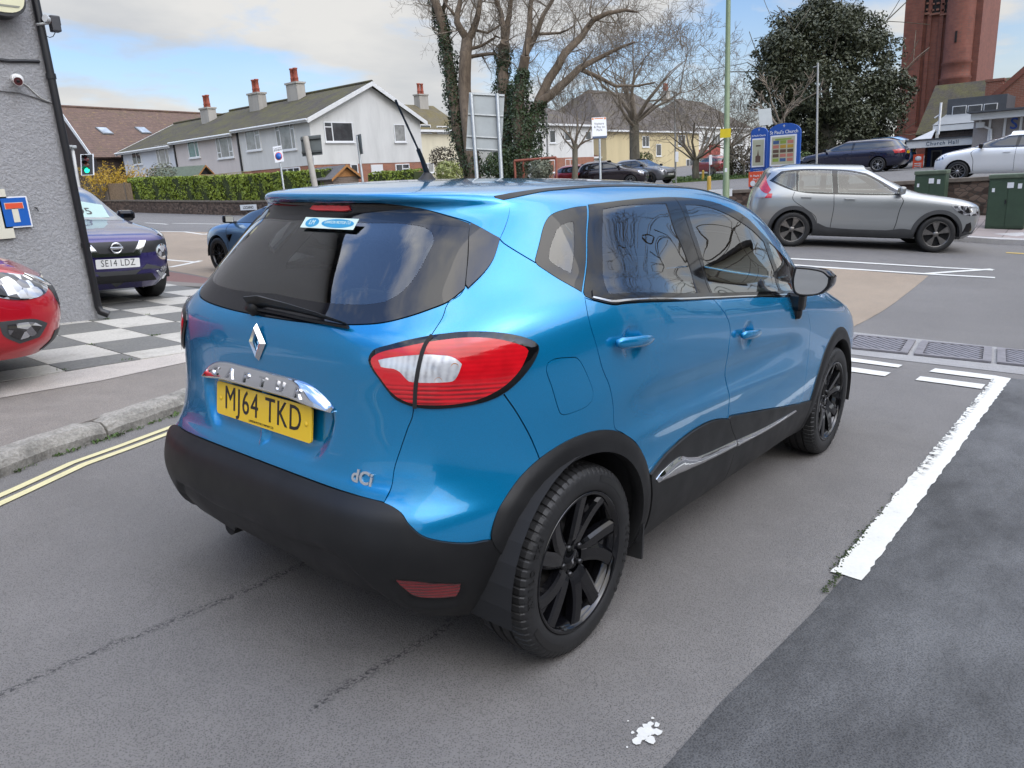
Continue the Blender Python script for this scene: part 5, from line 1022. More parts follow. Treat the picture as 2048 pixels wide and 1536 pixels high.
def leaves(mb, pts, nrm, size, rr, jit=.5, m=0, el=1.6):
 for p, n in zip(pts, nrm):
  n = (Vector(n) + Vector((rr.gauss(0, jit), rr.gauss(0, jit), rr.gauss(0, jit)))).normalized(); a = n.orthogonal().normalized(); b = n.cross(a); th = rr.uniform(0, 6.28); x = a * math.cos(th) + b * math.sin(th); y = n.cross(x); s = size * rr.uniform(.6, 1.25); p = Vector(p)
  mb.add([p - x * s * el * .5, p + y * s * .42 + n * s * .12, p + x * s * el * .5, p - y * s * .42 + n * s * .12], [(0, 1, 2, 3)], m)
def hedge(label, line, h0, h1, th, seed, size=.085, dens=110, mat=None):
 """clipped hedge along a ground line; h0,h1: bottom and top above ground"""
 e = empty('clipped_hedge', line[0]); tag(e, label, 'hedge'); rr = random.Random(seed); core = MB(); lf = MB(); o = Vector(line[0])
 for a, b in zip(line, line[1:]):
  a, b = Vector(a), Vector(b); d = b - a; L = d.length; k = max(1, int(L / 1.0)); dn = Vector((d.x, d.y, 0)).normalized(); n = Vector((-dn.y, dn.x, 0)); n = n if n.dot(Vector(CAM_POS) - a) > 0 else -n
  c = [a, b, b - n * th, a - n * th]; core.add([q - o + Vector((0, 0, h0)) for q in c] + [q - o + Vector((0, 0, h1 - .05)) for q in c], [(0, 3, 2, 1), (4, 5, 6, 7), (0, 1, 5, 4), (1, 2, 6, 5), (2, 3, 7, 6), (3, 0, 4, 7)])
  P = []; N = []
  for _ in range(int(L * (h1 - h0) * dens)):
   t, z = rr.random(), rr.uniform(h0, h1); wob = .05 * math.sin(t * L * 2.1 + z * 3) + .04 * math.sin(t * L * 5.3); P.append(a + d * t + n * (.02 + wob + rr.uniform(-.05, .04)) + Vector((0, 0, z)) - o); N.append(n)
  for _ in range(int(L * th * dens * .8)):
   t, w = rr.random(), rr.random(); P.append(a + d * t - n * th * w + Vector((0, 0, h1 + .03 * math.sin(t * L * 3.1) + rr.uniform(-.05, .04))) - o); N.append(Vector((0, 0, 1)))
  leaves(lf, P, N, size, rr)
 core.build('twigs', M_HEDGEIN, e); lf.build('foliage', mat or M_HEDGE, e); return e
ins = lambda q, k=.25: q + (q - Vector(CAM_POS)).normalized() * k
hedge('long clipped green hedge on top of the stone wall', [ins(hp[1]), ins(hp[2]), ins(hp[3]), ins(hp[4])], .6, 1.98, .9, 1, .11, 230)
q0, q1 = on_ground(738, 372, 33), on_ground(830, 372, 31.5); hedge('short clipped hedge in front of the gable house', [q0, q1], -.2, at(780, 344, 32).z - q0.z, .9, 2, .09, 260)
def board_fence(label, a, b, h, tone):
 e = empty('board_fence', a); tag(e, label, 'fence'); a, b = Vector(a), Vector(b); d = b - a; L = d.length; k = int(L / .14); mats = [flat('fence board %s' % n_, c_, .85, 0, .25, 9) for n_, c_ in (('grey', (.15, .125, .10)), ('brown', (.22, .155, .095)), ('dark', (.10, .08, .062)))]; rr = random.Random(9); mb = MB()
 for i in range(k): c = a.lerp(b, (i + .5) / k) - a; mb.box(c + Vector((0, 0, h / 2)), (.125, .022, h + rr.uniform(-.02, .02)), (1 if i > k * tone else rr.choice((0, 0, 2))), rz=math.atan2(d.y, d.x))
 mb.build('boards', mats, e)
 for i in range(0, k + 1, 13): mb = MB(); mb.box(a.lerp(b, min(1, i / k)) - a + Vector((0, .06, h / 2)), (.10, .10, h + .1)); mb.build('post', mats[0], e)
fa, fb = on_ground(150, 405, 48.5), on_ground(268, 402, 45.6); board_fence('weathered vertical board fence left of the hedge', fa, fb, at(215, 363, 47).z - fa.z, .62)
M_TIMB = flat('orange timber', (.34, .155, .045), .7, 0, .2, 9); M_FELT = flat('green shed felt', (.085, .105, .075), .9, 0, .2, 6); M_FELTG = flat('grey shed felt', (.105, .10, .098), .9, 0, .2, 6); M_SHEDW = brick_mat('weathered shed boards', (.17, .135, .11), (.21, .165, .135), (.10, .08, .065), 1.0, .3)
def shed(label, u, v, depth, w, l, hw, hr, wm, rm, ang, gable=None):
 p = on_ground(u, v, depth); e = empty('garden_shed', p, ang); tag(e, label, 'shed'); mb = MB(); mb.prism([(-w / 2, -.3), (w / 2, -.3), (w / 2, hw), (0, hr - .05), (-w / 2, hw)], 0, l, 0, 'y'); mb.build('wall', wm, e); mb = MB(); sl = (hr - hw) / (w / 2)
 for s in (-1, 1): slab_poly(mb, [(s * (w / 2 + .15), -.2, hw - sl * .15), (s * (w / 2 + .15), l + .2, hw - sl * .15), (0, l + .2, hr + .02), (0, -.2, hr + .02)], .05)
 mb.build('roof', rm, e); mb = MB(); mb.add([(-w / 2 + .05, -.03, hw - .02), (w / 2 - .05, -.03, hw - .02), (0, -.03, hr - .08)], [(0, 1, 2)]); mb.build('gable_board', gable or wm, e)
 mb = MB()
 for s in (-1, 1): mb.add([(s * (w / 2 + .16), -.22, hw - sl * .16 - .10), (0, -.22, hr - .08), (0, -.22, hr + .04), (s * (w / 2 + .16), -.22, hw - sl * .16 + .02)], [(0, 1, 2, 3) if s < 0 else (3, 2, 1, 0)])
 mb.build('bargeboard', M_TIMB, e); return e
g_ = at(690, 331, 34).z - on_ground(690, 390, 34).z
shed('wooden garden shed with grey roof at the hedge end', 695, 390, 34, 1.35, 2.6, g_ * .78, g_, M_SHEDW, M_FELTG, R_(-8), M_TIMB)
p_s = on_ground(412, 372, 49); g_ = at(412, 331, 49).z - p_s.z; shed('garden summerhouse with green roof and orange timber gable behind the hedge', 412, 372, 49, 1.7, 3.0, g_ * .80, g_, M_TIMB, M_FELT, R_(28), M_DARK)
a_, b_ = on_ground(392, 375, 41.8), on_ground(505, 372, 38.5); e = empty('trellis', a_); tag(e, 'pale timber trellis panel rising above the hedge', 'trellis'); zt_, zb_ = at(440, 345, 40.2).z - a_.z, at(440, 362, 40.2).z - a_.z; mb = MB(); d = b_ - a_; ry = math.atan2(d.y, d.x)
for i in range(34): mb.box(d * (i / 33) + Vector((0, 0, (zt_ + zb_) / 2 - .4)), (.035, .03, zt_ - zb_ + .8), rz=ry)
for f_ in (0, .45): mb.box(d * .5 + Vector((0, .0, zt_ - f_)), (d.length, .036, .035), rz=ry)
mb.build('slats', flat('pale timber', (.42, .33, .20), .8, 0, .2, 12), e)
# red-brown timber frame at the roadside
p = on_ground(1070, 352, 38); e = empty('timber_frame', p); tag(e, 'red brown timber goal-like frame in front of the white house', 'frame'); L0, R0_ = at(1031, 350, 38) - p, at(1112, 352, 37) - p; L1, R1_ = at(1029, 322, 38) - p, at(1112, 315, 37) - p; mb = MB(); mr = flat('red brown timber', (.25, .075, .045), .7, 0, .2)
for lo, hi in ((L0, L1), (R0_, R1_), (at(1047, 352, 38.4) - p, at(1046, 320, 38.4) - p)): mb = MB(); mb.tube([Vector((lo.x, lo.y, -.1)), Vector((hi.x, hi.y, hi.z))], .06, 8); mb.build('post', mr, e)
mb = MB(); mb.tube([L1, R1_], .065, 8); mb.build('beam', mr, e)
# grass verge and its kerb beyond the junction
vg = [tuple(on_ground(u, v, d)[:2]) for u, v, d in ((1345, 372, 44), (1420, 362, 43), (1500, 352, 42), (1500, 338, 58), (1420, 342, 60), (1350, 345, 60))]
drape('grass_verge', vg, .06, leaf_mat('short grass', (.05, .085, .018), (.12, .17, .035), .9), h=1.5, thick=.1)
sp = []; rr = random.Random(2); A_ = np.array(vg); g_ = A_.min(0) + np.random.RandomState(1).rand(2500, 2) * (A_.max(0) - A_.min(0)); g_ = g_[pip(g_, A_)]
tufts([(x, y, gz1(x, y) + .05, .3, 5, .22) for x, y in g_[:700]], 6, 'grass')
# forecourt of the church car park behind the wall
drape('car_park', [(20.7, 9), (20.7, -12), (60, -14), (60, 14), (34, 14)], .02, M_ASPH_D, h=2.0)

# ---------------------------------------------------------------- trees
def bark(name, lo, hi):
 t = NT(name); p = t.geo(); n = t.noise(6, 5, .7, t.mp(p, (1, 1, .3))); t.set(base=t.ramp(n, [(.3, lo), (.7, hi)]), rough=.95); t.bump(t.noise(18, 4, .7, t.mp(p, (1, 1, .25))), .5, .02); return t.mat
M_BARKB = bark('brown bark', (.075, .055, .040), (.19, .145, .10)); M_BARKG = bark('grey green bark', (.070, .062, .045), (.17, .155, .115)); M_TWIG = flat('bare twigs', (.17, .14, .105), .9, 0, .2)
M_IVY = leaf_mat('ivy leaf', (.010, .022, .008), (.042, .066, .018), .4); M_OAK = leaf_mat('holm oak leaf', (.024, .030, .014), (.085, .092, .048), .45)
def grow(mb, p, d, L, r, lev, rr, up=.12, spread=.62, curl=.22, minr=.008, nmax=[0]):
 """one limb with its own side shoots"""
 seg = max(3, int(4 if lev > 2 else 3)); pts = [Vector(p)]; rad = [r]; dd = Vector(d).normalized()
 for i in range(seg):
  dd = (dd + Vector((rr.gauss(0, curl), rr.gauss(0, curl), rr.gauss(0, curl) + up * .5)) * .55).normalized(); pts.append(pts[-1] + dd * L / seg); rad.append(max(minr, r * (1 - .55 * (i + 1) / seg)))
 mb.tube(pts, rad, 6 if r > .09 else (4 if r > .03 else 3), cap=False)
 if lev <= 0: return
 k = rr.choice((2, 3, 3)) if lev > 1 else rr.choice((2, 3, 4))
 for i in range(k):
  t = rr.uniform(.45, 1.0) if i else 1.0; j = min(seg, max(1, int(round(t * seg)))); b = pts[j]; ax = dd.orthogonal().normalized(); th = rr.uniform(0, 6.28); side = ax * math.cos(th) + dd.cross(ax) * math.sin(th)
  nd = (dd * (1 - spread * rr.uniform(.4, 1)) + side * spread * rr.uniform(.6, 1.2) + Vector((0, 0, up))).normalized(); grow(mb, b, nd, L * rr.uniform(.58, .82), max(minr, rad[j] * rr.uniform(.5, .75)), lev - 1, rr, up, spread, curl, minr)
def bare_tree(name, label, u, v, depth, fork_px, r0, limbs, lev, L, seed, spread=.6, up=.10, minr=.010, group=None):
 p = on_ground(u, v, depth); e = empty(name, p); tag(e, label, 'tree', group); rr = random.Random(seed); f = at(*fork_px, depth) - p
 mb = MB(); mb.tube([(0, 0, -.3), (0, 0, .2), f * .5 + Vector((rr.uniform(-.1, .1), 0, 0)), f], [r0 * 1.5, r0 * 1.1, r0 * .92, r0 * .85], 10); mb.build('trunk', M_BARKG, e); mb = MB()
 for i in range(limbs):
  a = 6.283 * (i + rr.uniform(-.3, .3)) / limbs; el = rr.uniform(.35, 1.25); grow(mb, f * rr.uniform(.82, 1.0), (math.cos(a) * math.cos(el), math.sin(a) * math.cos(el), math.sin(el)), L * rr.uniform(.8, 1.15), r0 * rr.uniform(.30, .5), lev, rr, up, spread, .25, minr)
 mb.build('branches', M_TWIG, e); return e
bare_tree('bare_tree', 'large spreading bare tree in front of the cream house', 1270, 345, 50, (1268, 238), .36, 10, 6, 3.3, 11, .60, .06, .009)
bare_tree('bare_tree', 'slender young bare tree in front of the white hip roofed house', 1148, 345, 40, (1150, 288), .17, 7, 5, 1.6, 5, .45, .20, .006)
bare_tree('bare_tree', 'medium bare tree on the grass verge left of the lamp column', 1392, 355, 47, (1392, 318), .22, 9, 5, 2.7, 21, .6, .10, .008)
bare_tree('bare_tree', 'bare tree partly hidden behind the green lamp column', 1462, 350, 56, (1462, 290), .20, 8, 5, 2.3, 8, .6, .10, .008)
bare_tree('bare_shrub', 'twiggy bare shrub between lamp column and blue church boards', 1488, 345, 52, (1488, 330), .10, 9, 5, 1.5, 31, .6, .05, .008)
bare_tree('bare_tree', 'pollarded pale bare tree in front of the dark evergreen', 1560, 335, 36, (1562, 245), .20, 5, 3, 1.0, 14, .5, .05, .022)
def limb_tree(name, label, base, depth, limbs, bark_m, seed, twig_lev=4, ivy=(), ivy_w=.5, twig_L=1.2, leaf=.12, dens=150):
 """limbs: list of (pixel polyline, radius start, radius end); ivy: pixel polylines wrapped in leaves with (width0,width1)"""
 p = on_ground(*base, depth); e = empty(name, p); tag(e, label, 'tree'); rr = random.Random(seed); tr_ = MB(); tw = MB()
 for n_, (px, ra, rb) in enumerate(limbs):
  wob = [rr.uniform(-.4, .4) * (1 if k else 0) for k in range(len(px))]; P = [at(u, v, depth + w_ * (k > 0)) - p for k, ((u, v), w_) in enumerate(zip(px, wob))]
  if n_ == 0: P[0].z = -.3
  R = [ra + (rb - ra) * k / (len(P) - 1) for k in range(len(P))]; Q = []; RR = []
  for k in range(len(P) - 1):
   for t in (0, .5): Q.append(P[k].lerp(P[k + 1], t) + (Vector((rr.gauss(0, .04), rr.gauss(0, .04), 0)) if t else Vector())); RR.append(R[k] + (R[k + 1] - R[k]) * t)
  Q.append(P[-1]); RR.append(R[-1]); tr_.tube(Q, RR, 10)
  for k in range(2 if n_ == 0 else 1, len(Q)):
   if RR[k] > .30: continue
   for _ in range(1 if RR[k] > .12 or k % 2 else 2):
    d = (Q[k] - Q[k - 1]).normalized(); s = Vector((rr.gauss(0, 1), rr.gauss(0, 1), rr.gauss(0, .7))); s = (s - d * s.dot(d)).normalized(); grow(tw, Q[k], d * .45 + s * .8 + Vector((0, 0, .1)), twig_L * rr.uniform(.6, 1.3), max(.014, min(RR[k] * .4, .045)), twig_lev, rr, .06, .62, .28, .0055)
 tr_.build('trunk', bark_m, e); tw.build('branches', M_TWIG, e)
 if ivy:
  lf = MB()
  for px, w0, w1 in ivy:
   P = [at(u, v, depth) - p for u, v in px]; L = [0]
   for a, b in zip(P, P[1:]): L.append(L[-1] + (b - a).length)
   N = int(L[-1] * (w0 + w1) * 3.1 * dens); pts = []; nr = []
   for _ in range(N):
    s = rr.random() * L[-1]; k = next(i for i in range(len(P) - 1) if L[i + 1] >= s or i == len(P) - 2); t = (s - L[k]) / (L[k + 1] - L[k] + 1e-9); c = P[k].lerp(P[k + 1], t); w = (w0 + (w1 - w0) * s / L[-1]) * (1 + .22 * math.sin(s * 3.1) + .15 * math.sin(s * 7.7 + w0 * 9)); a = rr.uniform(0, 6.283); n = Vector((math.cos(a), math.sin(a), rr.gauss(0, .25))); pts.append(c + n * w * rr.uniform(.75, 1.12)); nr.append(n + Vector((0, 0, .35)))
   leaves(lf, pts, nr, leaf, rr, .55, 0, 1.2)
  lf.build('ivy', M_IVY, e)
 return e
limb_tree('ivy_tree', 'leaning tree trunk thickly wrapped in dark ivy behind the big road sign', (945, 352), 42, [([(945, 352), (925, 290), (912, 220), (902, 150), (893, 95), (882, 40), (864, -10)], .42, .22), ([(893, 95), (884, 26), (896, -10)], .18, .10), ([(884, 40), (868, -5), (850, -40)], .2, .1)], M_BARKB, 3, 4, [([(940, 350), (925, 290), (912, 220), (902, 150), (893, 95), (880, 35), (866, 0)], .68, .34)], .5, 1.3)
limb_tree('forked_tree', 'bare brown forked tree standing beside the ivy covered trunk', (950, 352), 41.5, [([(950, 352), (938, 260), (929, 180), (931, 110), (934, 82)], .42, .32), ([(934, 82), (922, 60), (914, 30), (922, -12)], .24, .12), ([(934, 82), (948, 56), (957, 25), (964, -12)], .24, .12), ([(933, 100), (962, 92), (982, 80), (990, 72), (1000, 76)], .10, .04), ([(934, 115), (962, 110), (987, 107), (1002, 116)], .11, .08), ([(914, 34), (903, 22), (888, 2)], .10, .06), ([(950, 60), (975, 66), (1000, 50), (1010, 45)], .08, .04)], M_BARKB, 7, 4, [([(948, 350), (938, 270), (931, 200)], .5, .25)], .5, 1.25)
limb_tree('ivy_tree', 'upright tree with ivy to its fork just right of the big road sign', (1015, 352), 41, [([(1015, 352), (1012, 260), (1006, 170), (1007, 110), (1010, 84)], .36, .26), ([(1010, 84), (1007, 57), (1002, 25), (988, -12)], .20, .10), ([(1010, 84), (1015, 45), (1020, 15), (1024, -12)], .20, .10)], M_BARKB, 9, 4, [([(1015, 352), (1012, 260), (1006, 170), (1008, 90)], .85, .34)], .5, 1.2)
limb_tree('ivy_tree', 'big leaning bare tree with ivy clad base reaching right over the road', (1052, 352), 39.5, [([(1040, 352), (1040, 270), (1036, 200), (1044, 155), (1051, 112)], .42, .26), ([(1051, 112), (1057, 75), (1060, 25), (1066, -12)], .20, .11), ([(1051, 108), (1067, 80), (1080, 47), (1096, 15), (1112, -12)], .18, .09), ([(1044, 330), (1062, 250), (1079, 200), (1097, 160), (1129, 107), (1164, 72), (1187, 40), (1214, 27), (1250, 20), (1275, 24)], .34, .05), ([(1076, 208), (1124, 170), (1159, 136), (1186, 122), (1230, 100), (1270, 84)], .26, .05), ([(1159, 137), (1199, 155), (1231, 172), (1275, 172), (1310, 165)], .13, .04), ([(1079, 68), (1120, 66), (1135, 60), (1150, 50)], .08, .03), ([(1187, 40), (1180, 18), (1184, -8)], .06, .03)], M_BARKB, 13, 4, [([(1042, 352), (1038, 280), (1036, 200), (1046, 140)], 1.15, .35), ([(1056, 352), (1062, 260), (1078, 205)], 1.0, .45), ([(1000, 352), (1012, 300)], 1.0, .7)], .5, 1.35)
# dense evergreen (holm oak)
def evergreen(label, u, v, depth, blobs, seed, n=15000, size=.20):
 p = on_ground(u, v, depth); e = empty('evergreen_tree', p); tag(e, label, 'tree'); rr = random.Random(seed); mb = MB(); tops = [at(a, b, depth + dz) - p for a, b, r, dz in blobs]; c0 = Vector((0, 0, 2.2))
 mb.tube([(0, 0, -.3), (0, 0, .4), c0], [.75, .55, .45], 10)
 for t in tops: grow(mb, c0, (t - c0), (t - c0).length * .8, .2, 2, rr, .0, .5, .1, .02)
 mb.build('trunk', M_BARKG, e); lf = MB(); pts = []; nr = []; tot = sum(b[2] ** 2 for b in blobs)
 for (a, b, r, dz), t in zip(blobs, tops):
  R = r * depth / FPX
  cl = [(t + Vector((rr.gauss(0, 1), rr.gauss(0, 1), rr.gauss(0, 1))).normalized() * R * rr.uniform(.55, .98), R * rr.uniform(.18, .36)) for _ in range(int(22 + r * .5))]
  for _ in range(int(n * r * r / tot)):
   c, q = rr.choice(cl); d = Vector((rr.gauss(0, 1), rr.gauss(0, 1), rr.gauss(0, 1))).normalized(); pts.append(c + d * q * rr.uniform(.55, 1.05)); nr.append(d + Vector((0, 0, .4)))
 leaves(lf, pts, nr, size, rr, .5, 0, 1.7); lf.build('crown', M_OAK, e); return e
evergreen('huge dark evergreen oak beside the church tower', 1652, 330, 41, [(1650, 90, 88, 0), (1565, 130, 62, -.5), (1740, 130, 66, 0), (1650, 60, 70, .8), (1590, 75, 58, .6), (1710, 75, 62, .8), (1560, 190, 62, 0), (1640, 190, 75, -.8), (1730, 205, 74, -.3), (1790, 180, 42, 0), (1600, 255, 55, -.5), (1690, 265, 62, -.8), (1760, 250, 52, .3), (1640, 285, 48, .6), (1545, 110, 40, .5), (1720, 290, 40, .2), (1650, 30, 46, 1)], 4, 62000, .125)
# smaller planting
def bush(name, label, u, v, depth, r, mat, seed, n=900, size=.09, flat_=.85, cat='bush'):
 p = on_ground(u, v + 20, depth); c = at(u, v, depth) - p; e = empty(name, p); tag(e, label, cat); rr = random.Random(seed); mb = MB()
 for k in range(7): a = k * .9; mb.tube([(0, 0, -.15), c * .6 + Vector((math.cos(a), math.sin(a), 0)) * r * .3, c + Vector((math.cos(a), math.sin(a), rr.uniform(-.4, .6))) * r * .75], [.03, .02, .008], 5)
 mb.build('stems', M_TWIG, e); lf = MB(); P = []; N = []
 for _ in range(n): d = Vector((rr.gauss(0, 1), rr.gauss(0, 1), rr.gauss(0, 1))).normalized(); P.append(c + Vector((d.x * r, d.y * r, d.z * r * flat_)) * rr.uniform(.72, 1.03) * (1 + .12 * math.sin(d.x * 7 + d.z * 5))); N.append(d)
 leaves(lf, P, N, size, rr, .5); lf.build('foliage', mat, e); return e
M_VARI = leaf_mat('variegated leaf', (.10, .13, .03), (.36, .38, .13)); M_GREYL = leaf_mat('grey green leaf', (.075, .085, .055), (.20, .21, .15)); M_GREENB = leaf_mat('mid green leaf', (.03, .055, .012), (.10, .14, .03)); M_FORS = leaf_mat('forsythia flower', (.36, .21, .015), (.58, .40, .04)); M_PURP = leaf_mat('dull brown leaf', (.035, .028, .02), (.09, .07, .045))
bush('rounded_bush', 'yellow variegated rounded bush below the ivy trunk', 896, 346, 36, .66, M_VARI, 3, 1300); bush('rounded_bush', 'pale variegated bush inside the red brown timber frame', 1081, 342, 37, .62, M_GREYL, 5, 1200)
bush('wild_bush', 'dull brown leafy shrub in front of the cream wall', 884, 316, 43, .75, M_PURP, 6, 700); bush('wild_bush', 'dark green bush filling the gap below the ivy trees', 1005, 330, 40, .95, M_GREENB, 8, 1500, .1); bush('wild_bush', 'grey green shrubs beside the yellow forsythia', 325, 350, 46, .85, M_GREYL, 9, 900)
bush('wild_bush', 'green shrub at the trunk foot of the big bare tree', 1288, 318, 52, .6, M_GREENB, 10, 500); bush('wild_bush', 'brown green thicket beside the blue church boards', 1480, 322, 54, 1.3, M_PURP, 12, 1000, .14); bush('wild_bush', 'low dark evergreen shrub under the huge oak', 1600, 330, 38, .8, M_GREENB, 15, 900)
p = on_ground(235, 405, 48); e = empty('forsythia_bush', p); tag(e, 'yellow flowering forsythia bush above the board fence', 'bush'); rr = random.Random(17); mb = MB(); P = []; N = []
for k in range(210):
 a = rr.uniform(0, 6.28); b = Vector((rr.gauss(0, .75), rr.gauss(0, .4), .2)); d = Vector((math.cos(a) * .55 + .15, math.sin(a) * .4, 1)).normalized(); L = rr.uniform(1.6, 3.3); pts = [b + d * L * t + Vector((math.cos(a), math.sin(a), 0)) * .45 * t * t - Vector((0, 0, .25 * t * t)) for t in (0, .35, .7, 1)]; mb.tube(pts, [.014, .011, .008, .005], 3, cap=False)
 for _ in range(38): t = rr.uniform(.35, 1); i = min(2, int(t * 3)); P.append(pts[i].lerp(pts[i + 1], t * 3 - i) + Vector((rr.gauss(0, .05), rr.gauss(0, .05), rr.gauss(0, .05)))); N.append(Vector((rr.gauss(0, 1), rr.gauss(0, 1), rr.gauss(0, 1))))
mb.build('stems', flat('tan stems', (.24, .17, .09), .9), e); lf = MB(); leaves(lf, P, N, .075, rr, .6); lf.build('blossom', M_FORS, e)
reflected()
hedge('unseen tall dark conifer hedge added to darken reflections in the blue car', [Vector((x, y, gz1(x, y))) for x, y in ((-14, -13), (0, -13), (14, -12.6))], 0, 5.5, 1.6, 77, .32, 18, M_OAK)  # out of view, added as a dark band for the blue car to reflect
q_ = (13.5, -7.0); e = empty('bare_tree', (q_[0], q_[1], gz1(*q_))); tag(e, 'bare street tree overhanging the side road beside the garden wall', 'tree'); rr = random.Random(44); mb = MB(); mb.tube([(0, 0, -.3), (0, 0, 1.5), (.1, .1, 3.2)], [.30, .24, .2], 10); mb.build('trunk', M_BARKG, e); mb = MB()
for k in range(8): a = .785 * k; grow(mb, (.1, .1, 2.6 + .08 * k), (math.cos(a), math.sin(a), 1.0), 2.9, .10, 4, rr, .06, .6, .25, .010)
mb.build('branches', M_TWIG, e)

# ---------------------------------------------------------------- curved body surface of the blue car (car frame: x forward, y left, z up)
# rows: heights at x=(-.55,0,1,2,3.4), half widths at x=(-.4,0,1,2,3.2), rear end x, rear roundness, front end x, front roundness
ROWS=[
 ((.17,.17,.17,.17,.17),(.66,.68,.68,.68,.66),-.40,5,3.25,6),
 ((.215,.215,.215,.215,.215),(.76,.79,.80,.80,.78),-.495,5,3.38,7),
 ((.31,.31,.31,.31,.31),(.815,.842,.846,.850,.835),-.575,5.2,3.44,7),
 ((.41,.41,.40,.40,.41),(.84,.862,.860,.870,.86),-.628,5.2,3.46,7),
 ((.51,.51,.50,.49,.51),(.85,.872,.866,.878,.872),-.652,5.0,3.47,7),
 ((.585,.585,.58,.57,.59),(.85,.874,.866,.880,.876),-.643,4.8,3.47,7),
 ((.630,.635,.63,.62,.64),(.845,.873,.866,.878,.876),-.602,4.8,3.46,7),
 ((.70,.70,.69,.68,.69),(.842,.872,.866,.876,.872),-.578,4.6,3.45,7),
 ((.80,.79,.77,.75,.75),(.842,.876,.872,.876,.87),-.565,4.5,3.43,6.5),
 ((.90,.885,.86,.83,.80),(.842,.880,.877,.876,.862),-.560,4.5,3.38,6),
 ((.98,.98,.945,.90,.84),(.835,.880,.877,.872,.85),-.561,4.5,3.28,5.5),
 ((1.045,1.07,1.015,.95,.875),(.818,.872,.868,.862,.83),-.556,4.4,3.18,5),
 ((1.085,1.135,1.055,.985,.905),(.798,.856,.853,.848,.80),-.540,4.2,3.05,5),
 ((1.112,1.175,1.085,1.015,.94),(.778,.832,.832,.828,.76),-.513,4.1,2.80,5),
 ((1.155,1.215,1.125,1.055,1.0),(.752,.802,.806,.802,.72),-.478,4.0,2.58,5.5),
 ((1.215,1.265,1.19,1.13,1.08),(.722,.772,.775,.775,.70),-.425,4.0,2.47,6),
 ((1.30,1.345,1.31,1.27,1.2),(.675,.722,.716,.716,.66),-.345,4.0,2.27,6),
 ((1.385,1.415,1.425,1.39,1.35),(.63,.675,.662,.662,.62),-.262,4.0,2.01,6),
 ((1.418,1.436,1.450,1.42,1.4),(.61,.655,.645,.645,.6),-.250,4.2,1.90,6),
 ((1.430,1.446,1.462,1.435,1.4),(.60,.642,.632,.632,.58),-.282,4.2,1.83,6),
 ((1.446,1.462,1.480,1.455,1.4),(.585,.62,.612,.61,.56),-.285,4.2,1.75,5.5),
 ((1.455,1.477,1.500,1.478,1.4),(.54,.575,.572,.56,.5),-.235,4.0,1.62,5),
 ((1.462,1.492,1.518,1.50,1.4),(.44,.475,.475,.47,.4),-.15,3.6,1.45,4),
 ((1.470,1.503,1.532,1.51,1.4),(.28,.30,.30,.30,.3),.0,3.2,1.25,3.5),
 ((1.475,1.508,1.537,1.52,1.4),(.10,.11,.11,.11,.1),.25,3,1.0,3.0),
 ((1.4755,1.5085,1.5378,1.521,1.4),(.002,.002,.002,.002,.002),.30,3,.95,3.0),
]
XZ=np.array([-.55,0,1,2,3.4]); XW=np.array([-.4,0,1,2,3.2]); XC=.75
def pchip(xk,yk,x):
 xk=np.asarray(xk,float);yk=np.asarray(yk,float);h=np.diff(xk);d=np.diff(yk)/h
 m=np.zeros(len(xk));m[0]=d[0];m[-1]=d[-1]
 for i in range(1,len(xk)-1):
  if d[i-1]*d[i]>0:
   w1=2*h[i]+h[i-1];w2=h[i]+2*h[i-1];m[i]=(w1+w2)/(w1/d[i-1]+w2/d[i])
 i=np.clip(np.searchsorted(xk,x)-1,0,len(xk)-2);t=(x-xk[i])/h[i]
 t=np.clip(t,0,1)
 return (1+2*t)*(1-t)**2*yk[i]+t*(1-t)**2*h[i]*m[i]+t*t*(3-2*t)*yk[i+1]+t*t*(t-1)*h[i]*m[i+1]
def cspline(xk,yk,x):
 # catmull-rom (non uniform) blend
 xk=np.asarray(xk,float);yk=np.asarray(yk,float)
 m=np.gradient(yk,xk);i=np.clip(np.searchsorted(xk,x)-1,0,len(xk)-2);h=xk[i+1]-xk[i];t=np.clip((x-xk[i])/h,0,1)
 return (1+2*t)*(1-t)**2*yk[i]+t*(1-t)**2*h*m[i]+t*t*(3-2*t)*yk[i+1]+t*t*(t-1)*h*m[i+1]
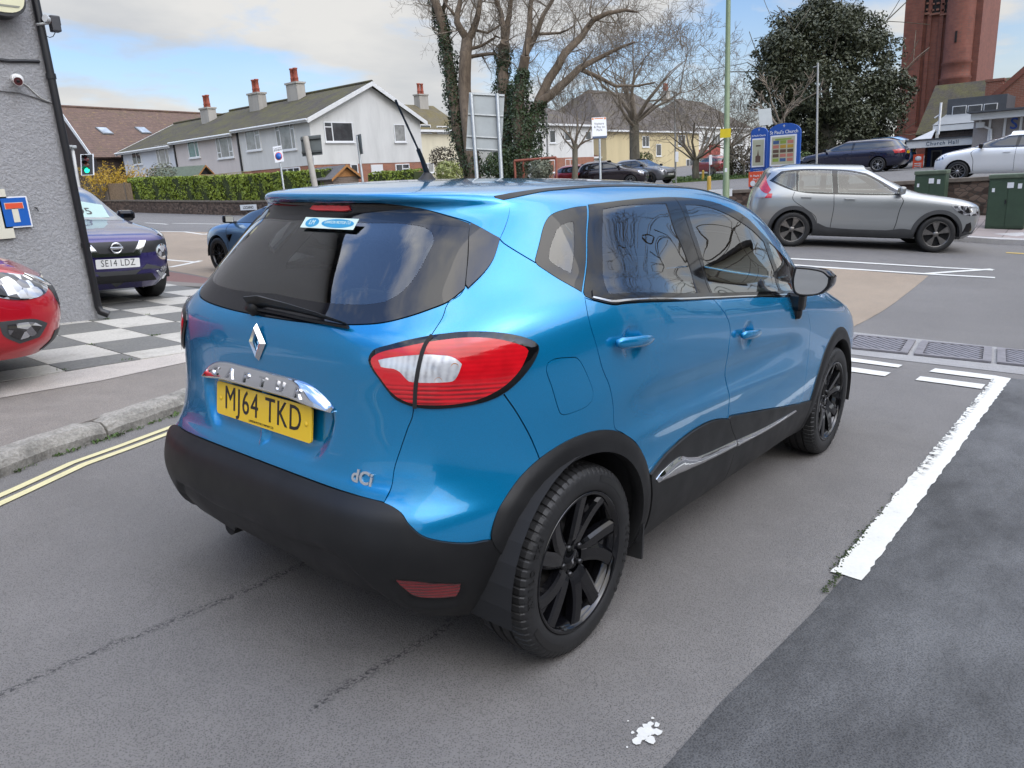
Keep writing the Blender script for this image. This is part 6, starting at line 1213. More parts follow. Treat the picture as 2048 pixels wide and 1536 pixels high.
def build(nu=220,nt=150,ROWS=ROWS,XC=XC):
 R=len(ROWS)
 zr=np.array([r[0][0] for r in ROWS]);
 # arc-length-like t from rear profile + side profile
 P=np.array([[r[2],r[0][0]] for r in ROWS]);Q=np.array([[r[1][1],r[0][1]] for r in ROWS])
 s=.5*(np.linalg.norm(np.diff(P,axis=0),axis=1)+np.linalg.norm(np.diff(Q,axis=0),axis=1));tk=np.r_[0,np.cumsum(s)]
 T=np.linspace(0,tk[-1],nt)
 # put T so key rows get sampled densely enough
 par=lambda get: pchip(tk,np.array([get(r) for r in ROWS]),T)
 Z=np.stack([par(lambda r,k=k:r[0][k]) for k in range(5)],1);W=np.stack([par(lambda r,k=k:r[1][k]) for k in range(5)],1)
 xr=par(lambda r:r[2]);nr=par(lambda r:r[3]);xf=par(lambda r:r[4]);nf=par(lambda r:r[5])
 G=np.zeros((nt,nu,3));th=np.linspace(0,np.pi,1601)
 for j in range(nt):
  c=np.cos(th);sn=np.sin(th)
  rear=c>0
  n=np.where(rear,nr[j],nf[j]);a=np.where(rear,XC-xr[j],xf[j]-XC)
  x=XC-np.sign(c)*a*np.abs(c)**(2/n);y=np.abs(sn)**(2/n)
  w=cspline(XW,W[j],np.clip(x,-.4,3.2));z=cspline(XZ,Z[j],np.clip(x,-.55,3.4))
  p=np.stack([x,y*w,z],1)
  d=np.linalg.norm(np.diff(p,axis=0),axis=1);d+=1e-6;L=np.r_[0,np.cumsum(d)]
  # fixed fractional sampling so columns stay aligned: rear part half/front part
  iu=np.interp(np.linspace(0,1,nu),[0,.5,1],[0,0,0]) if 0 else None
  k=np.searchsorted(x,XC) if False else 800
  nr_=nu//2
  s1=np.linspace(0,L[k],nr_,endpoint=False);s2=np.linspace(L[k],L[-1],nu-nr_)
  S=np.r_[s1,s2]
  for q in range(3): G[j,:,q]=np.interp(S,L,p[:,q])
 G[:,0,1]=0;G[:,-1,1]=0
 return G,T
def smooth(G,n=3):
 for _ in range(n):
  H=G.copy()
  H[1:-1]=.25*G[:-2]+.5*G[1:-1]+.25*G[2:]
  K=H.copy()
  K[:,1:-1]=.25*H[:,:-2]+.5*H[:,1:-1]+.25*H[:,2:]
  # mirror at centre line
  M=H[:,1].copy()*[1,-1,1];K[:,0]=.25*M+.5*H[:,0]+.25*H[:,1]
  M=H[:,-2].copy()*[1,-1,1];K[:,-1]=.25*M+.5*H[:,-1]+.25*H[:,-2]
  K[:,0,1]=0;K[:,-1,1]=0
  G=K
 return G

# ---------------------------------------------------------------- trimmed panels on a curved car body
class Dom:
 """half body surface with a flat parameter plane (U along the waterline, T upwards)"""
 def __init__(s, rows=None, xc=None, res=(220, 150)):
  G, T = build(*res, rows or ROWS, XC if xc is None else xc); G = smooth(G, 2); s.G = G
  nt, nu, _ = G.shape
  du = np.linalg.norm(np.diff(G[nt // 4:nt // 2 + 10], axis=1), axis=2).mean(0); s.U = np.r_[0, np.cumsum(du)]
  s.T = T; s.nt, s.nu = nt, nu
  a = np.gradient(G, axis=1); b = np.gradient(G, axis=0)
  a[:, 0] = [0, 1, 0]; a[:, -1] = [0, -1, 0]
  N = np.cross(a, b); N /= np.linalg.norm(N, axis=2, keepdims=True) + 1e-12
  c = G.mean((0, 1)); 
  if (N[nt // 3, nu // 2] @ np.array([0, 1, 0])) < 0: N = -N
  N[-6 if nt > 100 else -2:] = [0, 0, 1]
  s.N = N
  V = [tuple(p) for p in G.reshape(-1, 3)]
  F = [(j * nu + i, j * nu + i + 1, (j + 1) * nu + i + 1, (j + 1) * nu + i) for j in range(nt - 1) for i in range(nu - 1)]
  s.bvh = BVHTree.FromPolygons(V, F)
 def S(s, p):
  p = np.atleast_2d(p); fi = np.interp(p[:, 0], s.U, np.arange(s.nu)); fj = np.interp(p[:, 1], s.T, np.arange(s.nt))
  i = np.clip(fi.astype(int), 0, s.nu - 2); j = np.clip(fj.astype(int), 0, s.nt - 2); a = (fi - i)[:, None]; b = (fj - j)[:, None]
  def f(A): return (A[j, i] * (1 - a) + A[j, i + 1] * a) * (1 - b) + (A[j + 1, i] * (1 - a) + A[j + 1, i + 1] * a) * b
  P = f(s.G); N = f(s.N); N = N / (np.linalg.norm(N, axis=1, keepdims=True) + 1e-12); return P, N
 def dom(s, P3):
  out = []
  for q in np.atleast_2d(P3):
   q = np.array([q[0], abs(q[1]), q[2]]); h = s.bvh.find_nearest(Vector(q)); k = h[2]; hp = np.array(h[0])
   j, i = divmod(k, s.nu - 1)
   A, B, D, C_ = s.G[j, i], s.G[j, i + 1], s.G[j + 1, i + 1], s.G[j + 1, i]
   a = b = .5
   for _ in range(6):
    r = (A * (1 - a) + B * a) * (1 - b) + (C_ * (1 - a) + D * a) * b - hp
    ja = (B - A) * (1 - b) + (D - C_) * b; jb = (C_ - A) * (1 - a) + (D - B) * a
    Jm = np.stack([ja, jb], 1); d, *_x = np.linalg.lstsq(Jm, -r, rcond=None); a += d[0]; b += d[1]
   a, b = np.clip(a, 0, 1), np.clip(b, 0, 1)
   out.append((s.U[i] * (1 - a) + s.U[i + 1] * a, s.T[j] * (1 - b) + s.T[j + 1] * b))
  return np.array(out)
 def tz(s, z, u=0.0):
  """T of a height on the column through u"""
  i = int(round(np.interp(u, s.U, np.arange(s.nu)))); return float(np.interp(z, s.G[:, i, 2], s.T))
 def end(s, y, z, front=False):
  """parameter point on the nose or tail seen square on"""
  h = s.bvh.ray_cast(Vector((9 if front else -9, abs(y), z)), Vector((-1 if front else 1, 0, 0)))
  if h[0] is None: h = s.bvh.find_nearest(Vector((9 if front else -9, abs(y), z)))
  p = s.dom([tuple(h[0])])[0]
  if abs(y) < 1e-3: p[0] = s.U[-1] if front else 0.0
  return p
 def side(s, x, z):
  """parameter point on the flank seen square on"""
  h = s.bvh.ray_cast(Vector((x, 2, max(z, s.G[0, 0, 2] + .01))), Vector((0, -1, 0)))
  if h[0] is None: h = s.bvh.find_nearest(Vector((x, 1.2, z)))
  return s.dom([tuple(h[0])])[0]
def crom(P, h, closed=True, sharp=50):
 """smooth curve through points, keeping sharp corners"""
 P = np.asarray(P, float); n = len(P); out = []
 keep = [True]
 Q = [P[0]]
 for p in P[1:]:
  if np.linalg.norm(p - Q[-1]) > 1e-5: Q.append(p)
 if closed and np.linalg.norm(Q[0] - Q[-1]) < 1e-5: Q.pop()
 P = np.array(Q); n = len(P); corner = np.zeros(n, bool)
 for i in range(n):
  if not closed and i in (0, n - 1): corner[i] = True; continue
  a = P[i] - P[i - 1]; b = P[(i + 1) % n] - P[i]
  c = np.degrees(np.arccos(np.clip(a @ b / (np.linalg.norm(a) * np.linalg.norm(b) + 1e-12), -1, 1))); corner[i] = c > sharp
 m = n if closed else n - 1
 for i in range(m):
  p1, p2 = P[i], P[(i + 1) % n]; p0, p3 = P[i - 1] if (closed or i > 0) else p1, P[(i + 2) % n] if (closed or i + 2 < n) else p2
  L = np.linalg.norm(p2 - p1)
  t1 = (p2 - p1) if corner[i] else (p2 - p0) * L / (np.linalg.norm(p2 - p1) + np.linalg.norm(p1 - p0) + 1e-9)
  t2 = (p2 - p1) if corner[(i + 1) % n] else (p3 - p1) * L / (np.linalg.norm(p3 - p2) + np.linalg.norm(p2 - p1) + 1e-9)
  k = max(1, int(round(L / h)))
  for q in range(k):
   t = q / k; out.append((2*t**3-3*t*t+1)*p1 + (t**3-2*t*t+t)*t1 + (-2*t**3+3*t*t)*p2 + (t**3-t*t)*t2)
 if not closed: out.append(P[-1])
 return np.array(out)
def inset(poly, g):
 a = np.roll(poly, 1, 0); b = np.roll(poly, -1, 0); t = b - a; t /= np.linalg.norm(t, axis=1, keepdims=True) + 1e-12
 area = 0.5 * np.sum(poly[:, 0] * np.roll(poly[:, 1], -1) - np.roll(poly[:, 0], -1) * poly[:, 1])
 n = np.stack([-t[:, 1], t[:, 0]], 1) * (1 if area > 0 else -1); r = poly + n * g
 r[:, 0] = np.where(poly[:, 0] < 1e-4, poly[:, 0], np.maximum(r[:, 0], 0)); return r
def band(line, w):
 """thin closed strip around an open line"""
 line = np.asarray(line); t = np.gradient(line, axis=0); t /= np.linalg.norm(t, axis=1, keepdims=True) + 1e-12
 n = np.stack([-t[:, 1], t[:, 0]], 1); return np.r_[line + n * w / 2, (line - n * w / 2)[::-1]]

def patch_geo(outer, holes=(), h=0.02, off=0.0, flange=0.008, drop=(), inner=()):
 """triangulate a trimmed region of the body; returns verts, normals, faces, centre mask.  inner: closed lines kept as edges"""
 loops = [np.asarray(outer)] + [np.asarray(q) for q in holes] + [np.asarray(q) for q in inner]
 lo, hi = loops[0].min(0), loops[0].max(0)
 gx = np.arange(lo[0], hi[0] + h, h); gy = np.arange(lo[1], hi[1] + h, h * 0.87)
 P = np.array([(x + (h / 2 if k % 2 else 0), y) for k, y in enumerate(gy) for x in gx])
 m = pip(P, loops[0])
 for q in list(holes) + list(drop): m &= ~pip(P, np.asarray(q))
 P = P[m]
 for q in loops + [np.asarray(d) for d in drop]:
  if len(P): P = P[pdist(P, q) > h * 0.42]
 V = [tuple(p) for q in loops for p in q]; E = []; b = 0
 for q in loops:
  E += [(b + i, b + (i + 1) % len(q)) for i in range(len(q))]; b += len(q)
 for q in drop:
  E += [(b + i, b + (i + 1) % len(q)) for i in range(len(q))]; V += [tuple(p) for p in q]; b += len(q)
 V += [tuple(p) for p in P]
 vo, _, fo, *_r = delaunay_2d_cdt([Vector(p) for p in V], E, [], 0, 1e-6)
 vo = np.array([tuple(p) for p in vo]); fo = np.array(fo)
 ce = vo[fo].mean(1); m = pip(ce, loops[0])
 for q in list(holes) + list(drop): m &= ~pip(ce, np.asarray(q))
 fo = fo[m]; used = np.unique(fo); mp = -np.ones(len(vo), int); mp[used] = np.arange(len(used)); fo = mp[fo]; vo = vo[used]
 S, N = D_.S(vo)
 o = off(vo, S) if callable(off) else np.full(len(vo), off)
 P3 = S + N * o[:, None]
 # real normals when the offset varies
 fn = np.cross(P3[fo[:, 1]] - P3[fo[:, 0]], P3[fo[:, 2]] - P3[fo[:, 0]]); flip = np.einsum('ij,ij->i', fn, N[fo[:, 0]]) < 0
 fo[flip] = fo[flip][:, ::-1]; fn[flip] *= -1
 if callable(off):
  NN = np.zeros_like(N)
  for k in range(3): np.add.at(NN, fo[:, k], fn)
  NN[:, 1] = np.where(vo[:, 0] < 1e-5, 0, NN[:, 1]); N2 = NN / (np.linalg.norm(NN, axis=1, keepdims=True) + 1e-15)
 else: N2 = N
 return vo, P3, N2, N, fo
def mirror_join(P, N, F, right=True):
 """right half (y<0) plus left half as one mesh, welded on the centre line"""
 n = len(P); cen = np.abs(P[:, 1]) < 2e-4; mp = np.arange(n) + n; mp[cen] = np.where(cen)[0]
 P2 = np.r_[P, P * [1, -1, 1]]; N2 = np.r_[N, N * [1, -1, 1]]; F2 = np.r_[F, mp[F][:, ::-1]]; return P2, N2, F2
def patch(name, outer, mat, parent, holes=(), h=0.02, off=0.0, flange=0.008, drop=(), centre=False, both=True, inner=(), right=True, mi=None):
 vo, P, N2, N, F = patch_geo(outer, holes, h, off, flange, drop, inner)
 mid = mi(vo, F) if mi else np.zeros(len(F), int)
 if flange:
  cnt = {}
  for f in F:
   for k in range(3):
    a, b = f[k], f[(k + 1) % 3]; cnt.setdefault((min(a, b), max(a, b)), []).append((a, b))
  E = [e[0] for e in cnt.values() if len(e) == 1 and not (vo[e[0][0], 0] < 1e-4 and vo[e[0][1], 0] < 1e-4)]
  if E:
   E = np.array(E); A, B = P[E[:, 0]], P[E[:, 1]]; Na, Nb = N[E[:, 0]], N[E[:, 1]]
   out = np.cross(B - A, (Na + Nb) / 2); out /= np.linalg.norm(out, axis=1, keepdims=True) + 1e-12
   na = Na * .3 + out * .95; nb = Nb * .3 + out * .95
   base = len(P); k = len(E)
   P = np.r_[P, A, B, B - Nb * flange, A - Na * flange]; N2 = np.r_[N2, na, nb, out, out]
   q = base + np.arange(k); F = np.r_[F, np.stack([q + k, q, q + 3 * k], 1), np.stack([q + k, q + 3 * k, q + 2 * k], 1)]
   mid = np.r_[mid, np.zeros(2 * k, int)]
 r = []
 if centre:
  P, N2, F = mirror_join(P, N2, F); r.append(mesh_obj(name, P, F, mat, parent, mi=np.r_[mid, mid], normals=N2))
 else:
  if right: r.append(mesh_obj(name, P * [1, -1, 1], F[:, ::-1], mat, parent, mi=mid, normals=N2 * [1, -1, 1]))
  if both: r.append(mesh_obj(name, P, F, mat, parent if not isinstance(parent, tuple) else parent[1], mi=mid, normals=N2))
 return r
def circ(c, r, a0, a1, n):
 return [D_.side(c[0] + r * math.cos(R_(a)), c[1] + r * math.sin(R_(a))) for a in np.linspace(a0, a1, n)]


# ---------------------------------------------------------------- the other cars
def auto_rows(FR, RE, WZ, wtop, n=(5, 5), nlow=26):
 """rows for build(): nose and tail outlines (x, z) and half widths by height"""
 f = np.array(FR); r = np.array(RE); w = np.array(WZ); z0 = max(f[0, 1], r[0, 1], w[0, 0]); z1 = min(f[-1, 1], r[-1, 1])
 Z = np.linspace(z0, z1, nlow); rows = []
 for z in Z:
  ww = float(pchip(w[:, 0], w[:, 1], np.array([z]))[0]); xf = float(np.interp(z, f[:, 1], f[:, 0])); xr = float(np.interp(z, r[:, 1], r[:, 0]))
  e = n[0] if z < Z[0] + (z1 - z0) * .6 else n[1]; rows.append(((z,) * 5, (ww,) * 5, xr, e, xf, e))
 xr, xf = rows[-1][2], rows[-1][4]; ww = rows[-1][1][0]
 for k, (s, dz) in enumerate(((.93, .012), (.80, .026), (.55, .040), (.25, .048), (.004, .050))):
  xm = (xr + xf) / 2; hl = (xf - xr) / 2 * (.35 + .65 * s); rows.append(((z1 + dz,) * 5, (ww * s,) * 5, xm - hl, 4.5, xm + hl, 4.5))
 return rows
_WH = {}
def wheel_set(root, wb, tr, r, rim_mat, spokes, key, aw=.21, seen=4):
 """four wheels, sharing tyre and rim meshes"""
 for x in (0, wb):
  for s in (-1, 1):
   w = empty('wheel', parent=root); w.location = (x, s * tr, r); w.rotation_euler = (0, 0.3 * x, 0 if s < 0 else math.pi)
   if key in _WH:
    for q in _WH[key]: c = q.copy(); COL.objects.link(c); c.parent = w
    continue
   Y = Matrix(((1, 0, 0, 0), (0, 0, 1, 0), (0, 1, 0, 0), (0, 0, 0, 1))); rr_ = r * .70; a = aw / 2
   mb = MB(); mb.lathe([(rr_, -a * .9), (rr_ + .02, -a), (r * .90, -a * 1.02), (r * .975, -a * .88), (r, -a * .6), (r, a * .6), (r * .97, a * .9), (rr_, a)], 40, 0, Y); t = mb.build('tyre', M_TYRE, w)
   mb = MB(); mb.lathe([(rr_ * .93, a), (rr_ * .90, -a * .5), (rr_ * .96, -a * .86), (rr_, -a * .95), (rr_ * 1.01, -a * .9)], 40, 0, Y); mb.lathe([(0, -a * .72), (r * .12, -a * .72), (r * .16, -a * .55)], 16, 0, Y); mb.lathe([(0, -a * .1), (rr_ * .9, -a * .1)], 24, 1, Y)
   for k in range(spokes):
    an = 6.283 * k / spokes; wd = rr_ * (1.25 / spokes + .05) * (8 if 'compact' in key else 1)
    for p_, q_ in ((-.35, .12),) if spokes > 8 else (((0, .3),) if 'compact' in key else ((-.22, -.10), (.22, .10))):
     P = [(rr_ * f * math.cos(an + d), y, rr_ * f * math.sin(an + d)) for f, d, y in ((.18, p_ * .8 - .2, -a * .70), (.97, p_ - wd * .45, -a * .80), (.97, p_ + wd * .5, -a * .80), (.18, p_ * .8 + .2, -a * .70))]
     mb.add(P + [(x_, y_ + .03, z_) for x_, y_, z_ in P], [(0, 1, 2, 3), (0, 4, 5, 1), (2, 6, 7, 3)], 0)
   b = mb.build('rim', [rim_mat, M_DARK], w); _WH[key] = (t, b)
M_TYRE = flat('tyre rubber', (0.014, 0.014, 0.0145), 0.55, 0, .25, 12.0)
M_TINT = flat('dark car glass', (.016, .019, .022), .03, 0, .2, 1.2, coat=1.0, coatr=.01); M_TINTB = flat('blue grey windscreen', (.10, .13, .17), .03, 0, .35, 1.2, coat=1.0, coatr=.01)
def _lamp():
 t = NT('head lamp'); v = t.voro(17, out='Color'); s = t.n.new('ShaderNodeSeparateColor'); t.l.new(v, s.inputs[0])
 t.set(base=t.ramp(s.outputs[0], [(.2, (.03, .03, .033)), (.45, (.22, .22, .24)), (.8, (.72, .73, .75))]), rough=.10, metal=.5, coat=1.0, coatr=.01); return t.mat
M_LAMP = _lamp(); M_RLAMP = flat('rear lamp', (.42, .010, .014), .12, 0, .4, 14, coat=1.0); M_ALLOY = flat('silver alloy', (.42, .42, .43), .28, .9, .06); M_ALLOYD = flat('dark alloy', (.05, .05, .053), .25, .8, .1); M_GREYCLAD = flat('grey wheel arch plastic', (.055, .057, .06), .6, 0, .15); M_CABIN = flat('dark cabin trim', (.02, .021, .023), .9, 0, .3, 3)  # seats and dash in the cabin share one dark colour
def gcar(name, label, place, paint, S, cat='car', group=None, extra=None):
 """S: dict with profile, windows, lamps ... all in the car's own metres"""
 global D_
 keep = globals().get('D_'); D_ = Dom(auto_rows(S['FR'], S['RE'], S['WZ'], 0, S.get('n', (5, 5))), (S['wb']) / 2 - .05, (120, 70)); root = empty(name); root.matrix_world = place; tag(root, label, cat, group); hb, hh = .03, .05
 sd = lambda pts, h=hb, sharp=42: crom(np.array([D_.side(x, z) for x, z in pts]), h, sharp=sharp)
 en = lambda pts, fr, h=hb: crom(np.array([D_.end(y, z, fr) for y, z in pts]), h)
 wb, wr, ar = S['wb'], S['wr'], S['ar']; t0 = D_.T[0]; um, tm = D_.U[-1], D_.T[-1] - 1e-4; cut = []
 for cx in (0, wb):
  P = [D_.side(cx + ar * math.cos(R_(a)), max(t0 + .0, wr + ar * math.sin(R_(a)))) for a in np.linspace(-25, 205, 26)]; cut.append(np.array(P + [np.array([P[-1][0], t0 - .1]), np.array([P[0][0], t0 - .1])]))
 wins = [sd(w) for w in S.get('win', [])]; open_ = S.get('open', False)
 rect = np.array([(u, t0 + .001) for u in np.arange(0, um, .06)] + [(um, t) for t in np.arange(t0 + .001, tm, .06)] + [(u, tm) for u in np.arange(um, 0, -.06)] + [(0, t) for t in np.arange(tm, t0, -.06)])
 ws_half = en(S['ws'], True) if 'ws' in S else None; rw_half = en(S['rw'], False) if 'rw' in S else None
 drops = cut + ([inset(w, .012) for w in wins] + ([inset(ws_half, .012)] if ws_half is not None else []) if open_ else [])
 patch('body', rect, paint, root, h=hh, flange=.02, drop=drops, centre=True)
 g = glass_mat('dark tinted glass', (.50, .55, .54), 1.5) if open_ else M_TINT
 for w in wins: patch('side_window', w, g, root, h=.08, off=.003, flange=.003)
 if 'frame' in S: patch('window_surround', sd(S['frame']), M_BLACKGLOSS, root, holes=[inset(w, -.0) for w in wins], h=.06, off=.002, flange=.002)
 if ws_half is not None: patch('windscreen', ws_half, g if open_ else S.get('wsm', M_TINT), root, h=.08, off=.003, flange=.003, centre=True)
 if rw_half is not None: patch('rear_window', rw_half, M_TINT, root, h=.08, off=.003, flange=.003, centre=True)
 for P in S.get('gaps', []): patch('panel_gap', band(crom(np.array([D_.side(x, z) for x, z in P]), .05, closed=False), .009), M_DARK, root, h=.1, off=.0015, flange=0)
 for P in S.get('clad', []): patch('lower_cladding', sd(P), S.get('cladm', M_GREYCLAD), root, h=.06, off=.012, flange=.014)
 if S.get('arch'):
  for cx in (0, wb):
   A = [D_.side(cx + (ar + S['arch']) * math.cos(R_(a)), max(.24, wr + (ar + S['arch']) * math.sin(R_(a)))) for a in np.linspace(-12, 192, 20)] + [D_.side(cx + (ar - .002) * math.cos(R_(a)), max(.24, wr + (ar - .002) * math.sin(R_(a)))) for a in np.linspace(192, -12, 20)]
   patch('arch_trim', crom(np.array(A), hb), S.get('cladm', M_GREYCLAD), root, h=.05, off=.014, flange=.04)
 for nm, P, m, o in S.get('sidep', []): patch(nm, sd(P, .02), m, root, h=.04, off=o, flange=o + .004)
 for nm, P, m, o, fr in S.get('endp', []): patch(nm, en(P, fr, .02), m, root, h=.035, off=o, flange=o + .004, centre=abs(P[0][0]) < 1e-3)
 for x, z in S.get('handles', []):
  mb = MB(); p, n = D_.S(D_.side(x, z)); p = p[0]; 
  for s in (-1, 1): mb = MB(); mb.box((p[0], s * (p[1] + .022), p[2]), (.20, .022, .03), bev=.009); mb.build('door_handle', S.get('handlem', paint), root)
 x, z, y = S['mirror']
 for s in (-1, 1):
  mb = MB(); mb.box((x, s * (y + .10), z + .05), (.12, .20, .15), bev=.045); mb.box((x, s * y, z - .01), (.06, .14, .05), bev=.015); mm = mb.build('door_mirror', S.get('mirrorm', M_BLACKGLOSS), root); mb = MB(); mb.box((x - .062, s * (y + .105), z + .05), (.004, .155, .105)); mb.build('mirror_glass', flat('mirror', (.75, .78, .78), .02, 1.0, .01), mm)
 tr = S.get('track', S['WZ'][2][1] - .12); wheel_set(root, wb, tr, wr, S.get('rim', M_ALLOY), S.get('spokes', 5), name + str(len(label)))
 mb = MB(); mb.box((wb / 2, 0, .30), (wb + .5, tr * 2 - .3, .16)); 
 for cx in (0, wb):
  for s in (-1, 1):
   n_ = 14; V = [(cx + (ar + .01) * math.cos(a), s * yy, wr + (ar + .01) * math.sin(a)) for a in np.linspace(-.1, math.pi + .1, n_) for yy in (tr - .25, tr + .10)]; mb.add(V, [(2 * i, 2 * i + 1, 2 * i + 3, 2 * i + 2) for i in range(n_ - 1)] + [tuple(2 * i for i in range(n_))])
 mb.build('underbody', M_DARK, root)
 if open_:
  mb = MB(); mb.box((wb / 2 - .1, 0, .62), (wb - .2, tr * 2 + .05, .5)); 
  for xx, yy in ((.75, .36), (.75, -.36), (1.62, .36), (1.62, -.36)): mb.box((xx - .85 + .2, yy, 1.0), (.14, .46, .62), bev=.05); mb.box((xx - .68 + .0, yy, 1.36), (.10, .25, .17), bev=.04)
  mb.box((wb - .62, 0, .98), (.5, tr * 2 - .25, .16), bev=.05); mb.build('cabin', M_CABIN, root)
 for fr, key in ((True, 'platef'), (False, 'plater')):
  if key in S:
   txt, z = S[key]; p, n = D_.S(D_.end(0, z, fr)); p = p[0]; sg = 1 if fr else -1; M = frame((p[0] + sg * .012, 0, z), (0, sg, 0), (0, 0, 1))
   plate_mesh(txt, M).build('number_plate', [M_PLATE_W if fr else M_PLATE_Y, M_INK], root)
 if extra: extra(root)
 D_ = keep; return root
M_PLATE_Y = flat('yellow plate', (0.86, 0.55, 0.016), 0.25, 0.0, 0.03, coat=0.4); M_PLATE_W = flat('white plate', (0.72, 0.72, 0.69), 0.25, 0.0, 0.03, coat=0.6); M_INK = flat('black lettering', (0.010, 0.010, 0.012), 0.35, 0.0, 0.05)
def plate_mesh(txt, M, small=None):
 """UK number plate 520 x 111 mm, built in the frame's xy plane"""
 mb = MB(); r = .012; pts = []
 for cx, cy, a0 in ((.26 - r, .0555 - r, 0), (-.26 + r, .0555 - r, 90), (-.26 + r, -.0555 + r, 180), (.26 - r, -.0555 + r, 270)):
  for k in range(5): a = R_(a0 + 22.5 * k); pts.append((cx + r * math.cos(a), cy + r * math.sin(a)))
 mb.prism(pts, -.003, .003, 0, 'z', M)
 put(mb, text_mesh(txt, .112, .0006, .0, .80, spacing=1.12), M @ Matrix.Translation((0, .004, .0036)), 1)
 if small: put(mb, text_mesh(small, .011, .0003, 0, .8), M @ Matrix.Translation((0, -.046, .0034)), 1)
 return mb
def stand(x, y, ang, lift=0.0, wb=2.6, tr=.75):
 """placement matrix: rear axle at (x, y), heading ang, resting on the ground under its four wheels"""
 c, s = math.cos(ang), math.sin(ang); P = [(x + c * a - s * b, y + s * a + c * b) for a, b in ((0, tr), (0, -tr), (wb, tr), (wb, -tr))]; z = [gz1(*p) + lift for p in P]
 fx = Vector((c, s, ((z[2] + z[3]) - (z[0] + z[1])) / 2 / wb)).normalized(); ly = Vector((-s, c, ((z[0] + z[2]) - (z[1] + z[3])) / 2 / (2 * tr))); up_ = fx.cross(ly).normalized(); ly = up_.cross(fx); o = Vector((x, y, (z[0] + z[1]) / 2))
 return Matrix(((fx.x, ly.x, up_.x, o.x), (fx.y, ly.y, up_.y, o.y), (fx.z, ly.z, up_.z, o.z), (0, 0, 0, 1)))

# --- grey compact SUV passing on the main road
GREY = car_paint('silver grey paint', (.33, .345, .35), .6, .30, False)
SUVS = dict(wb=2.702, wr=.352, ar=.40, arch=.075, track=.80, rim=flat('two tone alloy', (.22, .21, .20), .3, .85, .3, 12), spokes=5, open=True, n=(5.5, 5),
 FR=[(3.28, .20), (3.46, .34), (3.53, .55), (3.55, .75), (3.50, .90), (3.38, .98), (2.95, 1.055), (2.40, 1.11), (2.22, 1.15), (1.75, 1.37), (1.38, 1.54), (1.15, 1.588)],
 RE=[(-.62, .25), (-.80, .40), (-.86, .55), (-.86, .75), (-.83, .95), (-.80, 1.08), (-.70, 1.25), (-.62, 1.38), (-.60, 1.45), (-.52, 1.55), (-.25, 1.588)],
 WZ=[(.20, .78), (.35, .88), (.55, .915), (.80, .93), (.98, .915), (1.08, .885), (1.16, .84), (1.35, .745), (1.50, .665), (1.56, .60), (1.588, .52)],
 frame=[(-.52, 1.30), (-.30, 1.49), (.2, 1.545), (.75, 1.545), (1.15, 1.51), (1.55, 1.36), (2.02, 1.13), (1.9, 1.085), (.9, 1.07), (.05, 1.10)],
 win=[[(-.44, 1.305), (-.27, 1.46), (-.02, 1.49), (-.0, 1.12)], [(.04, 1.11), (.03, 1.495), (.30, 1.515), (.66, 1.515), (.70, 1.10)], [(.80, 1.10), (.76, 1.515), (1.08, 1.485), (1.50, 1.335), (1.88, 1.12), (1.80, 1.10)]],
 ws=[(0, 1.13), (.5, 1.12), (.68, 1.13), (.60, 1.42), (.52, 1.55), (.3, 1.57), (0, 1.575)], rw=[(0, 1.16), (.55, 1.16), (.52, 1.45), (0, 1.47)],
 gaps=[[(.72, 1.08), (.74, .8), (.74, .34)], [(1.92, 1.07), (1.97, .85), (1.93, .50), (1.90, .36)], [(-.03, 1.10), (-.05, .95), (.20, .78), (.42, .62), (.48, .40)]],
 clad=[[(.42, .24), (2.26, .24), (2.28, .42), (2.05, .44), (1.75, .40), (.70, .42), (.48, .50), (.42, .44)]],
 sidep=[('tail_light', [(-.66, 1.42), (-.58, 1.42), (-.70, 1.16), (-.60, 1.06), (-.45, 1.05), (-.46, .965), (-.80, .95), (-.82, 1.05), (-.74, 1.2)], M_RLAMP, .006), ('headlight', [(2.88, .90), (3.15, .91), (3.40, .85), (3.45, .80), (3.40, .73), (3.18, .73), (3.0, .80)], M_LAMP, .006), ('lower_vent', [(3.22, .56), (3.30, .60), (3.36, .44), (3.26, .36), (3.16, .34)], M_BLACKGLOSS, .003), ('bumper_trim', [(3.05, .22), (3.40, .29), (3.46, .36), (3.35, .38), (3.12, .30)], M_GREYCLAD, .008), ('fuel_flap', [(-.42, 1.0), (-.22, 1.0), (-.20, .90), (-.24, .86), (-.40, .86), (-.43, .92)], GREY, .002)],
 endp=[('grille', [(0, .86), (.40, .86), (.44, .72), (.36, .56), (0, .56)], M_BLACKGLOSS, .006, True), ('front_skirt', [(0, .22), (.6, .24), (.7, .36), (0, .36)], M_GREYCLAD, .008, True), ('rear_skirt', [(0, .30), (.65, .30), (.7, .46), (0, .46)], M_GREYCLAD, .01, False)],
 handles=[(1.02, .985), (.20, 1.0)], mirror=(1.93, 1.13, .90), mirrorm=GREY, platef=('WX73 KLO', .42))
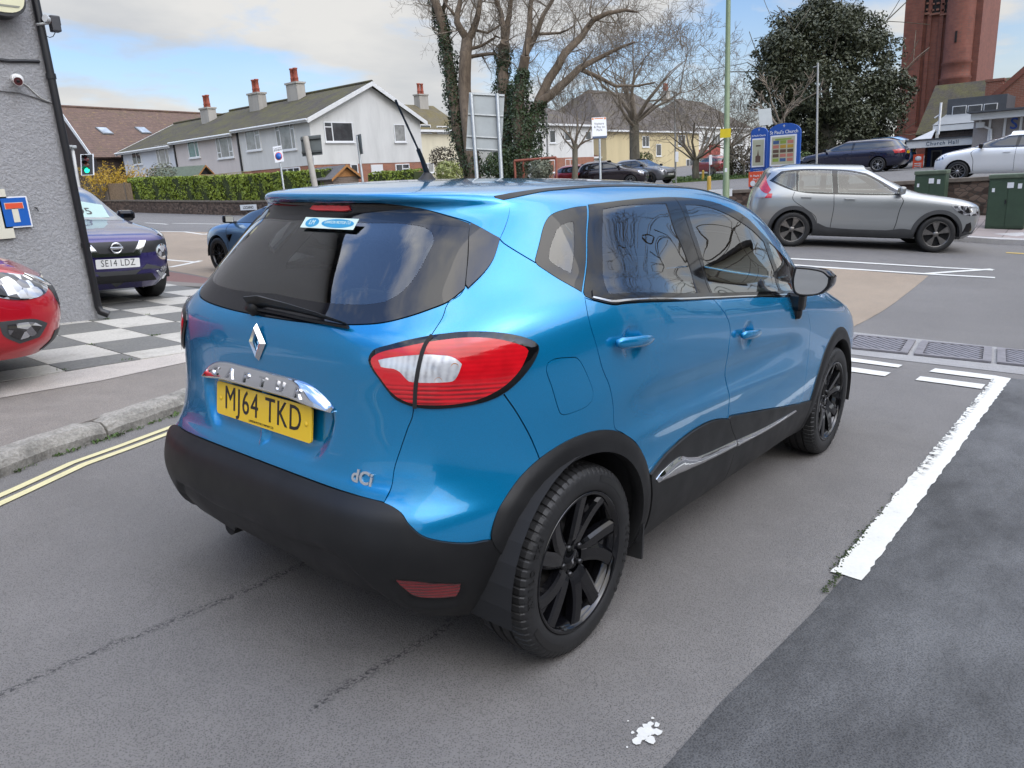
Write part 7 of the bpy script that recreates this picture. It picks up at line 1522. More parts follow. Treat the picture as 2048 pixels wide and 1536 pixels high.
def driver(root):
 SKIN = flat('skin', (.42, .24, .17), .5, 0, .06); HAIR = flat('fair brown hair', (.22, .12, .05), .7, 0, .25, 30); SHIRT = flat('pale jumper', (.40, .38, .33), .9, 0, .1)
 p = empty('person'); p.matrix_world = root.matrix_world @ Matrix.Translation((.96, -.37, .72)); tag(p, 'driver with fair hair and pale jumper holding the grey SUV steering wheel', 'person')
 def skin(name, chains, mat):
  V = []; E = []; R = []
  for ch in chains:
   b = len(V)
   for i, (q, r) in enumerate(ch):
    if i == 0 and V:
     d = [(Vector(q) - Vector(v)).length for v in V]; k = int(np.argmin(d))
     if d[k] < .02: idx = [k]; continue
    V.append(q); R.append(r); j = len(V) - 1
    if i > 0: E.append((idx[-1], j))
    idx = [j] if i == 0 else idx + [j]
  me = bpy.data.meshes.new(name); me.from_pydata(V, E, []); o = bpy.data.objects.new(name, me); COL.objects.link(o); o.parent = p; me.materials.append(mat)
  sk = o.modifiers.new('skin', 'SKIN'); sk.use_smooth_shade = True
  for k, d in enumerate(me.skin_vertices[0].data): d.radius = (R[k] if isinstance(R[k], tuple) else (R[k], R[k])); d.use_root = k == 0
  s2 = o.modifiers.new('sub', 'SUBSURF'); s2.levels = 1; s2.render_levels = 2; return o
 tor = [((0, 0, 0), (.16, .12)), ((-.03, 0, .18), (.15, .11)), ((-.04, 0, .36), (.17, .11)), ((-.02, 0, .47), (.09, .07)), ((.0, 0, .55), (.055, .055)), ((.02, 0, .62), (.075, .07)), ((.025, 0, .70), (.088, .078)), ((.015, 0, .77), (.07, .065))]
 arms = [[((-.04, 0, .36), .1), ((-.02, s * .19, .40), .062), ((.10, s * .24, .22), .050), ((.30, s * .17, .24), .038), ((.38, s * .16, .28), (.030, .022))] for s in (-1, 1)]
 fing = [[((.38, s * .16, .28), .03)] + [((.42, s * (.145 + .018 * f), .295 + .006 * f), .010), ((.445, s * (.14 + .018 * f), .275), .009), ((.435, s * (.14 + .018 * f), .25), .008)] for s in (-1, 1) for f in range(4)]
 skin('body', [tor] + arms + fing, SKIN)
 mb = MB(); H = Matrix.Translation((.025, 0, .70))
 mb.tube([H @ Vector((.085, 0, .005)), H @ Vector((.105, 0, -.012)), H @ Vector((.09, 0, -.025))], [.008, .014, .010], 8); mb.build('nose', SKIN, p)
 mb = MB()
 for s in (-1, 1): mb.lathe([(0, .004), (.008, .003), (.011, 0)], 10, M=frame(H @ Vector((.083, s * .032, .018)), (0, 1, 0), (0, 0, 1)))
 mb.box(H @ Vector((.083, 0, -.045)), (.008, .045, .008), bev=.003); mb.build('face_features', flat('dark eyes', (.06, .03, .025), .4), p)
 mb = MB(); V = []; n, k = 20, 12
 for i in range(n):
  for j in range(k):
   a = 2 * math.pi * i / n; t = j / (k - 1) * 1.9; x = math.sin(t) * math.cos(a); y = math.sin(t) * math.sin(a); z = math.cos(t); cutf = x > .35 and z < .45
   r = (.098, .092, .10) if not cutf else (.072, .075, .085); dz = -.10 * max(0, t - 1.3) if x < .2 else 0; V.append(H @ Vector((x * r[0] - .012, y * r[1], z * r[2] + .02 + dz)))
 mb.add(V, [(i * k + j, ((i + 1) % n) * k + j, ((i + 1) % n) * k + j + 1, i * k + j + 1) for i in range(n) for j in range(k - 1)], 0, True); mb.build('hair', HAIR, p)
 skin('jumper', [[((0, 0, -.02), (.175, .135)), ((-.03, 0, .18), (.165, .125)), ((-.04, 0, .36), (.18, .122)), ((-.03, 0, .455), (.10, .082))]] + [[((-.04, 0, .36), .1), ((-.02, s * .19, .40), .075), ((.10, s * .24, .22), .062), ((.27, s * .18, .235), .046)] for s in (-1, 1)], SHIRT)
 mb = MB(); Mw = Matrix.Translation((1.44, -.37, .96)) @ Matrix.Rotation(R_(-65), 4, 'Y'); mb.tube([Mw @ Vector((.18 * math.cos(a), .18 * math.sin(a), 0)) for a in np.linspace(0, 6.2832, 29)], .015, 8, cap=False); mb.box((0, 0, 0), (.12, .12, .04), M=Mw, bev=.015); mb.build('steering_wheel', M_DARK, root)
 sc = [((2.62 + .30 * math.cos(a), -.93, .0)) for a in (0,)]
fA, fB = Vector((15.03, 1.04, 0)), Vector((13.87, 3.5, 0)); hd = (fA - fB).normalized(); lf_ = Vector((-hd.y, hd.x, 0)); ra = fB + lf_ * .90 + hd * .24
gcar('compact_suv', 'silver grey compact SUV driving past on the main road', stand(ra.x, ra.y, math.atan2(hd.y, hd.x), 0, 2.702, .8), GREY, SUVS, extra=driver)

# --- purple crossover parked nose out on the forecourt
PURP = car_paint('dark violet paint', (.030, .022, .135), .55, .26)
M_MESH = flat('black grille mesh', (.012, .012, .013), .4, 0, .3, 60)
JK = dict(wb=2.53, wr=.335, ar=.385, track=.76, rim=M_ALLOYD, n=(5, 5), wsm=M_TINTB,
 FR=[(3.20, .20), (3.34, .33), (3.385, .48), (3.385, .62), (3.36, .78), (3.30, .87), (3.12, .925), (2.60, .975), (2.25, 1.01), (1.85, 1.20), (1.50, 1.38), (1.22, 1.475)],
 RE=[(-.55, .22), (-.74, .40), (-.77, .6), (-.75, .9), (-.66, 1.08), (-.45, 1.34), (-.30, 1.44), (-.05, 1.475)],
 WZ=[(.20, .74), (.35, .83), (.55, .875), (.80, .885), (.93, .87), (1.0, .83), (1.06, .79), (1.26, .70), (1.40, .62), (1.475, .50)],
 win=[[(-.2, 1.2), (.1, 1.40), (.7, 1.42), (.7, 1.08), (.1, 1.1)], [(.80, 1.08), (.80, 1.42), (1.2, 1.38), (1.85, 1.10)]], ws=[(0, 1.025), (.55, 1.02), (.72, 1.03), (.64, 1.25), (.54, 1.40), (.3, 1.44), (0, 1.45)],
 clad=[[(.45, .24), (2.1, .24), (2.12, .42), (.45, .42)]], arch=.05,
 endp=[('grille', [(0, .80), (.55, .80), (.80, .83), (.82, .77), (.60, .68), (.40, .66), (0, .655)], M_MESH, .003, True), ('grille_surround', [(0, .665), (.20, .665), (.30, .80), (.385, .80), (.27, .625), (0, .622)], M_CHROME, .016, True), ('lower_grille', [(0, .45), (.50, .45), (.78, .34), (.78, .25), (0, .25)], M_GREYCLAD, .006, True), ('air_intake', [(0, .40), (.42, .40), (.50, .31), (0, .31)], M_DARK, .010, True), ('round_headlight', [(.60 + .105 * math.cos(a), .655 + .098 * math.sin(a)) for a in np.linspace(0, 5.9, 16)], M_CHROME, .012, True), ('headlight_lens', [(.60 + .082 * math.cos(a), .655 + .076 * math.sin(a)) for a in np.linspace(0, 5.9, 14)], M_LAMP, .018, True), ('running_light', [(.62, .87), (.72, .93), (.80, .90), (.83, .84), (.68, .84)], M_LAMP, .006, True), ('fog_lamp', [(.60 + .05 * math.cos(a), .43 + .05 * math.sin(a)) for a in np.linspace(0, 5.9, 12)], M_LAMP, .012, True), ('fog_bezel', [(.47, .43), (.50, .435), (.62, .345), (.78, .375), (.79, .35), (.62, .31), (.56, .34)], M_CHROME, .016, True)],
 gaps=[[(2.5, 1.04), (2.9, 1.0), (3.1, .96)]], mirror=(1.75, 1.02, .80), platef=('SE14 LDZ', .545))
def badge_round(root):
 p = 3.385; mb = MB(); M = frame((p + .004, 0, .728), (0, 1, 0), (0, 0, 1)); ring = [M @ Vector((.062 * math.cos(a), .058 * math.sin(a), .008)) for a in np.linspace(0, 6.2832, 25)]; mb.tube(ring, .010, 8, cap=False); mb.box((0, 0, .012), (.155, .026, .014), M=M, bev=.004); mb.build('badge', M_CHROME, root)
 mb = MB(); M = frame((2.0, .08, 1.17), (0, 1, 0), (-.82, 0, .57)); mb.prism([(-.42, -.20), (.42, -.20), (.44, .08), (.20, .16), (-.42, .16)], 0, .004, 0, 'z', M); bd = mb.build('price_board', flat('pale green card', (.46, .62, .56), .6, 0, .04), root); mb = MB(); put(mb, text_mesh('£8295', .20, .001, .002, .9), M @ Matrix.Translation((.02, -.07, .006))); put(mb, text_mesh('AVAILABLE', .075, .001, .001, .9), M @ Matrix.Translation((.0, .08, .006))); mb.build('price_lettering', M_BPIPE, bd)
gcar('small_crossover', 'dark violet crossover with round headlights parked nose out behind the grey building', stand(2.30, 10.78, R_(-90), KT, 2.53, .76), PURP, JK, extra=badge_round)

# --- generic hatch / estate / coupe shapes
def hatch(wb=2.49, L=(.80, .70), H=1.46, hood=.93, belt=.97, W=.86, long_=False, low=False, **kw):
 fo, ro = L; nose = wb + fo; rt = H - .05; cow = wb - .28; hx = .35 * (H - belt)
 FR = [(nose - .20, .20), (nose - .04, .34), (nose, .50), (nose - .02, .66), (nose - .10, hood - .16), (nose - .30, hood - .04), (wb + .1, hood + .03), (cow, belt + .05), (cow - .50, belt + .26), (cow - .85, rt - .10), (cow - 1.15, rt)]
 if low: RE = [(-ro + .25, .24), (-ro + .03, .42), (-ro, .60), (-ro + .06, .82), (-ro + .18, .90), (-ro + .55, .97), (.20, rt - .14), (.62, rt)]
 elif long_: RE = [(-ro + .20, .24), (-ro + .02, .42), (-ro, .6), (-ro + .03, .88), (-ro + .12, 1.0), (-ro + .40, rt - .10), (-ro + .65, rt)]
 else: RE = [(-ro + .20, .24), (-ro + .02, .42), (-ro, .6), (-ro + .05, .88), (-ro + .14, 1.02), (-ro + .36, rt - .12), (-ro + .62, rt)]
 tail = -ro + (.62 if low else .34)
 S = dict(wb=wb, wr=kw.get('wr', .31), ar=kw.get('wr', .31) + .05, track=W - .13, FR=FR, RE=RE, WZ=[(.20, W - .12), (.34, W - .04), (.55, W - .005), (.80, W), (belt - .03, W - .03), (belt + .05, W - .09), (rt - .12, W - .24), (rt - .04, W - .30), (rt, W - .38)],
  frame=[(tail, belt + .10), (tail + .22, rt - .14), (.5, rt - .07), (cow - 1.0, rt - .08), (cow - .5, belt + .24), (cow - .1, belt + .04), (.3, belt + .03)],
  win=[[(tail + .10, belt + .12), (tail + .26, rt - .165), (wb * .36, rt - .10), (wb * .38, belt + .055), (.2, belt + .055)], [(wb * .41, belt + .055), (wb * .40, rt - .10), (cow - 1.0, rt - .115), (cow - .52, belt + .22), (cow - .2, belt + .06)]],
  ws=[(0, belt + .06), (W - .30, belt + .06), (W - .16, belt + .07), (W - .27, rt - .14), (W - .36, rt - .06), (0, rt - .04)], rw=[(0, belt + .10), (W - .24, belt + .10), (W - .32, rt - .15), (0, rt - .13)],
  gaps=[[(wb * .395, belt + .03), (wb * .40, .7), (wb * .40, .30)], [(cow - .18, belt + .02), (cow - .12, .7), (cow - .16, .32)], [(.02, belt + .03), (.14, .80), (.36, .55), (.40, .32)]],
  handles=[(wb * .40 + .22, belt - .10), (.24, belt - .09)], mirror=(cow - .32, belt + .06, W - .04),
  sidep=[('tail_light', [(-ro + .08, belt - .05), (-ro + .30, belt - .02), (-ro + .26, belt - .18), (-ro + .03, belt - .20)], M_RLAMP, .005), ('headlight', [(nose - .42, hood - .08), (nose - .20, hood - .12), (nose - .08, hood - .22), (nose - .10, hood - .28), (nose - .34, hood - .22)], M_LAMP, .005)],
  endp=[('tail_light', [(W - .28, belt - .04), (W - .10, belt - .05), (W - .10, belt - .20), (W - .26, belt - .20)], M_RLAMP, .005, False), ('grille', [(0, .70), (.35, .70), (.40, .60), (0, .58)], M_MESH, .004, True), ('lower_grille', [(0, .40), (.5, .40), (.55, .27), (0, .25)], M_MESH, .004, True)])
 S.update(kw); return S
DKBLUE = car_paint('dark slate blue paint', (.045, .055, .09), .6, .28, False)
p_ = Vector(at(287, 455, 14.2)); S = hatch(W=.85, wsm=M_TINTB, platef=('WJ15 XRA', .50))
def board2(root):
 mb = MB(); M = frame((1.72, .22, 1.26), (0, 1, 0), (-.80, 0, .60)); mb.prism([(-.30, -.16), (.30, -.16), (.26, .16), (-.30, .16)], 0, .004, 0, 'z', M); mb.build('price_board', flat('pale green card', (.46, .62, .56), .6), root)
gcar('hatchback_car', 'dark slate blue hatchback with a pale price card parked behind the violet crossover', stand(p_.x - .70, p_.y + 3.0, R_(-90), KT * .3, 2.49, .7), DKBLUE, S, extra=board2)
STEEL = car_paint('steel blue paint', (.13, .25, .42), .6, .28, False)
S = hatch(wb=2.81, L=(.84, 1.02), H=1.39, hood=.92, belt=.93, W=.90, low=True, wr=.335, rim=M_ALLOYD, spokes=5, plater=('BW21 MFR', .62), open=False)
S['sidep'] = [s for s in S['sidep']] + [('fender_vent', [(2.20, .76), (2.40, .74), (2.34, .60), (2.28, .66)], M_BLACKGLOSS, .006)]
gcar('coupe_car', 'steel blue sports coupe with black wheels passing behind the blue crossover', stand(7.12, 9.15, R_(90), 0, 2.81, .78), STEEL, S)
# red car nosing in from the left
RED = car_paint('bright red paint', (.50, .006, .018), .25, .30, False)
S = hatch(wb=2.39, L=(.78, .55), H=1.42, hood=.91, belt=.94, W=.82, wr=.29)
S['sidep'] = [('headlight', [(2.52, .83), (2.72, .845), (2.95, .80), (3.08, .73), (3.04, .66), (2.90, .655), (2.70, .72)], M_LAMP, .006), ('headlight_mask', [(2.62, .79), (2.78, .775), (2.86, .68), (2.76, .70)], M_BLACKGLOSS, .009), ('fog_recess', [(2.78, .52), (2.98, .515), (3.06, .47), (3.0, .38), (2.88, .355), (2.80, .42)], M_GREYCLAD, .004), ('fog_lamp', [(2.83, .495), (2.97, .495), (3.02, .46), (2.97, .40), (2.89, .385), (2.83, .43)], M_LAMP, .010), ('tail_light', [(-.5, .95), (-.3, .97), (-.3, .8), (-.52, .78)], M_RLAMP, .005)]
S['endp'] = [('grille', [(0, .74), (.40, .74), (.44, .62), (.34, .56), (0, .55)], M_MESH, .004, True), ('grille_bar', [(0, .745), (.30, .745), (.47, .80), (.48, .765), (.32, .70), (0, .695)], M_CHROME, .018, True), ('lower_grille', [(0, .40), (.5, .40), (.5, .27), (0, .25)], M_MESH, .004, True)]
q = KROT @ np.array([.42, 4.29, 0]); an = R_(-18); c_, s_2 = math.cos(an), math.sin(an); nx = 2.39 + .74
gcar('hatchback_car', 'bright red hatchback nosing in at the left by the grey wall', stand(q[0] - c_ * nx, q[1] - s_2 * nx, an, KT, 2.39, .7), RED, S)
# cars on the church side and beyond the junction
NAVY = car_paint('navy paint', (.012, .014, .040), .5, .25, False); LBLUE = car_paint('light blue paint', (.10, .27, .52), .3, .3, False); WHITE = car_paint('white car paint', (.72, .73, .74), .05, .3, False); PLUM = car_paint('dark plum paint', (.018, .011, .016), .5, .25, False); MGREY = car_paint('mid grey paint', (.19, .195, .21), .6, .3, False); DRED = car_paint('dark red car paint', (.24, .012, .018), .3, .3, False)
X = 35.6; y0 = onx(1806, 330, X).y; S = hatch(wb=2.84, L=(.80, 1.05), H=1.46, hood=.94, belt=.96, W=.905, long_=True, wr=.32, plater=('WA66 OJD', .78))
gcar('estate_car', 'navy blue estate car with red tail light parked before the huge oak', stand(X + .9, y0 + 1.05, R_(90), .02, 2.84, .78), NAVY, S)
X = 38.6; y0 = onx(1816, 330, X).y; gcar('hatchback_car', 'light blue hatchback tail showing behind the navy estate', stand(X + .9, y0 + .62, R_(90), .02, 2.5, .72), LBLUE, hatch(plater=('WF12 AEB', .80), H=1.52, belt=1.0))
X = 27.0; p_ = onx(1914, 340, X); gcar('hatchback_car', 'white hatchback parked on the church car park at the right edge', stand(X + .85, p_.y - 2.54, R_(90), .02, 2.54, .73), WHITE, hatch(wb=2.54, L=(.78, .66), H=1.47, belt=.98, rim=M_ALLOY, spokes=11, wr=.32, platef=('WN17 HGA', .46)))
p_ = at(1222, 346, 41); gcar('hatchback_car', 'dark plum hatchback waiting beyond the junction left of the grey car', stand(p_.x - .2, p_.y + 1.3, R_(-72), 0, 2.49, .72), PLUM, hatch(H=1.49, belt=.99))
p_ = at(1298, 346, 48); gcar('suv_car', 'mid grey SUV with dark alloys waiting beyond the junction', stand(p_.x - .1, p_.y + 1.6, R_(-100), 0, 2.67, .78), MGREY, hatch(wb=2.67, L=(.90, .85), H=1.62, hood=1.0, belt=1.06, W=.92, wr=.345, rim=M_ALLOYD, arch=.04, platef=('WR22 VNE', .55)))
p_ = at(1441, 338, 62); gcar('hatchback_car', 'distant dark red hatchback in the drive of the bay windowed house', stand(p_.x, p_.y, R_(60), .0, 2.45, .70), DRED, hatch())
p_ = at(1133, 352, 45); gcar('hatchback_car', 'distant red hatchback partly hidden below the white hip roofed house', stand(p_.x, p_.y, R_(-80), .0, 2.45, .70), DRED, hatch())

# ---------------------------------------------------------------- blue car
TR = {'quarter_outer': [[0.25,-0.668,1.429],[0.202,-0.664,1.426],[0.139,-0.66,1.418],[0.088,-0.656,1.408],[0.055,-0.657,1.395],[0.022,-0.665,1.372],[-0.026,-0.685,1.324],[-0.063,-0.7,1.285],[-0.075,-0.706,1.271],[-0.075,-0.713,1.261],[-0.058,-0.733,1.243],[-0.027,-0.764,1.216],[0.023,-0.809,1.178],[0.079,-0.781,1.229],[0.167,-0.725,1.335]],
 'quarter_inner': [[0.142,-0.689,1.381],[0.105,-0.685,1.376],[0.066,-0.687,1.361],[0.029,-0.697,1.333],[-0.004,-0.709,1.304],[-0.024,-0.72,1.279],[-0.026,-0.726,1.269],[-0.009,-0.743,1.254],[0.026,-0.767,1.232],[0.053,-0.754,1.261],[0.102,-0.724,1.321],[0.14,-0.695,1.373]],
 'dlo': [[0.261,-0.666,1.433],[0.495,-0.659,1.448],[0.71,-0.644,1.457],[0.905,-0.634,1.461],[1.097,-0.636,1.457],[1.254,-0.643,1.446],[1.414,-0.656,1.42],[1.583,-0.672,1.376],[1.705,-0.697,1.31],[1.839,-0.723,1.236],[1.983,-0.74,1.165],[2.17,-0.732,1.099],[1.927,-0.836,0.999],[1.229,-0.843,1.052],[0.883,-0.847,1.079],[0.534,-0.864,1.107],[0.182,-0.86,1.134],[0.128,-0.854,1.136],[0.051,-0.833,1.155],[0.026,-0.819,1.167],[0.028,-0.811,1.178],[0.083,-0.782,1.229],[0.172,-0.725,1.335]],
 'rdglass': [[0.323,-0.683,1.418],[0.466,-0.676,1.429],[0.673,-0.666,1.435],[0.813,-0.66,1.435],[0.797,-0.704,1.354],[0.806,-0.746,1.27],[0.799,-0.792,1.18],[0.762,-0.839,1.107],[0.494,-0.857,1.127],[0.141,-0.846,1.155],[0.132,-0.831,1.175],[0.159,-0.795,1.224],[0.224,-0.749,1.307]],
 'fdglass': [[0.975,-0.658,1.431],[1.138,-0.658,1.428],[1.296,-0.668,1.406],[1.457,-0.683,1.366],[1.605,-0.702,1.313],[1.697,-0.722,1.262],[1.694,-0.76,1.182],[1.694,-0.792,1.102],[1.657,-0.829,1.04],[1.26,-0.828,1.071],[0.914,-0.831,1.096],[0.933,-0.787,1.17],[0.967,-0.734,1.276],[0.969,-0.693,1.364]],
 'fqglass': [[1.773,-0.72,1.255],[1.892,-0.733,1.204],[1.964,-0.758,1.132],[1.937,-0.787,1.066],[1.868,-0.821,1.027],[1.708,-0.827,1.037],[1.747,-0.785,1.114],[1.75,-0.754,1.187]],
 'winglet': [[-0.17,-0.537,1.377],[-0.134,-0.621,1.333],[-0.183,-0.638,1.279],[-0.228,-0.64,1.241],[-0.286,-0.631,1.2],[-0.287,-0.622,1.208],[-0.232,-0.583,1.292],[-0.18,-0.542,1.366]],
 'rglass_outer_R': [[-0.179,-0.543,1.366],[-0.232,-0.583,1.292],[-0.29,-0.624,1.203],[-0.341,-0.609,1.17],[-0.387,-0.58,1.15],[-0.437,-0.537,1.129],[-0.477,-0.484,1.112],[-0.505,-0.416,1.103]],
 'rglass_inner_R': [[-0.481,-0.388,1.136],[-0.442,-0.447,1.163],[-0.394,-0.488,1.198],[-0.343,-0.495,1.248],[-0.3,-0.49,1.295],[-0.272,-0.484,1.325],[-0.255,-0.46,1.351],[-0.254,-0.42,1.366],[-0.27,-0.335,1.374]],
 'rglass_outer_L': [[-0.505,-0.416,1.103],[-0.527,-0.302,1.095],[-0.536,-0.163,1.089],[-0.538,-0.001,1.087],[-0.533,0.185,1.094],[-0.52,0.292,1.104],[-0.502,0.332,1.12],[-0.475,0.368,1.147],[-0.414,0.362,1.22],[-0.335,0.379,1.304]],
 'light_outer': [[-0.531,-0.484,1.013],[-0.528,-0.487,1.031],[-0.519,-0.5,1.047],[-0.5,-0.536,1.06],[-0.469,-0.577,1.074],[-0.425,-0.622,1.086],[-0.401,-0.644,1.09],[-0.362,-0.677,1.094],[-0.323,-0.71,1.094],[-0.281,-0.741,1.089],[-0.236,-0.771,1.078],[-0.2,-0.793,1.063],[-0.186,-0.803,1.051],[-0.184,-0.807,1.037],[-0.195,-0.807,1.015],[-0.221,-0.801,0.983],[-0.255,-0.788,0.95],[-0.295,-0.771,0.922],[-0.331,-0.751,0.906],[-0.375,-0.722,0.896],[-0.416,-0.69,0.891],[-0.452,-0.654,0.889],[-0.479,-0.618,0.892],[-0.498,-0.586,0.901],[-0.51,-0.559,0.915],[-0.519,-0.537,0.94],[-0.526,-0.516,0.967],[-0.531,-0.496,0.991]],
 'light_red': [[-0.528,-0.497,1.014],[-0.524,-0.503,1.027],[-0.513,-0.524,1.039],[-0.487,-0.569,1.052],[-0.45,-0.614,1.064],[-0.41,-0.652,1.072],[-0.361,-0.693,1.077],[-0.309,-0.732,1.073],[-0.266,-0.763,1.062],[-0.229,-0.786,1.046],[-0.221,-0.792,1.035],[-0.228,-0.792,1.02],[-0.253,-0.787,0.984],[-0.291,-0.771,0.949],[-0.331,-0.751,0.926],[-0.375,-0.722,0.91],[-0.415,-0.69,0.904],[-0.464,-0.638,0.903],[-0.486,-0.607,0.906],[-0.503,-0.574,0.92],[-0.514,-0.55,0.941],[-0.522,-0.527,0.97],[-0.527,-0.507,0.994]],
 'light_clear': [[-0.52,-0.518,1.018],[-0.511,-0.539,1.024],[-0.492,-0.574,1.031],[-0.463,-0.616,1.036],[-0.448,-0.635,1.037],[-0.431,-0.654,1.035],[-0.411,-0.674,1.032],[-0.398,-0.689,1.023],[-0.39,-0.699,1.011],[-0.402,-0.695,0.983],[-0.413,-0.688,0.968],[-0.432,-0.671,0.965],[-0.467,-0.632,0.964],[-0.479,-0.616,0.965],[-0.488,-0.6,0.967],[-0.494,-0.589,0.978],[-0.499,-0.577,0.991],[-0.506,-0.562,0.998],[-0.514,-0.542,0.999],[-0.52,-0.527,1.001]],
 'gap_tailgate': [[-0.384,-0.619,1.125],[-0.426,-0.625,1.083],[-0.45,-0.621,1.057],[-0.467,-0.62,1.019],[-0.479,-0.616,0.958],[-0.482,-0.613,0.892],[-0.487,-0.606,0.864],[-0.483,-0.612,0.892],[-0.494,-0.597,0.837],[-0.511,-0.577,0.763],[-0.524,-0.568,0.716],[-0.539,-0.57,0.665],[-0.557,-0.581,0.625]],
 'gap_tg_up': [[-0.286,-0.631,1.2],[-0.311,-0.624,1.184],[-0.346,-0.611,1.164],[-0.379,-0.621,1.128],[-0.415,-0.625,1.094]],
 'bumper_top': [[-0.567,0.546,0.63],[-0.581,0.494,0.63],[-0.595,0.382,0.634],[-0.602,0.147,0.633],[-0.604,-0.103,0.631],[-0.601,-0.32,0.63],[-0.588,-0.462,0.63],[-0.559,-0.584,0.622],[-0.551,-0.624,0.607],[-0.547,-0.654,0.583],[-0.535,-0.681,0.545],[-0.497,-0.717,0.536],[-0.434,-0.758,0.522],[-0.369,-0.787,0.513],[-0.35,-0.793,0.518]],
 'clad_top': [[0.36,-0.875,0.508],[0.488,-0.875,0.552],[0.624,-0.872,0.577],[0.771,-0.869,0.59],[0.928,-0.868,0.586],[1.089,-0.868,0.567],[1.288,-0.869,0.538],[1.559,-0.873,0.499],[1.877,-0.875,0.452],[1.996,-0.873,0.432]],
 'chrome_a': [[0.427,-0.873,0.483],[0.479,-0.873,0.503],[0.61,-0.871,0.519],[0.687,-0.869,0.495],[0.804,-0.867,0.47],[1.167,-0.865,0.445],[1.193,-0.863,0.409],[0.859,-0.864,0.426],[0.449,-0.872,0.463]],
 'chrome_b': [[1.18,-0.865,0.441],[1.519,-0.868,0.424],[1.911,-0.872,0.42],[1.936,-0.87,0.407],[1.546,-0.866,0.398],[1.206,-0.862,0.406]],
 'gap_rd_rear': [[0.023,-0.82,1.165],[0.01,-0.836,1.134],[0.008,-0.851,1.088],[0.022,-0.863,1.035],[0.053,-0.872,0.95],[0.092,-0.876,0.888],[0.117,-0.876,0.826],[0.142,-0.873,0.738]],
 'gap_mid': [[0.889,-0.848,1.076],[0.934,-0.863,1.039],[0.987,-0.874,0.985],[1.006,-0.877,0.933],[1.001,-0.878,0.862],[1.02,-0.872,0.748],[1.025,-0.871,0.742],[1.055,-0.868,0.674],[1.074,-0.868,0.617],[1.073,-0.868,0.558],[1.115,-0.868,0.498],[1.184,-0.864,0.43],[1.196,-0.862,0.4],[1.175,-0.858,0.369]],
 'gap_fd_front': [[2.032,-0.872,0.865],[2.043,-0.874,0.806],[2.05,-0.875,0.688],[2.034,-0.879,0.561],[2.02,-0.876,0.467],[1.986,-0.873,0.434],[2.001,-0.864,0.366],[1.956,-0.854,0.325]],
 'fuel': [[-0.167,-0.821,0.974],[-0.161,-0.822,0.994],[-0.137,-0.829,1.004],[-0.08,-0.845,1.002],[-0.053,-0.852,0.996],[-0.025,-0.859,0.961],[0.017,-0.866,0.884],[0.015,-0.865,0.856],[-0.01,-0.86,0.839],[-0.096,-0.842,0.829],[-0.116,-0.837,0.838],[-0.15,-0.828,0.926]],
 'seam_c': [[-0.131,-0.634,1.321],[-0.075,-0.71,1.266]],
 'seam_bumper': [[-0.295,-0.771,0.92],[-0.258,-0.789,0.861],[-0.217,-0.805,0.786],[-0.181,-0.82,0.699],[-0.216,-0.806,0.785],[-0.179,-0.821,0.694]],
 'sp_gap': [[-0.2,-0.074,1.476],[-0.186,-0.211,1.477],[-0.174,-0.342,1.474],[-0.153,-0.455,1.467],[-0.117,-0.519,1.458],[-0.075,-0.558,1.448],[-0.051,-0.576,1.441],[-0.049,-0.588,1.421],[-0.066,-0.598,1.398],[-0.102,-0.612,1.362],[-0.134,-0.621,1.333]],
 'sp_lip': [[-0.265,0.256,1.437],[-0.278,0.076,1.443],[-0.274,-0.16,1.44],[-0.254,-0.284,1.431],[-0.223,-0.39,1.416],[-0.19,-0.489,1.392],[-0.171,-0.535,1.377]],
 'fd_front_up': [[1.966,-0.851,0.967],[1.991,-0.865,0.918],[2.025,-0.873,0.856],[2.048,-0.874,0.814]],
 'reflector': [[-0.579,-0.603,0.419],[-0.533,-0.669,0.411],[-0.481,-0.713,0.399],[-0.438,-0.739,0.392],[-0.434,-0.726,0.358],[-0.435,-0.713,0.336],[-0.485,-0.674,0.338],[-0.524,-0.636,0.348],[-0.553,-0.621,0.38]],
 'reflector_rec': [[-0.582,-0.601,0.423],[-0.534,-0.67,0.415],[-0.482,-0.714,0.403],[-0.435,-0.741,0.395],[-0.423,-0.728,0.349],[-0.42,-0.709,0.315],[-0.44,-0.687,0.305],[-0.475,-0.656,0.307],[-0.513,-0.616,0.317],[-0.535,-0.608,0.34],[-0.558,-0.609,0.378]]}

D_ = Dom()
def tr(name, a=0, b=None): return D_.dom([p for p in TR[name] if p[1] < 0.02][a:b])

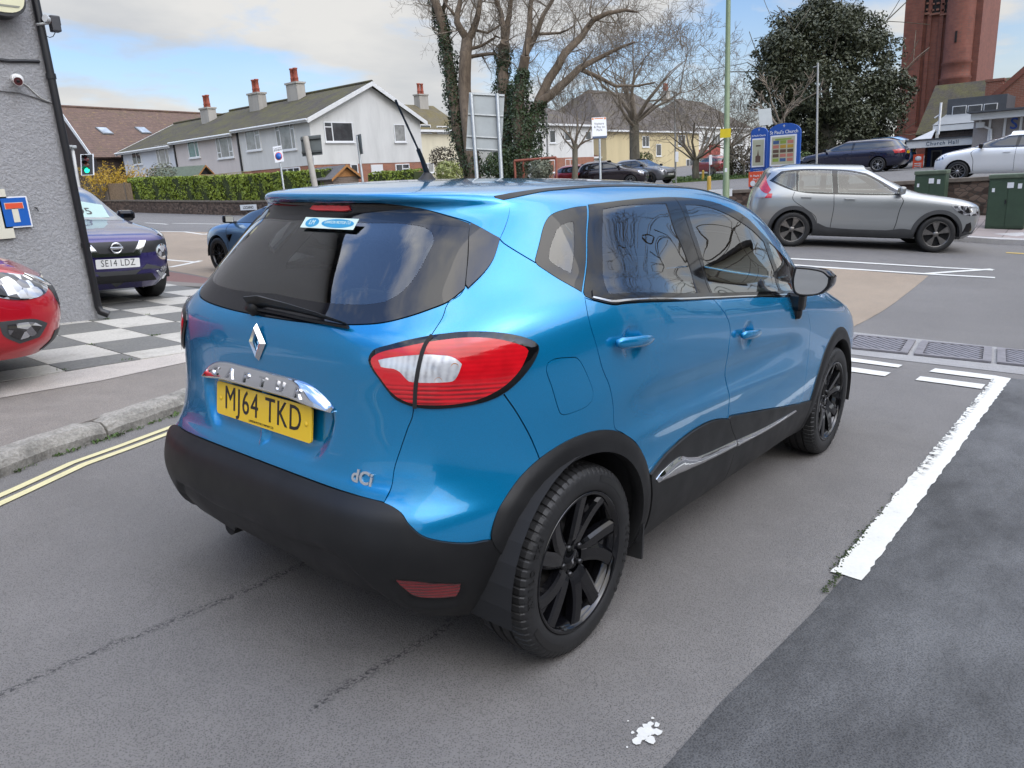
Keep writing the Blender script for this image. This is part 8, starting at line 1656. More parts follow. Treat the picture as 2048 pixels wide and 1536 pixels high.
hero = empty('crossover_car'); hero.matrix_world = Matrix(KROT).to_4x4()
tag(hero, 'large blue crossover car with black wheels and yellow number plate in the foreground', 'car')
PAINT = car_paint('metallic sky blue paint', (0.002, 0.235, 0.50), 0.5, 0.24)
def _red_lens(name, base, k):
 t = NT(name); pos = t.tc()
 w = t.n.new('ShaderNodeTexWave'); w.wave_type = 'BANDS'; w.bands_direction = 'Z'; w.inputs['Scale'].default_value = 26; w.inputs['Distortion'].default_value = 0.6; t.l.new(pos, w.inputs['Vector'])
 v = t.voro(55, pos); n = t.noise(14, 3, 0.5)
 f = t.math('ADD', t.math('MULTIPLY', w.outputs['Fac'], 0.45), t.math('MULTIPLY', n, 0.55))
 sz = t.n.new('ShaderNodeSeparateXYZ'); t.l.new(pos, sz.inputs[0]); lowz = t.ramp(sz.outputs[2], [(.945, 1), (.965, .12)]); f = t.math('ADD', t.math('MULTIPLY', f, lowz), t.math('MULTIPLY', t.math('SUBTRACT', 1.0, lowz), t.math('ADD', .30, t.math('MULTIPLY', n, .5))))
 t.set(base=t.ramp(f, [(0.25, tuple(c * k for c in base)), (0.62, base)]), rough=0.12, coat=1.0, coatr=0.01, emit=base, emits=0.0); t.bump(t.math('MULTIPLY', w.outputs['Fac'], lowz), 0.25, 0.002); return t.mat
M_RED = _red_lens('red lamp lens', (0.62, 0.006, 0.014), 0.32)
M_REDDARK = _red_lens('dark red lamp lens', (0.26, 0.003, 0.008), 0.4)
def _clear_lens():
 t = NT('clear lamp lens'); w = t.n.new('ShaderNodeTexWave'); w.bands_direction = 'Y'; w.inputs['Scale'].default_value = 22; w.inputs['Distortion'].default_value = 1.5; t.l.new(t.tc(), w.inputs['Vector']); n = t.noise(22, 3, 0.6); v = w.outputs['Fac']
 f = t.math('ADD', t.math('MULTIPLY', n, 0.9), t.math('MULTIPLY', v, 0.14))
 t.set(base=t.ramp(f, [(0.25, (0.30, 0.30, 0.31)), (0.5, (0.62, 0.63, 0.65)), (0.75, (0.80, 0.81, 0.82))]), rough=0.18, metal=0.35, coat=1.0, coatr=0.01); t.bump(v, 0.08, 0.002); return t.mat
M_CLEAR = _clear_lens()
M_AMBER = flat('amber bulb', (0.70, 0.22, 0.02), 0.2, 0.0, 0.1, coat=1.0)

# --- region outlines in the parameter plane
HB = 0.012
cen = lambda T: np.array([[0.0, T]])
btop = tr('bumper_top', 4); btop = np.r_[cen(btop[0, 1]), btop]              # centre -> arch
kc = 4                                                                        # index of the tailgate's lower corner on it
gap_low = tr('gap_tailgate'); gap_up = tr('gap_tg_up')
glass_R = tr('rglass_outer_R'); glass_L = D_.dom([p for p in TR['rglass_outer_L'] if p[1] < 0.0])
corner = D_.dom([[-0.565, -0.565, 0.628]])
btop_tg = np.array([[u, D_.tz(.634) + (corner[0, 1] - D_.tz(.634)) * (u / corner[0, 0]) ** 4] for u in np.linspace(0, corner[0, 0], 6)])
btop_q = np.r_[corner, D_.dom([[-0.55, -0.62, 0.607], [-0.55, -0.65, 0.582], [-0.53, -0.68, 0.552], [-0.50, -0.72, 0.536], [-0.43, -0.76, 0.518], [-0.37, -0.79, 0.513]])]
glass_bot = np.r_[glass_R[2:], glass_L]; glass_bot = np.r_[glass_bot, cen(D_.tz(1.092))]
gu = gap_up[1:-1]; gl = gap_low[[2, 3, 4, 6, 8, 9, 10, 11]]
tg = np.r_[btop_tg, gl[::-1], gu[::-1], glass_bot]
TG = crom(tg, HB)
top_u = glass_R[0, 0]
glass_top = np.array([[u, D_.tz(1.392) + (glass_R[0, 1] - D_.tz(1.392)) * (u / top_u) ** 2] for u in np.linspace(0, top_u, 8)])
GLASS = crom(np.r_[glass_bot[::-1], glass_R[1:2], glass_top[::-1]], HB)
gi = tr('rglass_inner_R')
GLASS_IN = crom(np.r_[cen(D_.tz(1.152)), D_.dom([[-.493, -.14, 1.150], [-.488, -.27, 1.149]]), gi[1:], np.array([[gi[-1, 0] * .6, D_.tz(1.372)]]), cen(D_.tz(1.374))], HB)
WING = crom(tr('winglet'), HB)
spg = tr('sp_gap'); spl = tr('sp_lip')
w_top = tr('winglet', 0, 2)
SPOIL = crom(np.r_[cen(spg[0, 1]), spg, w_top[::-1][1:], spl[::-1][1:], cen(spl[1, 1])], HB)
UNDER = crom(np.r_[cen(spl[1, 1]), spl[1:], glass_top[::-1]], HB)
QUART = crom(tr('quarter_outer'), HB); QUART_IN = crom(tr('quarter_inner'), HB)
DLO = crom(tr('dlo'), HB, sharp=40)
RDG = crom(tr('rdglass'), HB); FDG = crom(tr('fdglass'), HB); FQG = crom(tr('fqglass'), HB)
LIGHT = crom(tr('light_outer'), 0.009); LRED = crom(tr('light_red'), 0.009); LCLR = crom(tr('light_clear'), 0.008)
RC, FC = (0.0, 0.322), (2.606, 0.322)
RO, RI = 0.432, 0.362
arch_o = circ(RC, RO, 152, -14, 22); arch_i = circ(RC, RI, -18, 158, 22)
arch_o[0] = btop_q[-1]
ARCH_R = crom(np.r_[arch_o, arch_i], HB)
ARCH_F = crom(np.r_[circ(FC, RO, 197, -20, 26), circ(FC, RI, -24, 201, 26)], HB)
HOLE_R = np.array(circ(RC, RI - .004, -22, 202, 44)); HOLE_F = np.array(circ(FC, RI - .004, -26, 206, 44))
t0 = D_.T[0]
def well(c, a0, a1):
 P = circ(c, RI + .025, a0, a1, 40); return np.array(P + [np.array([P[-1][0], t0 - .02]), np.array([P[0][0], t0 - .02])])
WELL_R, WELL_F = well(RC, -20, 200), well(FC, -24, 204)
ct = tr('clad_top'); gm = tr('gap_mid'); grr = tr('gap_rd_rear'); gff = tr('gap_fd_front'); gfu = tr('fd_front_up')
dl = tr('dlo')
dl_bot = D_.dom([p for p in TR['dlo'] if p[2] < 1.16 and p[0] < 1.95])       # front -> rear along the belt
kk = 9                                                                        # gap_mid index at the cladding
arc_rd = [D_.side(RC[0] + RO * math.cos(R_(a)), RC[1] + RO * math.sin(R_(a))) for a in (64, 50, 38, 29)]
RDOOR = crom(np.r_[grr, arc_rd, ct[1:5], gm[:kk + 1][::-1], dl_bot[2:]], HB)
arc_fd = [D_.side(FC[0] + RO * math.cos(R_(a)), FC[1] + RO * math.sin(R_(a))) for a in (166, 170)]
FDOOR = crom(np.r_[gm[:kk + 1], ct[5:], gff[1:5][::-1], gfu[::-1], D_.dom([[1.955, -.846, .995]]), dl_bot[0:3]], HB)
sill = lambda xs, z: np.array([D_.side(x, z) for x in xs])
arc_c = [D_.side(RC[0] + RO * math.cos(R_(a)), RC[1] + RO * math.sin(R_(a))) for a in (26, 12, -2, -14)]
low_m = gm[kk:][:6]
CLAD_R = crom(np.r_[[arc_c[0]], ct[1:5], low_m, sill([1.17, .9, .6], .245), arc_c[::-1]], HB, sharp=35)
arc_c2 = [D_.side(FC[0] + RO * math.cos(R_(a)), FC[1] + RO * math.sin(R_(a))) for a in (195, 182, 168)]
CLAD_F = crom(np.r_[low_m[:1], ct[5:9], arc_c2[::-1], sill([2.0, 1.6, 1.17], .245), low_m[::-1][:-1]], HB, sharp=35)
CHR_A = crom(tr('chrome_a'), 0.008, sharp=30); CHR_B = crom(tr('chrome_b'), 0.008, sharp=30)
bot_c = [cen(D_.tz(.335)), D_.dom([[-.60, -.17, .335], [-.585, -.235, .285], [-.585, -.36, .318], [-.56, -.50, .312], [-.50, -.60, .262], [-.43, -.655, .235], [-.36, -.70, .225]])]
arc_b = [D_.side(RC[0] + RI * math.cos(R_(a)), RC[1] + RI * math.sin(R_(a))) for a in (196, 184, 172, 160)]
BUMP = crom(np.r_[btop_tg[:-1], btop_q, [D_.dom([[-.327, -.80, .487]])[0]], arc_b[::-1], bot_c[1][::-1], bot_c[0]], HB, sharp=40)
REFL = crom(tr('reflector'), 0.008); REFL_REC = crom(tr('reflector_rec'), 0.008)
FUEL = crom(tr('fuel'), HB)
RECESS = crom(np.r_[np.array([[0, D_.tz(.872)]]), D_.dom([[-.556, -.345, .862]]), D_.dom([[-.556, -.352, .815], [-.565, -.322, .735], [-.578, -.268, .684], [-.583, -.15, .679]]), cen(D_.tz(.677))], HB)
seamc = crom(np.r_[tr('sp_gap', -1), tr('seam_c')], HB, closed=False)
seamb = crom(tr('seam_bumper')[[0, 1, 2, 3, 4, 5]] if False else D_.dom([TR['seam_bumper'][0], TR['seam_bumper'][1], TR['seam_bumper'][2], TR['seam_bumper'][3]]), HB, closed=False)
rail_line = D_.dom([[-.08, -.56, 1.452], [.04, -.578, 1.47], [.17, -.578, 1.483], [.54, -.565, 1.502], [.95, -.562, 1.506], [1.25, -.555, 1.495], [1.5, -.55, 1.47]])
RAIL = band(crom(rail_line, .02, closed=False), 0.026); RAIL[:3, 1] -= 0; 
hood_gap = band(crom(D_.dom([[2.25, .70, 1.03], [2.6, .70, .965], [3.0, .66, .90], [3.2, .55, .86]]), .02, closed=False), .004)
HR, HF = (0.209, 1.011), (1.197, 0.902)
def hcup(c, r=.060): return np.array(circ(c, r, 0, 350, 24))
CUP_R, CUP_F = hcup(HR), hcup(HF)
SEAM = 0.0042
# windscreen and headlamps (front end, out of the photograph's sight)
WS = crom(np.r_[np.array([[D_.U[-1], D_.tz(1.06, D_.U[-1])]]), D_.dom([[2.62, .45, 1.05], [2.36, .66, 1.10], [2.05, .64, 1.27], [1.80, .60, 1.39], [1.68, .35, 1.455]]), np.array([[D_.U[-1], D_.tz(1.468, D_.U[-1])]])], .02)
HEADL = crom(D_.dom([[3.40, .52, .78], [3.42, .52, .70], [3.30, .74, .70], [3.08, .825, .78], [3.02, .81, .84], [3.22, .70, .83]]), .012)

# --- painted shell: everything not cut out
umax = D_.U[-1]; tmax = D_.T[-1] - 1e-4
RECT = np.array([(0, t0 + .001)] + [(u, t0 + .001) for u in np.arange(.03, umax, .03)] + [(umax, t0 + .001)] + [(umax, t) for t in np.arange(t0 + .03, tmax, .03)] +
    [(umax, tmax)] + [(u, tmax) for u in np.arange(umax - .03, .02, -.03)] + [(0, tmax)] + [(0, t) for t in np.arange(tmax - .03, t0 + .02, -.03)])
cut = [TG, GLASS, WING, SPOIL, UNDER, QUART, DLO, LIGHT, ARCH_R, ARCH_F, WELL_R, WELL_F, RDOOR, FDOOR, CLAD_R, CLAD_F, BUMP, RAIL, WS, HEADL, band(seamc, SEAM), band(seamb, SEAM), hood_gap]
tail_low = np.array([[0, t0 - .02], [0, D_.tz(.40)]] + [tuple(p + np.array([0, .05])) for p in bot_c[1]] + [tuple(arc_b[1]), (arc_b[0][0], t0 - .02)])
sill_low = np.array([(D_.side(.40, .25)[0], t0 - .02)] + [tuple(p) for p in sill(np.linspace(.40, 2.22, 12), .247)] + [(D_.side(2.22, .25)[0], t0 - .02)])
cut += [tail_low, sill_low]
for side_ in (True, False):
 patch('body_shell', RECT, PAINT, hero, h=0.022, flange=0.010, drop=cut + ([FUEL] if side_ else []), both=not side_, right=side_)
def recess_off(vo, S):
 d = pdist(vo, RECESS); s = np.where(pip(vo, RECESS), d, -d); k = np.clip((s + .004) / .030, 0, 1); k = k * k * (3 - 2 * k)
 lip = np.exp(-((S[:, 2] - .648) / .012) ** 2) * .004
 return -0.020 * k + lip
tailgate = patch('tailgate', inset(TG, .0028), PAINT, hero, holes=[inset(LIGHT, -.0015)] if False else [], h=0.0125, off=recess_off, flange=0.012, drop=[LIGHT], centre=True)[0]
def bump_off(vo, S):
 cz = np.interp(np.abs(S[:, 1]), [0, .2, .36, .45, .50, .55, .62, .9], [.437, .437, .462, .452, .40, .335, .24, .2])
 k = np.clip((S[:, 2] - cz + .012) / .024, 0, 1); k = k * k * (3 - 2 * k)
 r = pip(vo, REFL_REC); d = pdist(vo, REFL_REC); q = np.where(r, np.clip(d / .012, 0, 1), 0)
 fl = np.clip((S[:, 2] - .60) / .03, 0, 1) * .004
 return .010 - .016 * (1 - k) - .016 * q - fl
bumper = patch('rear_bumper', inset(BUMP, .0015), M_PLASTIC, hero, h=0.0135, off=bump_off, flange=0.03, centre=True)[0]
patch('reflector', inset(REFL, .001), M_REDDARK, bumper, h=.012, off=.0, flange=.012)
patch('spoiler', inset(SPOIL, .002), PAINT, hero, h=.016, off=.003, flange=.012, centre=True)
sp_under = patch('spoiler_underside', inset(UNDER, -.001), M_BLACKGLOSS, hero, h=.016, off=-.001, flange=0, centre=True)[0]
BRK = crom(np.array([[0, D_.tz(1.424)], [.12, D_.tz(1.423)], [.135, D_.tz(1.408)], [.10, D_.tz(1.404)], [0, D_.tz(1.404)]]), .008)
patch('brake_light', BRK, M_RED, sp_under, h=.012, off=.006, flange=.008, centre=True)
patch('spoiler_winglet', inset(WING, .0015), M_PIANO, hero, h=.015, off=.008, flange=.02)
rw = patch('rear_window', inset(GLASS, .002), M_PIANO, hero, holes=[GLASS_IN], h=.016, off=.000, flange=.012, centre=True)[0]
pane = patch('glass_pane', inset(GLASS_IN, -.0005), M_GLASS, rw, h=.02, off=-.0008, flange=0, centre=True)[0]
for q in QUART, : pass
qw = patch('quarter_window', inset(QUART, .002), M_PIANO, hero, holes=[QUART_IN], h=.016, off=.0005, flange=.01)
for o_, r_ in zip(qw, (True, False)): patch('glass_pane', inset(QUART_IN, -.0005), M_GLASS, o_, h=.02, off=-.0008, flange=0, right=r_, both=not r_)
ws = patch('windscreen', inset(WS, .003), M_GLASS, hero, h=.03, off=.0, flange=.008, centre=True)
patch('headlight', inset(HEADL, .002), M_CLEAR, hero, h=.015, off=.002, flange=.01)

# doors with handle, glass, cladding
def cup_off(c, r):
 cp = D_.side(*c)
 def f(vo, S):
  d = np.hypot(S[:, 0] - c[0], S[:, 2] - c[1]) / r; x, z = S[:, 0], S[:, 2]; ed = np.clip((x - .12) / .30, 0, 1) * np.clip((2.02 - x) / .30, 0, 1); zr = .665 - .018 * (x - 1)
  return -.0105 * np.clip(1 - d ** 3, 0, 1) + ed * (-.009 * np.exp(-((z - zr - .105) / .060) ** 2) + .0055 * np.exp(-((z - zr) / .030) ** 2))
 return f
def door_handle(c, parent, lead):
 P, N = D_.S(D_.side(*c)); P, N = P[0], N[0]; n = 22; mb = MB()
 V = []; F = []; k = 12
 for i in range(n):
  s_ = i / (n - 1); x = c[0] - .108 + .205 * s_
  w = .0185 * (1 - max(0, (s_ - .62) / .38) ** 2 * .45) * min(1, .55 + s_ * 6) * min(1, .35 + (1 - s_) * 7)
  p, nn = D_.S(D_.side(x, c[1] + .006 - (s_ - .5) * .012)); p, nn = p[0], nn[0]
  bow = .030 * math.sin(math.pi * min(1, max(0, .16 + s_ * .74))) ** .6
  for q in range(k):
   a = 2 * math.pi * q / k; V.append((p[0] + nn[0] * (bow + math.cos(a) * .010), p[1] + nn[1] * (bow + math.cos(a) * .010), p[2] + math.sin(a) * w))
 for i in range(n - 1):
  for q in range(k): F.append((i * k + q, i * k + (q + 1) % k, (i + 1) * k + (q + 1) % k, (i + 1) * k + q))
 F += [tuple(range(k))[::-1], tuple(range((n - 1) * k, n * k))]
 for sgn, par in ((-1, parent[0]), (1, parent[1])):
  mesh_obj('door_handle', [(v[0], v[1] * sgn, v[2]) for v in V], [f[::-1] if sgn < 0 else f for f in F], PAINT, par, smooth=True)
for DO, c, CUP, CL, CH, glasses in ((RDOOR, HR, CUP_R, CLAD_R, CHR_A, (RDG,)), (FDOOR, HF, CUP_F, CLAD_F, CHR_B, (FDG, FQG))):
 d = patch('door', inset(DO, .0028), PAINT, hero, h=.020, flange=.012, off=cup_off(c, .060) , inner=[CUP, np.array(circ(c, .038, 0, 350, 20)), np.array(circ(c, .050, 0, 350, 22)), np.array(circ(c, .020, 0, 350, 12))])
 door_handle(c, d, 1)
 for rgt, dd in ((True, d[0]), (False, d[1])):
  kw = dict(right=rgt, both=not rgt)
  cl = patch('side_cladding', inset(CL, .0015), M_PLASTIC, dd, h=.02, off=.009, flange=.02, **kw)[0]
  patch('chrome_strip', inset(CH, .0005), M_CHROME, dd, h=.012, off=lambda vo, S, CH=CH: .012 + .010 * np.clip(pdist(vo, CH) / .016, 0, 1), flange=.012, **kw)
  for g in glasses: patch('side_window', inset(g, -.0005), M_GLASS, dd, h=.025, off=-.0008, flange=0, **kw)
fr = patch('window_surround', inset(DLO, .0018), M_BLACKGLOSS, hero, holes=[RDG, FDG, FQG], h=.018, off=.0015, flange=.012)
bl = crom(dl_bot + np.array([0, .010]), .02, closed=False)
patch('belt_trim', band(bl + np.array([0, -.002]), .006), M_CHROME, hero, h=.02, off=.004, flange=.004)
patch('belt_seal', band(bl + np.array([0, .010]), .017), M_BLACKGLOSS, hero, h=.02, off=.0055, flange=.004)
piece = crom(np.r_[gm[:1], (tr('dlo', 3, 4) + np.array([[.03, -.006]]))], .02, closed=False)
patch('pillar_seam', band(piece, .004), M_DARK, hero, h=.02, off=.0022, flange=0)
patch('fuel_flap', inset(FUEL, .0022), PAINT, hero, h=.014, off=.001, flange=.01, both=False)
for A, w in ((ARCH_R, RI), (ARCH_F, RI)):
 cc = RC if A is ARCH_R else FC
 patch('arch_trim', inset(A, .001), M_PLASTIC, hero, h=.018, flange=.045, off=lambda vo, S, cc=cc: .013 - .010 * np.clip((np.hypot(S[:, 0] - cc[0], S[:, 2] - cc[1]) - RI - .045) / .025, 0, 1))
strip = patch('roof_strip', inset(RAIL, .001), M_PLASTIC, hero, h=.02, off=.002, flange=.006)

# tail lights
for rgt in (True, False):
 kw = dict(right=rgt, both=not rgt)
 tl = patch('tail_light', inset(LIGHT, .0016), M_BLACKGLOSS, hero, holes=[LRED], h=.012, off=lambda vo, S: .004 + .007 * np.clip(pdist(vo, LIGHT) / .015, 0, 1), flange=.015, **kw)[0]
 patch('red_lens', inset(LRED, -.0003), M_RED, tl, holes=[LCLR], h=.011, off=.0108, flange=0, **kw)
 patch('clear_lens', inset(LCLR, -.0003), M_CLEAR, tl, h=.010, off=.0104, flange=0, **kw)
 gline = crom(gap_low[[1, 2, 3, 4, 5]], .01, closed=False)
 patch('light_seam', band(gline, .011), M_DARK, tl, h=.012, off=.0122, flange=0, **kw)
 P, N = D_.S(D_.dom([[-.408, -.69, 1.005], [-.44, -.66, .968]]))
 for p, n in zip(P, N):
  mb = MB(); mb.lathe([(0, .004), (.007, .003), (.011, 0)], 10, M=frame(p + n * .0105, np.cross(n, [0, 0, 1]), [0, 0, 1]))
  if rgt: mb.v = [(v[0], -v[1], v[2]) for v in mb.v]
  mb.build('indicator_bulb', M_AMBER, tl)

# dark hull just under the panels closes the gaps and lines the cabin
hull_cut = [inset(q, -.012) for q in (GLASS_IN, QUART_IN, RDG, FDG, FQG, WS)] + [WELL_R, WELL_F]
hrect = RECT.copy(); hrect[:, 1] = np.maximum(hrect[:, 1], D_.tz(.36, .5)); _, _ix = np.unique(np.round(hrect, 6), axis=0, return_index=True); hrect = hrect[np.sort(_ix)]
patch('inner_body', hrect, flat('grey headlining', (.075, .077, .078), .9, 0, .1), hero, h=.035, off=lambda vo, S: -.014 - .030 * np.clip((.42 - S[:, 1]) / .08, 0, 1) * np.clip((1.0 - S[:, 2]) / .1, 0, 1) * (S[:, 0] < -.3), flange=0, drop=hull_cut, centre=True)
mb = MB(); mb.box((1.35, 0, .25), (2.9, 1.36, .12)); mb.box((-.25, .0, .36), (.5, 1.2, .16)); mb.box((3.1, 0, .35), (.5, 1.3, .2))
mb.tube([(-.52, .34, .27), (-.1, .36, .27)], .03, 10); mb.tube([(-.02, -.7, .30), (.0, .7, .30)], .05, 10)
for s in (-1, 1):
 for cx in (RC[0], FC[0]):
  n = 20; V = []; F = []
  for i in range(n + 1):
   a = math.pi * (-.06 + 1.12 * i / n)
   for y in (.50, .868): V.append((cx + .375 * math.cos(a), s * y, .322 + .375 * math.sin(a)))
  F = [(2 * i, 2 * i + 1, 2 * i + 3, 2 * i + 2) for i in range(n)] + [tuple(2 * i for i in range(n + 1))]
  mb.add(V, F)
mb.build('underbody', M_DARK, hero)
for s in (-1, 1): mf = MB(); mf.box((.385, s * .80, .26), (.012, .13, .16), rz=-s * .1); mf.build('mud_flap', M_RUBBER, hero)

# --- number plate, chrome bar, badges
def on_rear(y, z, lift=0.0):
 p, n = D_.S(D_.dom([[-.57, -abs(y), z]])); p, n = p[0], n[0]; sg = -1 if y < 0 else 1
 return np.array([p[0] + n[0] * lift, sg * (p[1] + n[1] * lift), p[2] + n[2] * lift])
plm = frame((-.567, -.001, .790), (0, -1, 0), (.10, 0, 1))
mb = plate_mesh('MJ64 TKD', plm, 'LAWSON MOTOR COMPANY LTD')
for sx in (-.235, .235): mb.lathe([(0, .006), (.006, .005), (.008, .003)], 10, 0, plm @ Matrix.Translation((sx, 0, .001)))
mb.build('number_plate', [M_PLATE_Y, M_INK], tailgate)
# chrome bar: profile swept along y, thinner and lower at its ends
V = []; F = []; prof = [(-.004, .033), (.006, .034), (.016, .028), (.024, .016), (.030, .004), (.035, -.010), (.035, -.015), (.030, -.020), (.016, -.030), (-.004, -.032)]; ny = 41
for i in range(ny):
 y = -.352 + .704 * i / (ny - 1); e = abs(y) / .352; k = (1 - max(0, (e - .62) / .38) ** 2.2 * .82); drop_ = -.034 * max(0, (e - .45) / .55) ** 2
 b = on_rear(y * .999, .885); bx = b[0]
 for px_, pz_ in prof: V.append((bx - px_ * (.35 + .65 * k) + .002, y, .888 + drop_ + pz_ * k * .98 - px_ * .12))
m_ = len(prof)
for i in range(ny - 1):
 for q in range(m_ - 1): F.append((i * m_ + q, i * m_ + q + 1, (i + 1) * m_ + q + 1, (i + 1) * m_ + q))
F += [tuple(range(m_)), tuple(range((ny - 1) * m_, ny * m_))[::-1]]
mesh_obj('chrome_strip', V, F, M_CHROME, tailgate, smooth=True)
for k, ch in enumerate('CAPTUR'):
 y = .225 - k * .090; b = on_rear(y, .885); mb = MB()
 put(mb, text_mesh(ch, .046, .0035, .0010, 1.2), frame((b[0] - .0275, y, .891 - .034 * max(0, (abs(y) / .352 - .45) / .55) ** 2), (0, -1, 0), (.42, 0, 1))); mb.build('letter', flat('satin chrome', (.62, .63, .66), .16, 1.0, .02), tailgate)
# diamond emblem
mb = MB(); EM = frame((on_rear(0, 1.01)[0] - .004, 0, 1.009), (0, -1, 0), (.02, 0, 1))
o_ = [(0, .059), (.042, 0), (0, -.059), (-.042, 0)]; i_ = [(0, .030), (.0165, .0), (0, -.030), (-.0165, .0)]; md = [(0, .046), (.030, 0), (0, -.046), (-.030, 0)]
V = [(x, y, 0) for x, y in o_] + [(x, y, .012) for x, y in md] + [(x, y, .008) for x, y in i_] + [(x, y, 0) for x, y in i_]
F = []
for q in range(3):
 for k in range(4): F.append((q * 4 + k, q * 4 + (k + 1) % 4, (q + 1) * 4 + (k + 1) % 4, (q + 1) * 4 + k))
mb.add([EM @ Vector(p) for p in V], [f[::-1] for f in F]); mb.build('emblem', M_CHROME, tailgate)
mb = MB(); b = on_rear(-.478, .680, .002); b2 = on_rear(-.51, .680, .002); b1 = on_rear(-.45, .680, .002)
put(mb, text_mesh('dCi', .052, .003, .0014, 1.0), frame(b, b2 - b1, (.25, 0, 1))); mb.build('lettering', flat('bright badge', (.58, .59, .61), .25, .8, .02), tailgate)
# sticker inside the glass
M_STK = flat('pale sticker', (0.62, 0.74, 0.66), 0.4, 0, .03); M_STKB = flat('blue sticker print', (0.03, 0.28, 0.50), 0.4, 0, .05)
sc = np.array([-.304, -.052, 1.357]); SM = frame(sc + np.array([.004, 0, .004]) - np.array([.010, 0, -.006]), (0, -1, 0), (.62, 0, .78)); mb = MB()
mb.prism([(-.135, -.021), (.135, -.021), (.135, .021), (-.135, .021)], 0, .0008, 0, 'z', SM)
mb.prism([(.045 + .080 * math.cos(a), .017 * math.sin(a)) for a in np.linspace(0, 6.0, 24)], .0009, .0014, 1, 'z', SM)
mb.prism([(-.085 + .034 * math.cos(a), .018 * math.sin(a)) for a in np.linspace(0, 6.0, 24)], .0009, .0014, 1, 'z', SM)
put(mb, text_mesh('LAWSON MOTOR CO.', .016, .0003, 0, .8), SM @ Matrix.Translation((.045, .003, .0018)), 0)
put(mb, text_mesh('LM', .026, .0003, 0, .9), SM @ Matrix.Translation((-.085, 0, .0018)), 0)
mb.build('sticker', [M_STK, M_STKB], rw)
# wiper
mb = MB(); pv = on_rear(.055, 1.142, .02)
pts = [on_rear(y, z, l) for y, z, l in ((.075, 1.150, .028), (-.02, 1.155, .045), (-.16, 1.150, .040), (-.30, 1.142, .032), (-.40, 1.136, .022))]
for i in range(len(pts) - 1): pass
V = []; F = []; ws_ = [.026, .024, .017, .010, .004]
for p, w in zip(pts, ws_):
 for a, b in ((-w, -.010), (w, -.006), (w * .6, .010), (-w * .6, .010)): V.append((p[0] - b * .8 - a * .55, p[1], p[2] + a * .8 + b * .4))
for i in range(4):
 for k in range(4): F.append((i * 4 + k, i * 4 + (k + 1) % 4, (i + 1) * 4 + (k + 1) % 4, (i + 1) * 4 + k))
F += [(0, 1, 2, 3)[::-1], (16, 17, 18, 19)]; mb.add(V, F, 0, False)
mb.tube([on_rear(y, z, .010) for y, z in ((.03, 1.135), (-.10, 1.133), (-.25, 1.128), (-.405, 1.128))], .006, 6)
mb.lathe([(0, .03), (.022, .028), (.026, .0)], 14, M=frame(on_rear(.055, 1.142, 0), (0, -1, 0), (.6, 0, .8)))
mb.build('wiper', M_PLASTIC, rw)
# aerial
mb = MB(); base = np.array([.19, 0, 1.506])
mb.lathe([(.043, 0), (.036, .008), (.022, .022), (.014, .034), (0, .040)], 16, M=Matrix.Translation(base) @ Matrix.Diagonal((1.25, .75, 1, 1)))
mb.tube([base + np.array([0, 0, .03]), base + np.array([-.028, 0, .085]), base + np.array([-.045, 0, .115])], [.011, .008, .0075], 8)
mb.tube([base + np.array([-.045, 0, .115]) * 1 + (np.array([-.104, 0, .158])) * t for t in np.linspace(0, 1, 9)], [.0042, .0036, .0042, .0036, .0042, .0036, .004, .0036, .0045], 6)
mb.build('aerial', M_PLASTIC, hero)
# door mirrors
for s in (-1, 1):
 gy = [(-.872, 1.150), (-.935, 1.146), (-.99, 1.134), (-1.018, 1.108), (-1.015, 1.070), (-.99, 1.036), (-.955, 1.024), (-.90, 1.022), (-.878, 1.035), (-.866, 1.09)]
 c0 = np.mean(gy, 0); n = 40; loop = crom(np.array(gy), .012); k = len(loop); mb = MB(); rings = [(1.748, .90), (1.742, 1.0), (1.752, 1.06), (1.80, 1.07), (1.86, .98), (1.91, .74), (1.935, .40)]
 V = []; F = []
 for x, sc_ in rings:
  for y, z in loop: V.append((x + (y - c0[0]) * -.35, -s * (c0[0] + (y - c0[0]) * sc_) * 1, c0[1] + (z - c0[1]) * sc_))
 for i in range(len(rings) - 1):
  for q in range(k): F.append((i * k + q, i * k + (q + 1) % k, (i + 1) * k + (q + 1) % k, (i + 1) * k + q))
 F.append(tuple(range((len(rings) - 1) * k, len(rings) * k)))
 mb.add(V, F, 0, True)
 mb.box((1.80, s * .868, .985), (.075, .085, .09), M=None, bev=.02); mb.box((1.81, s * .872, .950), (.045, .05, .11), bev=.018)
 mi_ = mb.build('door_mirror', M_BLACKGLOSS, hero)
 gv = [(1.7475 + (y - c0[0]) * -.35, -s * (c0[0] + (y - c0[0]) * .90), c0[1] + (z - c0[1]) * .90) for y, z in loop]
 mesh_obj('mirror_glass', gv, [tuple(range(k))], flat('mirror', (.75, .78, .78), .02, 1.0, .01), mi_)

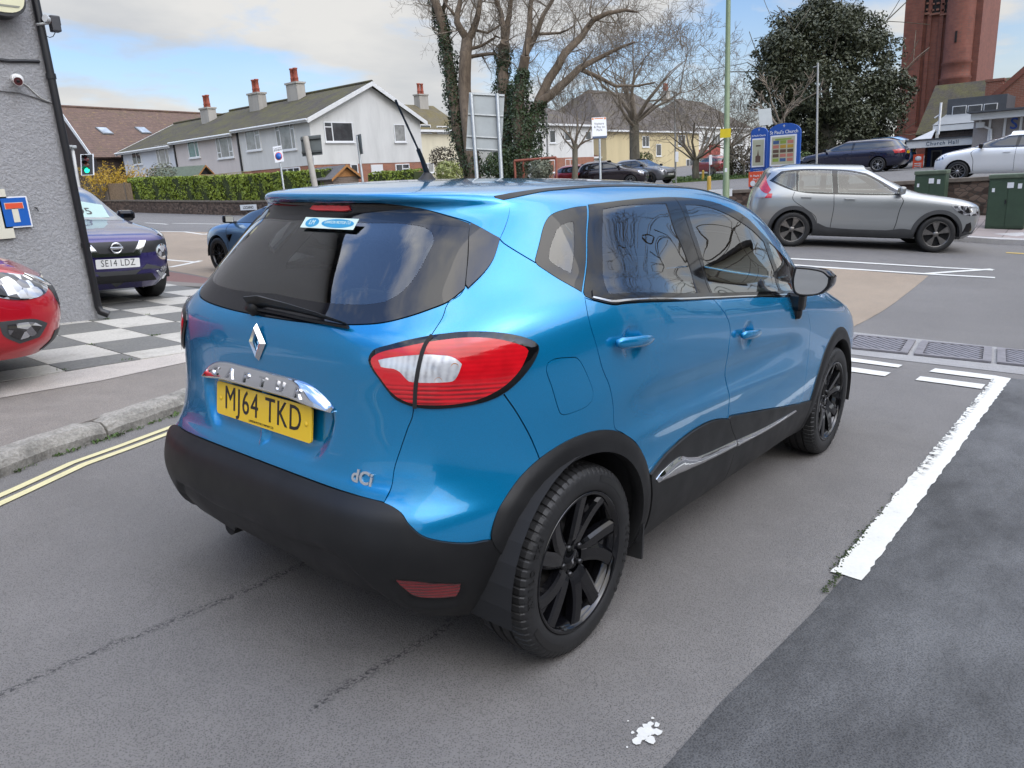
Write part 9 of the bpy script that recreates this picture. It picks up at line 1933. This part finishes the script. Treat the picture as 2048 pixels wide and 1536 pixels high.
# --- wheels
def make_tyre():
 prof = [(.232, -.092), (.240, -.101), (.262, -.1045), (.285, -.1035), (.302, -.098), (.311, -.088), (.3160, -.070), (.3176, -.050), (.3180, -.046), (.3105, -.044), (.3105, -.036), (.3182, -.034), (.3186, -.006), (.3110, -.004), (.3110, .004), (.3186, .006),
   (.3182, .034), (.3105, .036), (.3105, .044), (.3180, .046), (.3176, .050), (.3160, .070), (.311, .088), (.302, .098), (.285, .1035), (.262, .1045), (.240, .101), (.232, .092)]
 n = 70 * 8; V = []; F = []; k = len(prof)
 for i in range(n):
  g = i % 8 < 2; a = 2 * math.pi * i / n
  for q, (r, z) in enumerate(prof):
   rr = r - (.0045 if g and (q in (4, 5, 6, 7, 20, 21, 22, 23)) else 0)
   sk = (abs(z) - .05) * .35 if abs(z) > .05 else z * .2
   V.append((rr * math.cos(a + sk), z, rr * math.sin(a + sk)))
 for i in range(n):
  j = (i + 1) % n
  for q in range(k - 1): F.append((i * k + q, i * k + q + 1, j * k + q + 1, j * k + q))
 mb = MB(); mb.add(V, F, 0, False); mb.sm = [not (q % (k - 1) in range(4, 23)) for q in range(len(F))]
 for a0, w_ in ((40, 40), (150, 40), (215, 40), (330, 40)):
  P = [((.277 + dr) * math.cos(R_(a0 + w_ * t)), -.1052, (.277 + dr) * math.sin(R_(a0 + w_ * t))) for dr, ts in ((.010, np.linspace(0, 1, 9)), (-.010, np.linspace(1, 0, 9))) for t in ts]
  if a0 in (40, 215): mb.add(P, [tuple(range(len(P)))], 1)
 for a0, txt in ((150, 'XVILO TX3'), (330, '205/55 R17')):
  for q, ch in enumerate(txt):
   if ch == ' ': continue
   a = R_(a0 + 44 - q * 5.2); M = frame((.276 * math.cos(a), -.1054, .276 * math.sin(a)), (math.sin(a), 0, -math.cos(a)), (math.cos(a), 0, math.sin(a)))
   put(mb, text_mesh(ch, .030, .0006, .0008, .9), M, 1)
 return mb
M_TYRELET = flat('moulded tyre lettering', (0.008, 0.008, 0.008), 0.32)
M_RIM = flat('gloss black alloy', (0.004, 0.004, 0.005), 0.06, 0.0, .05, spec=.6)
def make_rim():
 mb = MB(); Y = Matrix(((1, 0, 0, 0), (0, 0, 1, 0), (0, 1, 0, 0), (0, 0, 0, 1)))     # lathe axis z -> y
 mb.lathe([(.215, .09), (.205, .06), (.200, -.02), (.206, -.060), (.213, -.078), (.222, -.088), (.2335, -.093), (.2345, -.099), (.229, -.1015), (.222, -.097), (.2165, -.086)], 72, 0, Y)
 def bar(r0, r1, a0, a1, w0, w1, y0, y1, t):
  V = []; F = []; n = 9
  for i in range(n):
   s_ = i / (n - 1); r = r0 + (r1 - r0) * s_; a = a0 + (a1 - a0) * (s_ ** 1.25); w = (w0 + (w1 - w0) * s_) / 2; y = y0 + (y1 - y0) * (s_ ** .7)
   er = Vector((math.cos(a), 0, math.sin(a))); et = Vector((-math.sin(a), 0, math.cos(a)))
   for wt, dy in ((-1, .030), (-.95, .004), (-.55, 0), (.55, -.002), (.95, .006), (1, .030)): V.append(er * r + et * w * wt + Vector((0, y + dy, 0)))
  for i in range(n - 1):
   for q in range(5): F.append((i * 6 + q, (i + 1) * 6 + q, (i + 1) * 6 + q + 1, i * 6 + q + 1))
  mb.add(V, F, 0, False)
 for k in range(5):
  a = R_(72 * k + 14)
  bar(.050, .219, a - R_(8), a - R_(25), .060, .056, -.062, -.088, .03)
  bar(.050, .219, a + R_(12), a + R_(7), .058, .058, -.062, -.088, .03)
  bar(.120, .200, a - R_(6), a - R_(10), .030, .052, -.058, -.066, .03)
 mb.lathe([(0, -.066), (.030, -.066), (.034, -.060), (.060, -.058), (.074, -.048), (.078, -.02)], 30, 0, Y)
 for k in range(5):
  a = R_(72 * k + 50); mb.lathe([(0, -.068), (.009, -.068), (.011, -.060), (.011, -.05)], 8, 1, Matrix.Translation((.051 * math.cos(a), 0, .051 * math.sin(a))) @ Y)
 Mx = frame((0, -.0665, 0), (1, 0, 0), (0, 0, 1)); mb.add([Mx @ Vector((x, y, z)) for x, y, z in [(0, .016, 0), (.011, 0, 0), (0, -.016, 0), (-.011, 0, 0), (0, .008, .002), (.0045, 0, .002), (0, -.008, .002), (-.0045, 0, .002)]],
   [(0, 1, 5, 4), (1, 2, 6, 5), (2, 3, 7, 6), (3, 0, 4, 7)], 2)
 mb.lathe([(.06, .012), (.135, .012), (.135, .002), (.06, .002)], 40, 3, Y)
 mb.lathe([(.0, .02), (.19, .02)], 30, 4, Y); mb.box((.10, .008, .06), (.07, .05, .10), 1)
 return mb
tyre_ = make_tyre(); rim_ = make_rim(); first = None
for cx, tk in ((RC[0], .758), (FC[0], .7655)):
 for s in (-1, 1):
  w = empty('wheel', parent=hero); w.location = (cx, s * tk, .318); w.rotation_euler = (0, R_(17 * cx + 8), 0 if s < 0 else math.pi)
  if first is None:
   a = tyre_.build('tyre', [M_TYRE, M_TYRELET], w); b = rim_.build('rim', [M_RIM, flat('dark metal', (.06, .06, .062), .35, .9), M_CHROME, flat('brake disc', (.20, .19, .18), .35, .9, .3, 20), M_DARK], w); first = (a, b)
  else:
   for q in first: c_ = q.copy(); COL.objects.link(c_); c_.parent = w

# --- cabin
M_SEAT = flat('charcoal seat cloth', (0.05, 0.05, 0.053), 0.85, 0, .3, 30); M_TRIM = flat('grey cabin trim', (0.045, 0.046, 0.048), 0.7, 0, .2)
def seat(x, y, w, back=.58, rear=False):
 mb = MB(); Mb = Matrix.Translation((x, y, .66)) @ Matrix.Rotation(R_(-16), 4, 'Y')
 mb.box((.26, 0, .02), (.50, w, .17), 0, bev=.06, M=Matrix.Translation((x, y, .66)))
 mb.box((0, 0, back / 2), (.15, w, back), 0, bev=.065, M=Mb)
 for yy in ([0] if not rear else [-.36, .36]):
  mb.box((.01, yy, back + .13), (.11, .27, .19), 0, bev=.05, M=Mb)
  for q in (-.06, .06): mb.tube([Mb @ Vector((.01, yy + q, back - .02)), Mb @ Vector((.01, yy + q, back + .08))], .006, 6, 1)
 return mb
for y in (-.36, .36): seat(1.06, y, .50).build('front_seat', [M_SEAT, M_CHROME], hero)
seat(.34, 0, 1.16, .42, True).build('rear_bench', [M_SEAT, M_CHROME], hero)
mb = MB(); mb.box((1.92, 0, .90), (.55, 1.36, .20), bev=.08); mb.box((1.55, 0, .62), (.9, .22, .26), bev=.05); mb.build('dashboard', M_TRIM, hero)
mb = MB(); Mw = Matrix.Translation((1.58, -.36, .90)) @ Matrix.Rotation(R_(-66), 4, 'Y')
mb.tube([Mw @ Vector((.185 * math.cos(a), .185 * math.sin(a), 0)) for a in np.linspace(0, 2 * math.pi, 33)], .014, 8, cap=False)
mb.box((0, 0, 0), (.14, .12, .04), bev=.02, M=Mw); mb.box((0, 0, -.004), (.05, .36, .015), M=Mw); mb.build('steering_wheel', M_TRIM, hero)
mb = MB(); mb.box((-.10, 0, .96), (.50, 1.02, .02), bev=.008); mb.build('parcel_shelf', M_TRIM, hero)
mb = MB(); mb.box((1.66, 0, 1.37), (.03, .22, .07), bev=.012); mb.build('cabin_mirror', M_TRIM, hero)
